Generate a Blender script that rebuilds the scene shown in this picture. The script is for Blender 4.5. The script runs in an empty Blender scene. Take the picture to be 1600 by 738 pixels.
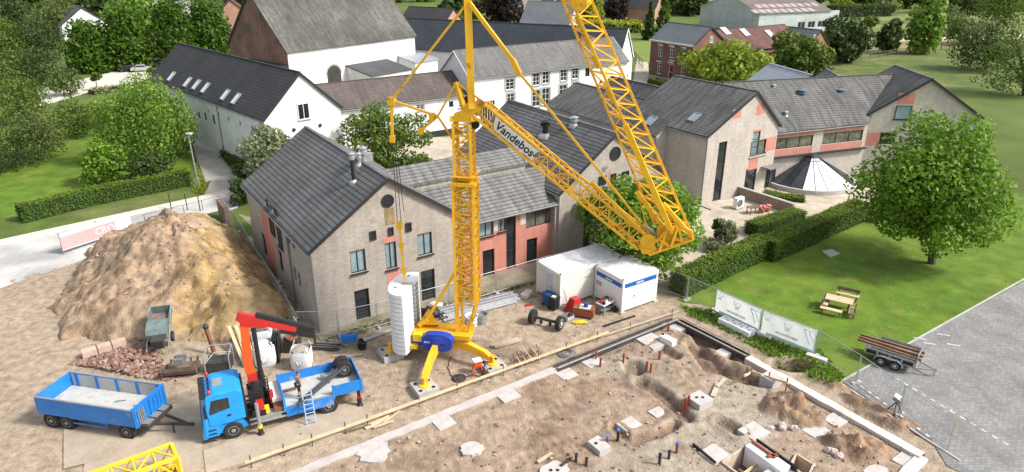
import bpy, math, random
import numpy as np
from mathutils import Vector, Matrix

SC = bpy.context.scene
COL = SC.collection
R = math.radians
rnd = random.Random(7)

# ------------------------------------------------------------------ camera, sky, sun, exposure
PITCH, CAM_H, FPX = R(22.6), 25.0, 1080.0
cd = bpy.data.cameras.new('camera'); cam = bpy.data.objects.new('camera', cd); COL.objects.link(cam)
cam.location = (0, 0, CAM_H); cam.rotation_euler = (R(90) - PITCH, 0, 0)
cd.sensor_fit = 'HORIZONTAL'; cd.sensor_width = 36; cd.lens = 36 * FPX / 1600; cd.clip_start = .5; cd.clip_end = 3000
SC.camera = cam
SUN_EL, SUN_AZ = R(44), R(103)            # azimuth clockwise from +Y
w = bpy.data.worlds.new('World'); SC.world = w; w.use_nodes = True
nt = w.node_tree; sky = nt.nodes.new('ShaderNodeTexSky'); sky.sky_type = 'NISHITA'; sky.sun_disc = False
sky.sun_elevation = SUN_EL; sky.sun_rotation = SUN_AZ; sky.air_density = 1.2; sky.dust_density = 2.5; sky.ozone_density = .6
bg = nt.nodes['Background']; bg.inputs[1].default_value = .15; hz = nt.nodes.new('ShaderNodeHueSaturation'); hz.inputs['Saturation'].default_value = .45; nt.links.new(sky.outputs[0], hz.inputs['Color']); nt.links.new(hz.outputs[0], bg.inputs[0])   # thin white cloud
sl = bpy.data.lights.new('sun', 'SUN'); sl.energy = 3.0; sl.angle = R(9); sl.color = (1, .96, .9)
so = bpy.data.objects.new('sun', sl); COL.objects.link(so)
sd = Vector((math.sin(SUN_AZ) * math.cos(SUN_EL), math.cos(SUN_AZ) * math.cos(SUN_EL), math.sin(SUN_EL)))
so.rotation_euler = sd.to_track_quat('Z', 'Y').to_euler(); so.location = sd * 200
vs = SC.view_settings; vs.view_transform = 'Standard'; vs.look = 'None'; vs.gamma = 1; vs.exposure = .66; vs.use_curve_mapping = False
SC.cycles.max_bounces = 5; SC.cycles.diffuse_bounces = 2; SC.cycles.glossy_bounces = 2; SC.cycles.transmission_bounces = 4

# ------------------------------------------------------------------ measuring helpers (a point of the photo -> the place)
_c, _s = math.cos(PITCH), math.sin(PITCH)
def ray(px, py):
    x, y = (px - 800) / FPX, (369 - py) / FPX
    return (x, _c + y * _s, -_s + y * _c)
def G(px, py, z=0.):
    d = ray(px, py); t = (z - CAM_H) / d[2]; return Vector((d[0] * t, d[1] * t, z))
def g2(px, py, z=0.):
    p = G(px, py, z); return (p.x, p.y)
def onplane(px, py, P0, P1):               # hit on the vertical plane through P0,P1: (distance along, height)
    dx, dy = P1[0] - P0[0], P1[1] - P0[1]; L = math.hypot(dx, dy); dx /= L; dy /= L
    d = ray(px, py); n = (-dy, dx)
    t = (P0[0] * n[0] + P0[1] * n[1]) / (d[0] * n[0] + d[1] * n[1])
    X, Yv, Z = d[0] * t, d[1] * t, CAM_H + d[2] * t
    return ((X - P0[0]) * dx + (Yv - P0[1]) * dy, Z)
ANG = R(33.4); CA, SA = math.cos(ANG), math.sin(ANG)
def U(u, v, z=None):                       # the direction grid of the village
    p = (u * CA - v * SA, u * SA + v * CA)
    return p if z is None else (p[0], p[1], z)

# ------------------------------------------------------------------ mesh builder
class MB:
    def __init__(s): s.v = []; s.f = []; s.m = []; s.mi = 0
    def add(s, vs, fs):
        o = len(s.v); s.v += [tuple(v) for v in vs]
        for f in fs: s.f.append(tuple(i + o for i in f)); s.m.append(s.mi)
        return s
    def quad(s, *p): return s.add(p, [tuple(range(len(p)))])
    def box(s, c, d, rz=0., tilt=None):
        x, y, z = d[0] / 2, d[1] / 2, d[2] / 2
        m = Matrix.Rotation(rz, 3, 'Z')
        if tilt is not None: m = m @ Matrix.Rotation(tilt[0], 3, 'X') @ Matrix.Rotation(tilt[1], 3, 'Y')
        vs = [Vector(c) + m @ Vector((a * x, b * y, e * z)) for e in (-1, 1) for b in (-1, 1) for a in (-1, 1)]
        return s.add(vs, [(0, 2, 3, 1), (4, 5, 7, 6), (0, 1, 5, 4), (2, 6, 7, 3), (0, 4, 6, 2), (1, 3, 7, 5)])
    def bx(s, x0, x1, y0, y1, z0, z1): return s.box(((x0 + x1) / 2, (y0 + y1) / 2, (z0 + z1) / 2), (x1 - x0, y1 - y0, z1 - z0))
    def bar(s, p, q, w, h=None, up=(0, 0, 1), w2=None, h2=None):
        p, q = Vector(p), Vector(q); d = (q - p).normalized(); h = h or w
        u = Vector(up)
        if abs(d.dot(u)) > .97: u = Vector((1, 0, 0))
        a = d.cross(u).normalized(); b = a.cross(d).normalized()
        w2 = w2 or w; h2 = h2 or h
        vs = [p + a * i * w / 2 + b * j * h / 2 for j in (-1, 1) for i in (-1, 1)] + [q + a * i * w2 / 2 + b * j * h2 / 2 for j in (-1, 1) for i in (-1, 1)]
        return s.add(vs, [(0, 1, 3, 2), (4, 6, 7, 5), (0, 4, 5, 1), (1, 5, 7, 3), (3, 7, 6, 2), (2, 6, 4, 0)])
    def tube(s, p, q, r, n=8, r2=None, cap=True):
        p, q = Vector(p), Vector(q); d = (q - p).normalized(); r2 = r if r2 is None else r2
        u = Vector((0, 0, 1)) if abs(d.z) < .95 else Vector((1, 0, 0))
        a = d.cross(u).normalized(); b = a.cross(d)
        ring = lambda c, rr: [c + (a * math.cos(t) + b * math.sin(t)) * rr for t in [2 * math.pi * i / n for i in range(n)]]
        fs = [(i, (i + 1) % n, n + (i + 1) % n, n + i) for i in range(n)]
        if cap: fs += [tuple(range(n - 1, -1, -1)), tuple(range(n, 2 * n))]
        return s.add(ring(p, r) + ring(q, r2), fs)
    def path(s, pts, r, n=6):
        for a, b in zip(pts[:-1], pts[1:]): s.tube(a, b, r, n)
        return s
    def prism(s, poly, z0, z1):
        n = len(poly); z0f = z0 if callable(z0) else (lambda i: z0); z1f = z1 if callable(z1) else (lambda i: z1)
        vs = [(p[0], p[1], z0f(i)) for i, p in enumerate(poly)] + [(p[0], p[1], z1f(i)) for i, p in enumerate(poly)]
        return s.add(vs, [tuple(range(n - 1, -1, -1)), tuple(range(n, 2 * n))] + [(i, (i + 1) % n, n + (i + 1) % n, n + i) for i in range(n)])
    def extr(s, prof, o, ax, ay, az, L):     # profile in (ax,ay), pushed L along az
        o, ax, ay, az = map(Vector, (o, ax, ay, az)); n = len(prof)
        a = [o + ax * p[0] + ay * p[1] for p in prof]
        vs = a + [p + az * L for p in a]
        return s.add(vs, [tuple(range(n - 1, -1, -1)), tuple(range(n, 2 * n))] + [(i, (i + 1) % n, n + (i + 1) % n, n + i) for i in range(n)])
    def lathe(s, c, prof, n=16, ax=(0, 0, 1)):
        c = Vector(c); ax = Vector(ax).normalized(); u = Vector((1, 0, 0)) if abs(ax.x) < .9 else Vector((0, 1, 0))
        a = ax.cross(u).normalized(); b = ax.cross(a)
        vs = []
        for r, z in prof:
            for i in range(n):
                t = 2 * math.pi * i / n; vs.append(c + ax * z + (a * math.cos(t) + b * math.sin(t)) * r)
        fs = []
        for k in range(len(prof) - 1):
            for i in range(n): j = (i + 1) % n; fs.append((k * n + i, k * n + j, (k + 1) * n + j, (k + 1) * n + i))
        fs.append(tuple(range(n - 1, -1, -1))); fs.append(tuple(range((len(prof) - 1) * n, len(prof) * n)))
        return s.add(vs, fs)
    def blob(s, c, r, seed=0, jag=.2, n=7):
        g = random.Random(seed); vs = []; fs = []; c = Vector(c)
        for i in range(1, n - 1):
            t = math.pi * i / (n - 1)
            for j in range(n + 2):
                p = 2 * math.pi * j / (n + 2); k = 1 + g.uniform(-jag, jag)
                vs.append(c + Vector((r[0] * math.sin(t) * math.cos(p), r[1] * math.sin(t) * math.sin(p), r[2] * math.cos(t))) * k)
        m = n + 2
        for i in range(n - 3):
            for j in range(m): fs.append((i * m + j, (i + 1) * m + j, (i + 1) * m + (j + 1) % m, i * m + (j + 1) % m))
        fs.append(tuple(range(m))); fs.append(tuple(range((n - 3) * m + m - 1, (n - 3) * m - 1, -1)))
        return s.add(vs, fs)
    def build(s, name, mats, parent=None, world=False, smooth=False):
        mats = mats if isinstance(mats, (list, tuple)) else [mats]
        vs = [Vector(v) for v in s.v]; loc = None
        if parent is not None and world:
            inv = MATS[parent.name].inverted(); vs = [inv @ v for v in vs]
        elif parent is None:
            xs = [v.x for v in vs]; ys = [v.y for v in vs]
            loc = Vector(((min(xs) + max(xs)) / 2, (min(ys) + max(ys)) / 2, min(v.z for v in vs))); vs = [v - loc for v in vs]
        me = bpy.data.meshes.new(name); me.from_pydata([tuple(v) for v in vs], [], s.f)
        for m in mats: me.materials.append(m)
        if len(mats) > 1: me.polygons.foreach_set('material_index', s.m)
        uvl = me.uv_layers.new(name='UVMap').data
        for p in me.polygons:
            nz = p.normal
            if abs(nz.z) > .97: a, b = Vector((1, 0, 0)), Vector((0, 1, 0))
            else: a = Vector((-nz.y, nz.x, 0)).normalized(); b = nz.cross(a)
            for li in p.loop_indices:
                q = vs[me.loops[li].vertex_index]; uvl[li].uv = (q.dot(a), q.dot(b))
        if smooth:
            me.polygons.foreach_set('use_smooth', [True] * len(me.polygons))
            try: me.set_sharp_from_angle(angle=R(40))
            except Exception: pass
        o = bpy.data.objects.new(name, me); COL.objects.link(o)
        if parent is not None: o.parent = parent
        if loc is not None: o.location = loc
        MATS[o.name] = Matrix.Translation(loc) if loc is not None else (MATS[parent.name].copy() if parent is not None else Matrix())
        return o
MATS = {}
def np_mesh(name, V, F, mat, parent=None, col=None, loc=None, smooth=False):
    V = np.asarray(V, dtype=np.float32); F = np.asarray(F, dtype=np.int32); k = F.shape[1]
    me = bpy.data.meshes.new(name); me.vertices.add(len(V)); me.vertices.foreach_set('co', V.ravel())
    me.loops.add(F.size); me.loops.foreach_set('vertex_index', F.ravel())
    me.polygons.add(len(F)); me.polygons.foreach_set('loop_start', np.arange(0, F.size, k, dtype=np.int32))
    if smooth: me.polygons.foreach_set('use_smooth', np.ones(len(F), dtype=bool))
    me.update(calc_edges=True)
    for m in (mat if isinstance(mat, (list, tuple)) else [mat]): me.materials.append(m)
    if col is not None:
        ca = me.color_attributes.new('tone', 'FLOAT_COLOR', 'POINT')
        c4 = np.ones((len(V), 4), dtype=np.float32); c4[:, :col.shape[1]] = col; ca.data.foreach_set('color', c4.ravel())
    o = bpy.data.objects.new(name, me); COL.objects.link(o)
    if parent is not None: o.parent = parent
    if loc is not None: o.location = loc
    MATS[o.name] = Matrix.Translation(loc) if loc is not None else (MATS[parent.name].copy() if parent is not None else Matrix())
    return o

def tag(o, label, cat, group=None, kind=None):
    if label: o['label'] = label
    if cat: o['category'] = cat
    if group: o['group'] = group
    if kind: o['kind'] = kind
    return o
def thing(name, label, cat, loc=(0, 0, 0), rz=0., group=None):
    o = bpy.data.objects.new(name, None); COL.objects.link(o); o.empty_display_size = .3
    o.location = loc; o.rotation_euler = (0, 0, rz)
    MATS[o.name] = Matrix.Translation(Vector(loc)) @ Matrix.Rotation(rz, 4, 'Z')
    return tag(o, label, cat, group)
def struct(o): o['kind'] = 'structure'; return o
def dup(o, loc, rz, label=None, sc=None):
    def cp(x, par):
        c = x.copy(); COL.objects.link(c); c.parent = par
        for k in [k for k in bpy.data.objects if k.parent == x]: cp(k, c)
        return c
    kids = {}
    for k in bpy.data.objects:
        if k.parent: kids.setdefault(k.parent.name, []).append(k)
    def cp2(x, par):
        c = x.copy(); COL.objects.link(c)
        if par: c.parent = par
        for k in kids.get(x.name, []): cp2(k, c)
        return c
    c = cp2(o, None); c.location = loc; c.rotation_euler = (0, 0, rz)
    if sc: c.scale = (sc,) * 3 if not isinstance(sc, tuple) else sc
    if label: c['label'] = label
    return c
def text(s, size, mat, parent, M4, name='lettering', depth=.006, align='CENTER', bold=.018):
    cu = bpy.data.curves.new('t', 'FONT'); cu.body = s; cu.size = size; cu.align_x = align; cu.align_y = 'CENTER'; cu.extrude = depth; cu.offset = bold * size; cu.resolution_u = 3
    t = bpy.data.objects.new('t', cu); COL.objects.link(t)
    dg = bpy.context.evaluated_depsgraph_get(); me = bpy.data.meshes.new_from_object(t.evaluated_get(dg))
    bpy.data.objects.remove(t); me.transform(M4); me.materials.clear(); me.materials.append(mat)
    o = bpy.data.objects.new(name, me); COL.objects.link(o); o.parent = parent; MATS[o.name] = MATS[parent.name].copy(); return o
def frame4(o, x, y):                      # matrix with x along x, y along y, origin o
    x = Vector(x).normalized(); y = Vector(y).normalized(); z = x.cross(y)
    m = Matrix.Identity(4)
    for i in range(3): m[i][0], m[i][1], m[i][2], m[i][3] = x[i], y[i], z[i], o[i]
    return m

# ------------------------------------------------------------------ materials
def _n(t, ty, **k):
    n = t.nodes.new(ty)
    for a, b in k.items(): setattr(n, a, b)
    return n
def M(name, col, rough=.8, var=.2, scale=2., metal=0., bump=0., bscale=25., rows=None, brick=None, streak=0., spec=.3, tone=False, trans=0., dirt=None, cols=None):
    m = bpy.data.materials.new(name); m.use_nodes = True; t = m.node_tree; L = t.links.new
    p = t.nodes['Principled BSDF']; p.inputs['Roughness'].default_value = rough; p.inputs['Metallic'].default_value = metal
    p.inputs['Specular IOR Level'].default_value = spec
    tc = _n(t, 'ShaderNodeTexCoord'); obj = tc.outputs['Object']; uv = tc.outputs['UV']
    def noise(sc, src=obj, det=4, dis=0.):
        n = _n(t, 'ShaderNodeTexNoise'); n.inputs['Scale'].default_value = sc; n.inputs['Detail'].default_value = det; n.inputs['Distortion'].default_value = dis; L(src, n.inputs['Vector']); return n.outputs['Fac']
    def rng(x, a, b, f0=.3, f1=.7):
        n = _n(t, 'ShaderNodeMapRange'); n.inputs[1].default_value = f0; n.inputs[2].default_value = f1; n.inputs[3].default_value = a; n.inputs[4].default_value = b; L(x, n.inputs[0]); return n.outputs[0]
    def mul(c, f):
        n = _n(t, 'ShaderNodeVectorMath', operation='SCALE'); L(c, n.inputs[0]); L(f, n.inputs['Scale']); return n.outputs[0]
    def mix(f, a, b):
        n = _n(t, 'ShaderNodeMix', data_type='RGBA'); L(f, n.inputs[0])
        for x, i in ((a, 6), (b, 7)):
            if isinstance(x, tuple): n.inputs[i].default_value = (*x[:3], 1)
            else: L(x, n.inputs[i])
        return n.outputs[2]
    rgb = _n(t, 'ShaderNodeRGB'); rgb.outputs[0].default_value = (*col, 1); c = rgb.outputs[0]
    hgt = None
    if cols:                                # second colour in large patches
        for (c2, sc2, lo, hi) in cols: c = mix(rng(noise(sc2, det=5, dis=.4), 0, 1, lo, hi), c, c2)
    if brick:
        b = _n(t, 'ShaderNodeTexBrick'); L(uv, b.inputs['Vector'])
        b.inputs['Scale'].default_value = 1; b.inputs['Brick Width'].default_value = .3; b.inputs['Row Height'].default_value = .1
        b.inputs['Mortar Size'].default_value = .014; b.inputs['Bias'].default_value = 0
        b.inputs['Color1'].default_value = (*[x * 1.12 for x in col], 1); b.inputs['Color2'].default_value = (*[x * .83 for x in col], 1); b.inputs['Mortar'].default_value = (*brick, 1)
        c = b.outputs[0]
    if tone:
        a = _n(t, 'ShaderNodeAttribute', attribute_name='tone'); mm = _n(t, 'ShaderNodeMix', data_type='RGBA', blend_type='MULTIPLY'); mm.inputs[0].default_value = 1
        L(c, mm.inputs[6]); L(a.outputs['Color'], mm.inputs[7]); c = mm.outputs[2]
    if var:
        c = mul(c, rng(noise(scale), 1 - var, 1 + var)); c = mul(c, rng(noise(scale * 9), 1 - var * .6, 1 + var * .6))
    if streak:
        mp = _n(t, 'ShaderNodeMapping'); mp.inputs['Scale'].default_value = (2.2, .25, 1); L(uv, mp.inputs['Vector'])
        c = mul(c, rng(noise(1.0, mp.outputs[0], 6), 1 - streak, 1 + streak * .5))
    if dirt: c = mix(rng(noise(dirt[1], det=6), 0, 1, dirt[2], dirt[2] + .12), c, dirt[0])
    if rows:
        per, dark, axis, wd = rows
        sx = _n(t, 'ShaderNodeSeparateXYZ'); L(uv, sx.inputs[0])
        d = _n(t, 'ShaderNodeMath', operation='DIVIDE'); L(sx.outputs[axis], d.inputs[0]); d.inputs[1].default_value = per
        fr = _n(t, 'ShaderNodeMath', operation='FRACT'); L(d.outputs[0], fr.inputs[0])
        c = mul(c, rng(fr.outputs[0], dark, 1, wd * .4, wd)); hgt = fr.outputs[0]
        fl = _n(t, 'ShaderNodeMath', operation='FLOOR'); L(d.outputs[0], fl.inputs[0])
        cx = _n(t, 'ShaderNodeCombineXYZ'); L(fl.outputs[0], cx.inputs[1])
        sy = _n(t, 'ShaderNodeMath', operation='MULTIPLY'); L(sx.outputs[1 - axis], sy.inputs[0]); sy.inputs[1].default_value = 3.3
        f2 = _n(t, 'ShaderNodeMath', operation='FLOOR'); L(sy.outputs[0], f2.inputs[0]); L(f2.outputs[0], cx.inputs[0])
        wn = _n(t, 'ShaderNodeTexWhiteNoise', noise_dimensions='2D'); L(cx.outputs[0], wn.inputs['Vector'])
        c = mul(c, rng(wn.outputs['Value'], .92, 1.08, 0, 1))
    L(c, p.inputs['Base Color'])
    if bump:
        bn = _n(t, 'ShaderNodeBump'); bn.inputs['Strength'].default_value = min(1, bump); bn.inputs['Distance'].default_value = .08
        L(noise(bscale, det=6) if hgt is None else hgt, bn.inputs['Height']); L(bn.outputs[0], p.inputs['Normal'])
    if trans:
        tr = _n(t, 'ShaderNodeBsdfTranslucent'); L(c, tr.inputs['Color']); ms = _n(t, 'ShaderNodeMixShader'); ms.inputs[0].default_value = trans
        L(p.outputs[0], ms.inputs[1]); L(tr.outputs[0], ms.inputs[2]); L(ms.outputs[0], t.nodes['Material Output'].inputs['Surface'])
    return m

m_white = M('white_limewash', (.7, .7, .69), .9, .08, .6, streak=.06, dirt=((.5, .49, .46), .35, .66))
m_cream = M('cream_render', (.56, .5, .45), .9, .08, .5, streak=.1)
m_brickA = M('taupe_brick', (.345, .30, .258), .9, .1, .5, brick=(.42, .39, .35), bump=0, streak=.14, dirt=((.16, .14, .125), .5, .66))
m_brickC = M('pale_brick', (.46, .40, .35), .9, .08, .5, brick=(.5, .46, .42), streak=.1)
m_pink = M('salmon_panel', (.52, .22, .17), .8, .1, .7, streak=.12)
m_redbrick = M('red_brick', (.20, .075, .055), .9, .2, .5, brick=(.2, .14, .12), streak=.12)
m_brownbrick = M('brown_brick', (.20, .13, .105), .9, .2, .5, brick=(.24, .2, .18), streak=.12)
m_oldbrick = M('old_brick', (.24, .105, .075), .9, .3, .35, brick=(.26, .2, .17), streak=.25, dirt=((.12, .1, .09), .3, .55))
m_orange = M('orange_brick', (.42, .2, .13), .9, .15, .5, brick=(.4, .3, .25))
m_slate = M('dark_slate_tiles', (.05, .049, .05), .75, .14, .4, rows=(.42, .45, 1, .3), bump=.3, streak=.12)
m_tileA = M('grey_concrete_tiles', (.165, .162, .16), .8, .2, .35, rows=(.38, .25, 1, .34), bump=.5, streak=.22)
m_tileW = M('weathered_pale_tiles', (.19, .185, .178), .8, .16, .6, rows=(.38, .35, 1, .32), bump=.5, streak=.5)
m_tileC = M('lichened_grey_tiles', (.14, .136, .13), .8, .2, .3, rows=(.34, .42, 1, .34), bump=.5, streak=.5)
m_tileB = M('brown_pantiles', (.12, .1, .088), .85, .2, .35, rows=(.36, .5, 1, .35), bump=.4, streak=.25)
m_barnroof = M('old_barn_roof', (.105, .1, .09), .9, .28, .15, rows=(.3, .8, 1, .3), streak=.35, cols=[((.16, .15, .135), .1, .5, .75)])
m_redtile = M('dark_red_tiles', (.14, .07, .06), .85, .2, .2, rows=(.4, .7, 1, .3), streak=.35)
m_eternit = M('fibre_cement_sheet', (.17, .135, .125), .9, .15, .2, rows=(1.1, .8, 0, .12), streak=.3)
m_greyroof = M('blue_grey_slates', (.13, .145, .155), .7, .12, .25, rows=(.3, .8, 1, .3), streak=.15)
m_zinc = M('zinc_sheet', (.36, .39, .42), .5, .08, .6, metal=.3, rows=(.55, .55, 0, .12))
m_dark = M('dark_trim', (.03, .03, .032), .6, .1)
m_gut = M('grey_gutter', (.2, .2, .2), .5, .1)
m_glass = M('window_glass', (.02, .024, .028), .08, .4, .8, spec=.6)
m_curtain = M('curtained_glass', (.13, .125, .1), .25, .5, 2.2, spec=.5)
m_blueglass = M('pale_reflecting_glass', (.22, .3, .33), .12, .2, .6, spec=.6)
m_frame = M('dark_window_frame', (.035, .033, .03), .5, .1)
m_wframe = M('white_window_frame', (.75, .75, .74), .5, .05)
m_stone = M('grey_window_stone', (.36, .36, .35), .9, .15)
m_yellow = M('crane_yellow', (.82, .44, .022), .42, .1, 1.5, spec=.45, dirt=((.42, .2, .03), 1.5, .61))
m_yellow2 = M('lemon_yellow_paint', (.82, .52, .03), .4, .08, 1.5, spec=.45)
m_blue = M('truck_blue', (.014, .18, .55), .4, .14, .8, spec=.5, dirt=((.22, .26, .3), 1.1, .6))
m_cyan = M('truck_cab_blue', (.012, .27, .7), .3, .08, .8, spec=.5, dirt=((.16, .27, .38), .9, .64))
m_royal = M('royal_blue_cover', (.008, .05, .42), .35, .1, 1.5, spec=.5)
m_red = M('crane_arm_red', (.46, .022, .02), .4, .1, 1.5, spec=.45)
m_ored = M('orange_red_paint', (.66, .085, .015), .4, .1, 1.5, spec=.45)
m_conc = M('grey_concrete', (.42, .40, .38), .9, .14, 1.2, bump=.2, dirt=((.3, .28, .25), 1.2, .62))
m_white2 = M('white_painted_concrete', (.74, .74, .75), .75, .06, 1.5, dirt=((.55, .54, .53), 1.8, .68))
m_pad = M('fresh_pale_concrete', (.47, .435, .41), .9, .12, 1.5, bump=.15, dirt=((.55, .47, .4), .9, .64))
m_beam = M('dusty_beam_concrete', (.58, .53, .49), .9, .12, .9, bump=.2, dirt=((.42, .34, .27), .6, .57))
m_cabin = M('offwhite_cabin_panel', (.68, .66, .6), .6, .05, 1, streak=.06)
m_cabin2 = M('white_cabin_panel', (.76, .76, .76), .55, .04, 1, streak=.05)
m_cabroof = M('white_corrugated_roof', (.74, .74, .75), .5, .06, .7, rows=(.3, .55, 0, .3), dirt=((.5, .5, .5), .35, .7))
m_band = M('blue_band', (.01, .11, .42), .5, .08)
m_signw = M('white_banner', (.9, .91, .91), .7, .03, 2, trans=.5)
m_signt = M('faded_teal_print', (.42, .62, .68), .7, .1, 3)
m_signg = M('grey_print', (.5, .52, .55), .7, .1, 3)
m_ink = M('black_print', (.02, .02, .022), .6, .05)
m_white_ink = M('white_print', (.8, .8, .8), .6, .03)
m_tyre = M('tyre_rubber', (.028, .027, .026), .85, .25, 4, dirt=((.12, .1, .08), 3, .62))
m_rim = M('wheel_steel', (.3, .3, .31), .45, .15, 3, metal=.4)
m_galv = M('galvanised_steel', (.42, .43, .44), .45, .12, 3, metal=.6)
m_wire = M('fence_wire', (.22, .23, .23), .6, .1, 3)
m_black = M('black_plastic', (.022, .022, .024), .5, .15, 2)
m_asph = M('chassis_dark', (.05, .048, .045), .7, .25, 2)
m_wood = M('new_timber', (.62, .47, .29), .8, .15, 1.5)
m_oldwood = M('weathered_wood', (.17, .12, .085), .85, .25, 2)
m_paleold = M('bleached_wood', (.5, .4, .31), .85, .15, 2)
m_rust = M('rusty_steel', (.2, .085, .045), .8, .3, 3)
m_redpipe = M('red_brown_pipe', (.27, .07, .04), .5, .12, 3)
m_bluecap = M('blue_cap', (.05, .2, .6), .5, .05)
m_bag = M('white_woven_bag', (.74, .74, .75), .8, .08, 3, bump=.3, bscale=9)
m_skipg = M('grey_green_paint', (.14, .19, .18), .6, .25, 2, dirt=((.14, .1, .08), 1.5, .6))
m_bedgrey = M('worn_truck_bed', (.47, .47, .44), .6, .14, .9, dirt=((.36, .32, .27), .9, .58))
m_bark = M('bark', (.09, .07, .05), .95, .3, 4, bump=.4)
m_pipegrey = M('grey_metal_profile', (.48, .5, .52), .45, .12, 2, metal=.3)
m_skin = M('skin', (.5, .29, .21), .6, .05)
m_grass = M('lawn_grass', (.095, .165, .012), .95, .26, .6, bump=.6, bscale=8, cols=[((.14, .185, .02), .12, .45, .75), ((.07, .13, .01), .3, .5, .75), ((.17, .17, .045), .7, .56, .78)])
m_rough = M('rough_grass', (.085, .125, .025), .95, .25, .4, bump=.6, bscale=5, cols=[((.17, .16, .06), .1, .48, .7)])
m_field = M('dry_field', (.2, .19, .075), .95, .2, .1, cols=[((.1, .14, .035), .05, .45, .6)])
m_gravel = M('beige_gravel', (.46, .40, .31), .95, .18, .8, bump=.4, bscale=14, cols=[((.34, .3, .23), .25, .5, .7)])
m_road = M('concrete_road', (.35, .345, .335), .9, .12, .3, streak=.08, cols=[((.5, .48, .45), .15, .45, .6)])
m_asphalt = M('pale_asphalt', (.40, .36, .31), .9, .15, .5)
m_pave = M('pale_pavement', (.55, .52, .45), .9, .1, .6)
m_farg = M('far_meadow', (.085, .125, .02), .95, .25, .02, cols=[((.14, .16, .035), .008, .45, .6), ((.06, .1, .025), .02, .5, .65)])
m_leaf = {k: M('leaf_' + k, c, .6, .12, 1.5, tone=True, trans=.38, spec=.3) for k, c in dict(
    chestnut=(.13, .25, .024), mid=(.1, .165, .028), willow=(.16, .28, .045), dark=(.055, .095, .025), lime=(.2, .28, .03),
    round=(.07, .145, .016), hedge=(.075, .145, .02), silver=(.2, .25, .14), purple=(.03, .022, .022), far=(.11, .16, .045)).items()}
# ------------------------------------------------------------------ ground
HX0, HX1, HY0, HY1 = -42., 38., 10., 58.
gb = MB(); B = 1600.
for x0, x1, y0, y1 in ((-B, B, HY1, B), (-B, B, -B, HY0), (-B, HX0, HY0, HY1), (HX1, B, HY0, HY1)):
    gb.quad((x0, y0, 0), (x1, y0, 0), (x1, y1, 0), (x0, y1, 0))
struct(gb.build('ground', m_farg))

def vnoise(x, y, sc, seed):
    g = np.random.RandomState(seed).rand(256, 256)
    xs, ys = x * sc + 60, y * sc + 60; xi = np.floor(xs).astype(int); yi = np.floor(ys).astype(int); fx = xs - xi; fy = ys - yi
    fx = fx * fx * (3 - 2 * fx); fy = fy * fy * (3 - 2 * fy)
    a = g[xi % 256, yi % 256]; b = g[(xi + 1) % 256, yi % 256]; c = g[xi % 256, (yi + 1) % 256]; d = g[(xi + 1) % 256, (yi + 1) % 256]
    return (a * (1 - fx) + b * fx) * (1 - fy) + (c * (1 - fx) + d * fx) * fy - .5
def fbm(x, y, sc, seed, o=4):
    return sum(vnoise(x, y, sc * 2 ** k, seed + k) / 1.8 ** k for k in range(o))
def inpoly(x, y, poly):
    r = np.zeros(x.shape, bool); n = len(poly)
    for i in range(n):
        (x1, y1), (x2, y2) = poly[i], poly[(i + 1) % n]
        c = ((y1 > y) != (y2 > y)) & (x < (x2 - x1) * (y - y1) / ((y2 - y1) or 1e-9) + x1); r ^= c
    return r
def dline(x, y, pts):
    d = np.full(x.shape, 1e9)
    for (x1, y1), (x2, y2) in zip(pts[:-1], pts[1:]):
        dx, dy = x2 - x1, y2 - y1; t = np.clip(((x - x1) * dx + (y - y1) * dy) / (dx * dx + dy * dy), 0, 1)
        d = np.minimum(d, np.hypot(x - x1 - t * dx, y - y1 - t * dy))
    return d
def soft(x, y, poly, wd):                  # 1 inside .. 0 outside, soft over wd
    s = np.where(inpoly(x, y, poly), 1., -1.) * dline(x, y, list(poly) + [poly[0]])
    return np.clip(s / wd + .5, 0, 1)
def pp(*a): return [g2(*q) for q in a]
ACT = [(-41.8, 10.2), (37.8, 10.2), g2(1490, 720), g2(1456, 694), g2(1308, 602), g2(1262, 575), g2(1100, 492), g2(1046, 460), g2(838, 446), g2(700, 482), g2(500, 536), g2(440, 490), g2(372, 380), g2(300, 378), g2(144, 400), (-41.8, 50)]
CON = pp((380, 790), (470, 740), (868, 580), (1052, 506), (1165, 562), (1440, 716), (1390, 800), (900, 900))
GREY = pp((905, 572), (985, 548), (1085, 585), (1190, 600), (1235, 640), (1200, 690), (1130, 720), (1110, 770), (930, 760), (900, 700), (975, 705), (1062, 668), (1080, 655), (1000, 606), (950, 590))
TREN = [(pp((1004, 598), (1040, 622), (1076, 652)), .45, .35), (pp((963, 668), (988, 694), (1058, 660)), .3, .25), (pp((1085, 540), (1120, 575), (1165, 592), (1180, 596)), .6, .55),
        (pp((1056, 508), (1165, 566), (1210, 590)), .5, .5), (pp((985, 570), (992, 580)), .5, .35), (pp((1128, 660), (1150, 676)), .35, .35), (pp((1030, 545), (1052, 556)), .4, .3)]
HEAP = [((1062, 590), 2.3, 1.5, .25), ((1240, 640), 1.75, 1.1, .85), ((1328, 698), 1.7, 1.0, .75), ((1352, 634), 1.5, .55, .45), ((1392, 662), 1.5, .5, .45), ((1306, 604), 1.1, .45, .35), ((1180, 578), 1.2, .6, .3), ((880, 700), 2., 1.2, .18), ((840, 605), 1.6, .9, .15), ((930, 608), 1.2, .8, .12), ((1110, 560), 1.3, .5, .3)]
HOLE = [((1236, 572), 1.25, .75, .95)]
PIT = [pp((1128, 724), (1162, 700), (1234, 745), (1200, 775)), pp((1234, 729), (1244, 711), (1271, 728), (1262, 748))]
ga = .13
xs = np.arange(HX0, HX1 + .001, ga); ys = np.arange(HY0, HY1 + .001, ga); GX, GY = np.meshgrid(xs, ys); NX, NY = len(xs), len(ys)
act = soft(GX, GY, ACT, 1.2); con = soft(GX, GY, CON, .5)
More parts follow.
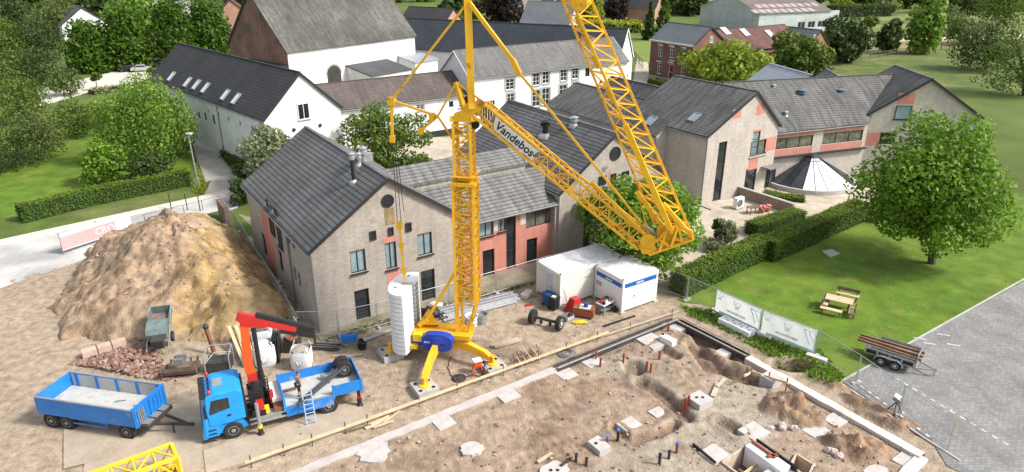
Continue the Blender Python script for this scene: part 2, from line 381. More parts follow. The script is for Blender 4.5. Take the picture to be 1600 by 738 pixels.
jx = GX + fbm(GX, GY, .6, 31) * .9; jy = GY + fbm(GX, GY, .6, 41) * .9
grey = soft(jx, jy, GREY, .8)
h = act * (fbm(GX, GY, .35, 3, 5) * .05 + .02) + con * (fbm(GX, GY, .7, 9, 5) * .1 - .05) * (1 - .55 * grey)
clay = np.zeros(GX.shape); dirtd = np.zeros(GX.shape)
for pts, wd, dp in TREN:
    d = dline(jx * .5 + GX * .5, jy * .5 + GY * .5, pts); k = np.clip((1.25 - d / wd) * 2., 0, 1); h -= k * dp; dirtd = np.maximum(dirtd, np.clip(k, 0, 1) * .8)
    h += np.exp(-((d - wd * 1.7) / .25) ** 2) * .12
LUMP = fbm(GX, GY, 1.6, 55, 5)
for i, ((px, py), rx, ry, hh) in enumerate(HEAP):
    p = g2(px, py); a = R(-32)
    dx, dy = jx - p[0], jy - p[1]; q = np.hypot((dx * math.cos(a) + dy * math.sin(a)) / rx, (-dx * math.sin(a) + dy * math.cos(a)) / ry)
    k = np.clip(1.15 - q, 0, 1) ** .8; h += k * hh * (1 + .9 * LUMP); clay = np.maximum(clay, np.clip(k * 3, 0, 1) * (1 if i in (1, 2, 3, 4, 5) else .45))
for (px, py), rx, ry, dp in HOLE:
    p = g2(px, py); q = np.hypot((GX - p[0]) / rx, (GY - p[1]) / ry); k = np.clip((1.15 - q) * 2.2, 0, 1); h -= k * dp; dirtd = np.maximum(dirtd, k)
    h += np.exp(-((q - 1.35) / .2) ** 2) * .12
trk = np.zeros(GX.shape)
for pts in (pp((560, 800), (720, 716), (862, 640), (900, 612)), pp((640, 800), (800, 718), (930, 668), (980, 620)), pp((470, 800), (640, 700), (770, 650)), pp((760, 800), (900, 700))):
    d = dline(GX, GY, pts); k = np.clip(1.4 - d / .3, 0, 1); al = GX * .86 + GY * .5
    h += k * (np.sin(al * 2 * math.pi / .52) * .05 - .02); trk = np.maximum(trk, k)
for P in PIT:
    m = inpoly(GX, GY, P); h[m] = -1.7
edge = np.minimum.reduce([GX - HX0, HX1 - GX, GY - HY0, HY1 - GY]); h *= np.clip(edge / .5, 0, 1)
C = lambda *c: np.array(c)[None, None, :]
def lay(c, k, col): return c * (1 - k[..., None]) + C(*col) * k[..., None]
n1 = fbm(GX, GY, .12, 71, 4); n2 = fbm(GX, GY, .5, 81, 4); n3 = fbm(GX, GY, 2.2, 91, 3)
c = np.ones(GX.shape + (3,)) * C(.375, .295, .215)
c = lay(c, np.clip(n1 * 1.6 + .25, 0, 1), (.32, .25, .185))
c = lay(c, con, (.31, .232, .17)); c = lay(c, act * np.clip(n3 * 1.2 - .05, 0, .4) * (1 - con), (.24, .185, .135)); c = lay(c, con * np.clip(n2 * 1.8 + .1, 0, .8), (.205, .145, .105)); c = lay(c, con * np.clip(n3 * 1.3, 0, .55), (.31, .24, .18))
c = lay(c, trk * .55, (.34, .26, .18)); c = lay(c, grey * .9, (.33, .28, .22)); c = lay(c, grey * np.clip(n2 * 1.4, 0, .6), (.21, .16, .115))
c = lay(c, clay * .85, (.19, .125, .085)); c = lay(c, clay * np.clip(n3 * 2.4, 0, .8), (.33, .215, .12)); c = lay(c, dirtd * .9, (.17, .115, .08))
MESH = soft(jx, jy, pp((1063, 478), (1100, 486), (1190, 520), (1275, 562), (1315, 604), (1290, 606), (1200, 556), (1130, 520), (1075, 496)), .7)
c = lay(c, MESH * np.clip(.8 + n2 * 1.5, 0, 1), (.08, .115, .025))
yard = np.clip(soft(jx, jy, pp((505, 540), (835, 450), (835, 425), (500, 500)), .6) + soft(jx, jy, pp((345, 335), (465, 535), (505, 535), (400, 360)), .6), 0, 1)
c = lay(c, yard * .8, (.25, .22, .16)); c = lay(c, yard * np.clip(n2 * 2, 0, .5), (.12, .13, .05))
idx = np.arange(NX * NY).reshape(NY, NX); F = np.stack([idx[:-1, :-1], idx[:-1, 1:], idx[1:, 1:], idx[1:, :-1]], -1).reshape(-1, 4)
m_soil = M('site_soil', (1, 1, 1), .95, .27, 1.9, bump=1., bscale=7, tone=True, spec=.15)
struct(np_mesh('site_ground', np.stack([GX, GY, h], -1).reshape(-1, 3), F, m_soil, col=c.reshape(-1, 3), smooth=True))
def gz(x, y):
    i = int(round((x - HX0) / ga)); j = int(round((y - HY0) / ga))
    return float(h[min(max(j, 0), NY - 1), min(max(i, 0), NX - 1)])
def S(px, py, dz=0.):                       # a point standing on the site surface
    x, y = g2(px, py); return (x, y, gz(x, y) + dz)

def sheet(name, poly, mat, z=.03, jag=0., kind='structure', step=.6):
    pts = []
    n = len(poly)
    for i in range(n):
        a, b = poly[i], poly[(i + 1) % n]; L = math.hypot(b[0] - a[0], b[1] - a[1]); k = max(1, int(L / step)) if jag else 1
        for j in range(k):
            t = j / k; pts.append((a[0] + (b[0] - a[0]) * t + rnd.uniform(-jag, jag), a[1] + (b[1] - a[1]) * t + rnd.uniform(-jag, jag)))
    b = MB(); b.prism(pts, z - .03, z); o = b.build(name, mat); o['kind'] = kind; return o
# right-hand garden and parking
sheet('lawn', pp((1058, 470), (1066, 455), (1205, 395), (1345, 340), (1480, 300)) + [(75, 66), (70, 40)] + pp((1600, 455), (1456, 517), (1312, 600), (1290, 596), (1262, 560), (1190, 515), (1120, 482)), m_grass, .03, .12)
m_paver = M('grey_clinker_paving', (.24, .235, .23), .9, .2, .5, brick=(.19, .185, .175), streak=.1, dirt=((.2, .175, .14), .4, .6))
for nd in m_paver.node_tree.nodes:
    if nd.bl_idname == 'ShaderNodeTexBrick': nd.inputs['Brick Width'].default_value = .3; nd.inputs['Row Height'].default_value = .2; nd.inputs['Mortar Size'].default_value = .03
sheet('parking_paving', pp((1317, 598), (1456, 518), (1620, 430), (1700, 560), (1640, 800), (1480, 730), (1456, 690)), m_paver, .05)
kb = MB()
for a, b in ((g2(1313, 598), g2(1600, 437)), (g2(1313, 601), g2(1500, 722))): kb.bar((*a, .04), (*b, .04), .12, .12)
struct(kb.build('kerb', m_conc))
lb = MB()
for k in range(14):
    a = Vector(g2(1372, 576)); b = Vector(g2(1500, 652)); p = a.lerp(b, k / 9.); q = a.lerp(b, (k + .5) / 9.)
    n = Vector((-(b - a).y, (b - a).x)).normalized() * .06
    lb.quad((*(p - n), .056), (*(q - n), .056), (*(q + n), .056), (*(p + n), .056))
for k in range(9):
    a = Vector(g2(1345, 604)); b = Vector(g2(1460, 690)); p = a.lerp(b, k / 9.); q = a.lerp(b, (k + .4) / 9.)
    n = Vector((-(b - a).y, (b - a).x)).normalized() * .06
    lb.quad((*(p - n), .056), (*(q - n), .056), (*(q + n), .056), (*(p + n), .056))
for (x, y) in ((1437, 530), (1452, 538), (1474, 524), (1490, 540)):
    p = g2(x, y); lb.box((*p, .0545), (.8, .12, .003), R(-20))
struct(lb.build('parking_markings', M('worn_white_paint', (.5, .49, .47), .9, .35, 3)))
sheet('terrace', pp((1030, 455), (1060, 460), (1205, 392), (1340, 338), (1372, 300), (1300, 262), (1200, 290), (1150, 300), (1098, 322), (1040, 300), (960, 350), (940, 390)), m_gravel, .022, .1)
sheet('drain_cover', pp((1284, 393), (1300, 390), (1313, 397), (1297, 403)), m_conc, .05)
sheet('yard_path', pp((372, 335), (402, 362), (505, 538), (850, 440), (1000, 400), (1030, 340), (880, 380), (700, 430), (500, 490), (412, 345)), M('mossy_yard', (.27, .24, .18), .95, .25, .6, cols=[((.13, .14, .06), .3, .5, .7)]), .02, .1)
# left: road, pavement, grass, driveway
def line(px0, py0, px1, py1, ext0=0, ext1=0):
    a, b = Vector(g2(px0, py0)), Vector(g2(px1, py1)); d = (b - a).normalized(); return tuple(a - d * ext0), tuple(b + d * ext1)
f0, f1 = line(144, 352, 345, 306, 60, 3); n0, n1 = line(144, 402, 345, 334, 60, 2)
sheet('road', [n0, n1, f1, f0], m_road, .012)
k0, k1 = line(144, 345, 345, 301, 60, 3)
pv = MB(); pv.prism([f0, f1, k1, k0], -.02, .13); struct(pv.build('pavement', m_pave))
v0, v1 = line(144, 322, 330, 283, 60, 0)
sheet('grass_verge', [k0, g2(318, 307), v1, v0], m_rough, .034, .05)
sheet('driveway_verge', pp((318, 306), (324, 290), (310, 254), (298, 254), (302, 284)), m_rough, .042, .04)
sheet('driveway', pp((318, 307), (372, 306), (388, 292), (372, 262), (345, 232), (318, 212), (300, 205), (285, 212), (300, 222), (306, 245), (322, 288)), m_asphalt, .02, .05)
sheet('left_lawn', [(-150, 75)] + pp((144, 345), (300, 290), (305, 250), (285, 212), (230, 190), (160, 185), (100, 180)) + [(-150, 125)], m_grass, .016, .1)
sheet('front_grass', pp((312, 337), (344, 330), (346, 334), (330, 342)), m_rough, .05, .04)
sheet('forecourt', pp((60, 175), (144, 150), (190, 138), (262, 112), (300, 104), (262, 98), (180, 112), (60, 140)), m_pave, .02)
sheet('forecourt_verge', pp((60, 168), (144, 143), (205, 134), (210, 140), (144, 152), (60, 180)), m_rough, .034, .2)
sheet('courtyard', pp((880, 150), (985, 132), (1015, 125), (1095, 132), (1060, 152), (1000, 170), (900, 190)), m_gravel, .018)
sheet('courtyard_lane', pp((988, 135), (1015, 125), (1012, 95), (995, 92)), m_gravel, .022)
sheet('villa_lawn', pp((985, 66), (1018, 64), (1016, 98), (998, 96)), M('yellow_green_grass', (.15, .2, .04), .95, .15, .3), .026)  # grass of a paler yellow-green than the other lawns
sheet('rear_yard', pp((455, 262), (560, 218), (700, 214), (800, 196), (880, 196), (800, 240), (700, 262), (610, 275), (520, 275)), m_gravel, .016)
sheet('barn_court', pp((440, 150), (700, 112), (760, 190), (540, 230)), m_gravel, .014)
# meadows far right
sheet('meadow', pp((1200, 140), (1290, 100), (1460, 74), (1700, 60), (1800, 150), (1460, 140)), m_rough, .015)
sheet('dry_meadow', pp((1285, 82), (1330, 42), (1456, 34), (1700, 30), (1760, 62), (1456, 78), (1300, 98)), m_field, .02)
sheet('field_path', pp((1290, 60), (1456, 56), (1700, 52), (1700, 60), (1456, 64), (1290, 68)), m_gravel, .03)
sheet('far_field', pp((1290, 38), (1330, 34), (1456, 30), (1700, 26), (1700, 14), (1456, 20), (1390, 26)), M('green_field', (.16, .21, .06), .95, .15, .05), .03)
# plates under the truck
pb = MB()
P4 = [pp((318, 706), (552, 628), (600, 660), (322, 742)), pp((140, 690), (318, 660), (314, 738), (120, 790)), pp((255, 640), (330, 610), (320, 690), (262, 700)), pp((100, 660), (262, 640), (258, 695), (100, 735))]
sheets = M('sandy_steel_plate', (.40, .33, .25), .85, .14, .8, cols=[((.34, .27, .2), .4, .5, .7)])
for i, q in enumerate(P4): sheet('road_plates', q, sheets, .07 + .012 * i)
# ------------------------------------------------------------------ buildings
def hole_wall(mb, P0, P1, z0, z1, holes, depth=.16, off=0.):
    P0, P1 = Vector(P0), Vector(P1); d = (P1 - P0); L = d.length; d /= L; n = Vector((d.y, -d.x))
    def pt(x, z, o=0.): q = P0 + d * x - n * o; return (q.x, q.y, z)
    hs = [(max(.02, a), min(L - .02, b), max(z0, lo), min(z1 - .02, hi)) for a, b, lo, hi in holes]
    X = sorted({0, L} | {q for k in hs for q in k[:2]}); Z = sorted({z0, z1} | {q for k in hs for q in k[2:]})
    for x0, x1 in zip(X[:-1], X[1:]):
        for a, b in zip(Z[:-1], Z[1:]):
            cx, cz = (x0 + x1) / 2, (a + b) / 2
            if any(k[0] < cx < k[1] and k[2] < cz < k[3] for k in hs): continue
            mb.quad(pt(x0, a), pt(x1, a), pt(x1, b), pt(x0, b))
    for a, b, lo, hi in hs:
        mb.quad(pt(a, lo), pt(b, lo), pt(b, lo, depth), pt(a, lo, depth)); mb.quad(pt(a, hi), pt(a, hi, depth), pt(b, hi, depth), pt(b, hi))
        mb.quad(pt(a, lo), pt(a, lo, depth), pt(a, hi, depth), pt(a, hi)); mb.quad(pt(b, lo), pt(b, hi), pt(b, hi, depth), pt(b, lo, depth))
        mb.quad(pt(a, lo, depth), pt(b, lo, depth), pt(b, hi, depth), pt(a, hi, depth))
def fill_window(par, P0, P1, k, style, depth=.16, lab=None):
    """frame + pane sitting in the recess; style: (nx, ny, frame mat, glass mat, sill mat, door?)"""
    nx, ny, fm, gm, sill, kind = style
    P0, P1 = Vector(P0), Vector(P1); d = (P1 - P0).normalized(); n = Vector((d.y, -d.x)); a, b, lo, hi = k
    def at(x, o): q = P0 + d * x - n * o; return q
    rz = math.atan2(d.y, d.x); fw = .07 if fm is not m_wframe else .1
    f = MB(); o = depth - .05
    def piece(x0, x1, z0, z1, t=.06, oo=o): q = at((x0 + x1) / 2, oo); f.box((q.x, q.y, (z0 + z1) / 2), (x1 - x0, t, z1 - z0), rz)
    piece(a, b, lo, lo + fw); piece(a, b, hi - fw, hi); piece(a, a + fw, lo + fw, hi - fw); piece(b - fw, b, lo + fw, hi - fw)
    for i in range(1, nx): x = a + (b - a) * i / nx; piece(x - .03, x + .03, lo + fw, hi - fw)
    for j in range(1, ny): z = lo + (hi - lo) * j / ny; piece(a + fw, b - fw, z - .025, z + .025, .05)
    o1 = f.build(kind, fm, par, world=True)
    g = MB(); q = at((a + b) / 2, depth - .022); g.box((q.x, q.y, (lo + hi) / 2), (b - a - fw * 1.6, .012, hi - lo - fw * 1.6), rz)
    _child(g, 'pane', gm, o1, par)
    if sill:
        s = MB(); q = at((a + b) / 2, -.06); s.box((q.x, q.y, lo - .05), (b - a + .2, .2, .08), rz); _child(s, 'sill', sill, o1, par)
    return o1
def _child(mb, name, mat, o1, par):
    MATS[o1.name] = MATS[par.name]; return mb.build(name, mat, o1, world=True)
def house(name, label, cat, FL, FR, BR, BL, zL, zR, rF, rB, wm, rm, wins={}, oe=.35, of=.2, thick=.14, verge=m_dark, gut=m_gut, z0=-.3, ridge=None, depth=.16, back=True, top=None, group=None):
    cs = [Vector(p) for p in (FL, FR, BR, BL)]; cen = sum(cs, Vector((0, 0))) / 4
    T = thing(name, label, cat, (cen.x, cen.y, 0), math.atan2(FR[1] - FL[1], FR[0] - FL[0]), group)
    ez = [zL, zR, zR, zL]; wb = MB()
    for i, wn in enumerate(('front', 'right', 'back', 'left')):
        a, b = cs[i], cs[(i + 1) % 4]; zz = min(ez[i], ez[(i + 1) % 4])
        ws = wins.get(wn, []); hole_wall(wb, a, b, z0, zz, [q[0] for q in ws if q[0][3] < zz], depth)
        if wn in ('front', 'back'):
            rp = rF if wn == 'front' else rB
            za, zb = ez[i], ez[(i + 1) % 4]; pts = [(a.x, a.y, zz), (b.x, b.y, zz)]
            if zb > zz: pts.append((b.x, b.y, zb))
            pts.append(rp)
            if za > zz: pts.append((a.x, a.y, za))
            wb.quad(*pts)
    wo = wb.build('wall', wm, T, world=True)
    for i, wn in enumerate(('front', 'right', 'back', 'left')):
        for k, st in wins.get(wn, []):
            if st: fill_window(T, cs[i], cs[(i + 1) % 4], k, st, depth if k[3] < min(ez[i], ez[(i + 1) % 4]) else -.005)
    rF, rB = Vector(rF), Vector(rB); ax = (rB - rF).normalized(); e3 = lambda p, z: Vector((p.x, p.y, z))
    rb = MB()
    for (f, b) in ((e3(cs[0], zL), e3(cs[3], zL)), (e3(cs[1], zR), e3(cs[2], zR))):
        df = (f - rF); db = (b - rB); f2 = f + df.normalized() * oe - ax * of; b2 = b + db.normalized() * oe + ax * of; r1 = rF - ax * of; r2 = rB + ax * of
        up = Vector((0, 0, thick)); lift = Vector((0, 0, .03))
        q = [f2 + lift, b2 + lift, r2 + lift, r1 + lift]
        n = (q[1] - q[0]).cross(q[3] - q[0])
        if n.z < 0: q = [q[1], q[0], q[3], q[2]]
        rb.add(q + [p + up for p in q], [(3, 2, 1, 0), (4, 5, 6, 7), (0, 1, 5, 4), (1, 2, 6, 5), (2, 3, 7, 6), (3, 0, 4, 7)])
        if verge:
            for p_, q_, sg_ in ((f2, r1, -.03), (b2, r2, .03)): vb = MB(); vb.bar(p_ + ax * sg_ + Vector((0, 0, .05)), q_ + ax * sg_ + Vector((0, 0, .05)), .06, .24); vb.build('verge_board', verge, T, world=True)
        if gut: dd = Vector((df.x, df.y, 0)).normalized() * .07; gtb = MB(); gtb.tube(f2 + dd, b2 + dd, .07, 6); gtb.build('gutter', gut, T, world=True)
    ro = rb.build('roof', rm, T, world=True)
    rc = MB(); rc.bar(rF - ax * of + Vector((0, 0, thick + .02)), rB + ax * of + Vector((0, 0, thick + .02)), .26, .12); _child(rc, 'ridge_cap', ridge or rm, ro, T)
    return T, cs
def hp(P0, P1, x0, y0, x1, y1):            # opening seen between two photo points on a wall
    a = onplane(x0, y0, P0, P1); b = onplane(x1, y1, P0, P1); return (min(a[0], b[0]), max(a[0], b[0]), min(a[1], b[1]), max(a[1], b[1]))
def hr(P0, P1, pc, wd, ht):               # opening of known size round a photo point
    a = onplane(pc[0], pc[1], P0, P1); return (a[0] - wd / 2, a[0] + wd / 2, a[1] - ht / 2, a[1] + ht / 2)
def skylight(par, eF, eB, rF, rB, px, py, wd, ht, fm=m_frame, gm=m_blueglass, name='skylight', lift=.24, open_=0.):
    """roof window on the slope through eF,eB,rB,rF, at the photo point"""
    eF, eB, rF, rB = map(Vector, (eF, eB, rF, rB)); n = (eB - eF).cross(rF - eF).normalized()
    if n.z < 0: n = -n
    d = Vector(ray(px, py)); o = Vector((0, 0, CAM_H)); t = (eF - o).dot(n) / d.dot(n); p = o + d * t
    a = (eB - eF).normalized(); b = n.cross(a).normalized()
    if b.z < 0: b = -b
    a = b.cross(n).normalized(); c = p + n * lift
    def ob(mb, c, sx, sy, sz):
        vs = [c + a * (i * sx / 2) + b * (j * sy / 2) + n * (k * sz / 2) for k in (-1, 1) for j in (-1, 1) for i in (-1, 1)]
        mb.add(vs, [(0, 2, 3, 1), (4, 5, 7, 6), (0, 1, 5, 4), (2, 6, 7, 3), (0, 4, 6, 2), (1, 3, 7, 5)])
    f = MB()
    for s in (-1, 1): ob(f, c + a * s * wd / 2, .1, ht + .1, .16); ob(f, c + b * s * ht / 2, wd, .1, .16)
    fo = f.build(name, fm, par, world=True); g = MB(); ob(g, c, wd - .08, ht - .08, .05); _child(g, 'pane', gm, fo, par)
    return p, n, a, b
def round_window(par, P0, P1, px, py, r, fm, gm):
    s, z = onplane(px, py, P0, P1); P0, P1 = Vector(P0), Vector(P1); d = (P1 - P0).normalized(); n = Vector((d.y, -d.x, 0)); q = P0 + d * s; c = Vector((q.x, q.y, z))
    f = MB(); N = 24; d3 = Vector((d.x, d.y, 0)); u = Vector((0, 0, 1))
    ring = lambda rr, o: [c + n * o + (d3 * math.cos(t) + u * math.sin(t)) * rr for t in [2 * math.pi * i / N for i in range(N)]]
    vs = ring(r, .002) + ring(r, .07) + ring(r * .86, .07) + ring(r * .86, .03); fs = []
    for k in range(3):
        for i in range(N): j = (i + 1) % N; fs.append((k * N + i, k * N + j, (k + 1) * N + j, (k + 1) * N + i))
    f.add(vs, fs); o = f.build('round_window', fm, par, world=True)
    g = MB(); g.add(ring(r * .87, .03), [tuple(range(N))]); _child(g, 'pane', gm, o, par); return c, n, d3
def on_wall(P0, P1, px, py, out=0.):
    s, z = onplane(px, py, P0, P1); P0, P1 = Vector(P0), Vector(P1); d = (P1 - P0).normalized(); n = Vector((d.y, -d.x)); q = P0 + d * s + n * out; return Vector((q.x, q.y, z)), Vector((d.x, d.y, 0)), Vector((n.x, n.y, 0))
def wall_piece(par, P0, P1, x0, y0, x1, y1, mat, name, out=.02, t=.04):   # a panel proud of a wall, photo bbox
    k = hp(P0, P1, x0, y0, x1, y1); return wall_rect(par, P0, P1, k, mat, name, out, t)
def wall_rect(par, P0, P1, k, mat, name, out=.02, t=.04):
    P0v, P1v = Vector(P0), Vector(P1); d = (P1v - P0v).normalized(); n = Vector((d.y, -d.x)); q = P0v + d * (k[0] + k[1]) / 2 + n * (out - t / 2)
    b = MB(); b.box((q.x, q.y, (k[2] + k[3]) / 2), (k[1] - k[0], t, k[3] - k[2]), math.atan2(d.y, d.x)); return b.build(name, mat, par, world=True)
def pipe_down(par, p, z0, z1, r=.06, mat=m_gut, name='downpipe'):
    b = MB(); b.tube((p[0], p[1], z0), (p[0], p[1], z1), r, 8); return b.build(name, mat, par, world=True)

W_DARK = (1, 1, m_frame, m_glass, None, 'window'); W_CURT = (2, 1, m_frame, m_curtain, m_stone, 'window'); W_SLIT = (1, 1, m_frame, m_glass, None, 'window')
W_STONE = (2, 3, m_wframe, m_glass, m_stone, 'window'); DOOR_D = (1, 1, m_frame, m_glass, None, 'door'); W_PALE = (2, 1, m_frame, m_blueglass, m_frame, 'window')
W_WIDE = (3, 1, m_frame, m_curtain, None, 'window')
# ---- house A: brick gable house behind the crane
A_FL, A_FR, A_BR, A_BL = U(12.05, 42.9), U(23.75, 42.9), U(23.75, 60.2), U(12.05, 60.2); ZA = 6.25
arF, arB = U(17.9, 42.9, 10.25), U(17.9, 60.2, 10.25)
F = lambda *q: hp(A_FL, A_FR, *q)
hwA = [(F(546, 394, 573, 423), W_PALE), (F(601, 381, 621, 418), W_PALE), (F(652, 367, 676, 396), W_PALE), (F(553, 456, 580, 497), DOOR_D), (F(657, 425, 681, 466), DOOR_D),
       (F(577, 362, 588, 374), W_SLIT), (F(606, 356, 615, 367), W_SLIT), (F(633, 349, 643, 361), W_SLIT)]
Lw = lambda *q: hp(A_BL, A_FL, *q)
def vs_(P0, P1, px, py, wd, ht): return hr(P0, P1, (px, py), wd, ht)
hwAl = [(vs_(A_BL, A_FL, 424, 340, 1.2, 3.0), W_DARK), (vs_(A_BL, A_FL, 436, 358, 1.0, 3.4), W_CURT), (vs_(A_BL, A_FL, 451, 371, .6, 1.0), W_SLIT), (vs_(A_BL, A_FL, 458, 379, .6, 1.0), W_SLIT),
        (vs_(A_BL, A_FL, 461, 428, .6, 1.2), W_SLIT), (vs_(A_BL, A_FL, 468, 437, .6, 1.2), W_SLIT), (vs_(A_BL, A_FL, 413, 383, 1.1, 2.2), DOOR_D), (vs_(A_BL, A_FL, 438, 405, 1.1, 2.3), DOOR_D)]
TA, _ = house('gable_house', 'brick gable house with grey tiled roof and round window facing the yellow crane', 'house', A_FL, A_FR, A_BR, A_BL, ZA, ZA, arF, arB, m_brickA, m_tileA, {'front': hwA, 'left': hwAl}, depth=.2)
round_window(TA, A_FL, A_FR, 605.5, 314, .48, m_dark, m_glass)
k = F(600, 326, 616, 336); wall_rect(TA, A_FL, A_FR, (k[0], k[1], onplane(606, 352, A_FL, A_FR)[1], onplane(606, 326, A_FL, A_FR)[1]), M('stained_ochre_panel', (.30, .22, .12), .9, .3, .8, streak=.3), 'panel', .015)
kk = F(601, 381, 621, 418); zt = F(601, 352, 621, 360); wall_rect(TA, A_FL, A_FR, (kk[0] - .15, kk[1] + .1, kk[3] + .05, onplane(611, 369, A_FL, A_FR)[1]), m_pink, 'panel', .012)
wall_rect(TA, A_FL, A_FR, (kk[0], kk[1] + .1, kk[2] - 1.2, kk[2] - .05), m_pink, 'panel', .012)
k2 = (onplane(409, 330, A_BL, A_FL)[0], onplane(445, 400, A_BL, A_FL)[0])
for a, b in ((.5, 5.9),): pass
for (xa, xb) in ((k2[0] - .2, k2[0] + 1.6), (k2[0] + 3.2, k2[1] - 1.6)):
    for (za, zb) in ((2.4, 2.9), (5.1, 5.95)): wall_rect(TA, A_BL, A_FL, (xa, xb, za, zb), m_pink, 'panel', .015)
wall_rect(TA, A_BL, A_FL, (onplane(398, 300, A_BL, A_FL)[0] + 1.2, onplane(424, 340, A_BL, A_FL)[0] - .7, .4, 5.9), m_pink, 'panel', .01)
for px, py in ((487, 398), (447, 352)):
    p, d, n = on_wall(A_BL, A_FL, px, py, .09) if px < 480 else (Vector((*U(12.0, 42.75), 0)), 0, 0)
    pipe_down(TA, (p.x, p.y), 0, 6.1)
# flue and vents on the roof
def flue(par, eF, eB, rF, rB, px, py, hgt, r, capm=m_galv, pm=m_black, kind='flue'):
    eF, eB, rF, rB = map(Vector, (eF, eB, rF, rB)); n = (eB - eF).cross(rF - eF).normalized(); o = Vector((0, 0, CAM_H)); d = Vector(ray(px, py)); p = o + d * ((eF - o).dot(n) / d.dot(n))
    b = MB(); b.tube(p, p + Vector((0, 0, hgt)), r, 10); f = b.build(kind, pm, par, world=True)
    c = MB(); c.lathe(p + Vector((0, 0, hgt)), [(r * 1.2, -.3), (r * 1.7, -.25), (r * 1.7, -.05), (r * 1.1, 0), (r * 1.1, .12), (r * 2.1, .16), (r * .4, .3)], 12); _child(c, 'cowl', capm, f, par)
    c = MB(); c.lathe(p, [(r * 2.6, -.1), (r * 2.4, .18), (r * 1.1, .35)], 10); _child(c, 'flashing', m_galv, f, par); return p
aL = (U(12.05, 42.9, ZA), U(12.05, 60.2, ZA), arF, arB); aR = (U(23.75, 42.9, ZA), U(23.75, 60.2, ZA), arF, arB)
flue(TA, *aL, 553, 288, 2.1, .13); flue(TA, *aL, 562, 262, .9, .12, m_galv, m_galv); 
b = MB(); p = Vector(U(18.1, 47.5, 10.2)); b.lathe(p, [(.16, 0), (.16, .7), (.32, .75), (.32, .95), (.2, 1.0), (.2, 1.15), (.36, 1.2), (.1, 1.35)], 12); b.box(p + Vector((.1, .7, .3)), (.8, .5, .6), .5); b.build('roof_vent', m_galv, TA, world=True)
# ---- house B and the pink wing between
B_FL, B_FR, B_BR, B_BL = U(33.35, 43.35), U(44.9, 43.35), U(44.9, 59.6), U(33.35, 59.6); ZB = 6.2; brF, brB = U(39.1, 43.35, 10.35), U(39.1, 59.6, 10.35)
F = lambda *q: hp(B_FL, B_FR, *q)
TB, _ = house('gable_house', 'second brick gable house with round window, behind the leafy chestnut and the jib', 'house', B_FL, B_FR, B_BR, B_BL, ZB, ZB, brF, brB, m_brickA, m_tileA,
    {'front': [(F(914, 315, 921, 386), DOOR_D), (hr(B_FL, B_FR, (941, 282), .8, .8), W_SLIT), (hr(B_FL, B_FR, (958, 279), .55, .9), W_SLIT), (hr(B_FL, B_FR, (977, 272), .8, .5), W_SLIT)]}, depth=.2)
round_window(TB, B_FL, B_FR, 961, 240, .62, m_dark, m_glass)
k = hr(B_FL, B_FR, (958, 279), 1.0, 1.0); wall_rect(TB, B_FL, B_FR, (k[0], k[0] + .22, k[2] - .3, k[3] + .3), m_pink, 'panel', .012)
bL = (U(33.35, 43.35, ZB), U(33.35, 59.6, ZB), brF, brB)
flue(TB, *bL, 852, 214, 1.3, .28, m_black, m_black, 'vent_stack'); flue(TB, *bL, 897, 198, .7, .2, m_galv, m_galv, 'roof_vent')
# wing
WF0, WF1 = U(23.78, 44.0), U(33.33, 44.0)
TW = thing('link_wing', 'salmon pink link wing with weathered stepped roof between the two brick gable houses', 'building', U(28.5, 48, 0), ANG)
F = lambda *q: hp(WF0, WF1, *q)
wb = MB(); ww = [(F(749, 348, 771, 367), W_PALE), (F(778, 343, 791, 360), W_PALE), (F(791, 338, 806, 418), (1, 3, m_frame, m_glass, None, 'door')), (F(822, 328, 870, 346), W_WIDE), (F(754, 393, 773, 431), DOOR_D), (F(823, 375, 839, 409), DOOR_D)]
hole_wall(wb, WF0, WF1, -.3, 5.1, [q[0] for q in ww], .2); wb.build('wall', m_pink, TW, world=True)
for k_, st in ww: fill_window(TW, WF0, WF1, k_, st, .2)
zc = onplane(820, 345, WF0, WF1)[1]
b = MB(); q0, q1 = U(23.8, 43.97), U(33.3, 43.97)
for a_, c_ in ((F(771.5, 340, 777.5, 366)[0], F(771.5, 340, 777.5, 366)[1]), (F(813, 340, 821, 366)[0], F(813, 340, 821, 366)[1])): wall_rect(TW, WF0, WF1, (a_, c_, zc - .3, 5.0), m_cream, 'pilaster', .02)
rb = MB()
def slab(mb, q, t=.14):
    q = [Vector(p) for p in q]; up = Vector((0, 0, t)); mb.add(q + [p + up for p in q], [(3, 2, 1, 0), (4, 5, 6, 7), (0, 1, 5, 4), (1, 2, 6, 5), (2, 3, 7, 6), (3, 0, 4, 7)])
slab(rb, [U(21.6, 43.5, 5.1), U(34.9, 43.5, 5.1), U(34.9, 47.35, 7.25), U(20.8, 47.35, 7.25)]); rb.build('roof', m_tileW, TW, world=True)
rb = MB(); slab(rb, [U(20.4, 47.25, 7.75), U(32.7, 47.25, 7.75), U(33.0, 49.4, 8.75), U(19.9, 49.4, 8.75)]); slab(rb, [U(33.0, 49.4, 8.75), U(33.0, 53.6, 6.2), U(19.9, 53.6, 6.2), U(19.9, 49.4, 8.75)]); rb.build('upper_roof', m_tileW, TW, world=True)
b = MB(); b.bx(0, 1, 0, 1, 0, 1); b = MB(); b.prism([U(20.5, 47.4), U(32.6, 47.4), U(32.6, 53.4), U(20.5, 53.4)], -.3, lambda i: (7.7, 7.7, 6.1, 6.1)[i]); b.build('rear_wall', m_brickA, TW, world=True)
b = MB(); b.tube(U(23.8, 43.45, 5.12), U(33.3, 43.45, 5.12), .08, 6); b.build('gutter', m_gut, TW, world=True)
b = MB(); b.prism([U(33.05, 43.55), U(33.33, 43.55), U(33.33, 44.2), U(33.05, 44.2)], 0, 5.2); b.build('pier', m_brickA, TW, world=True)
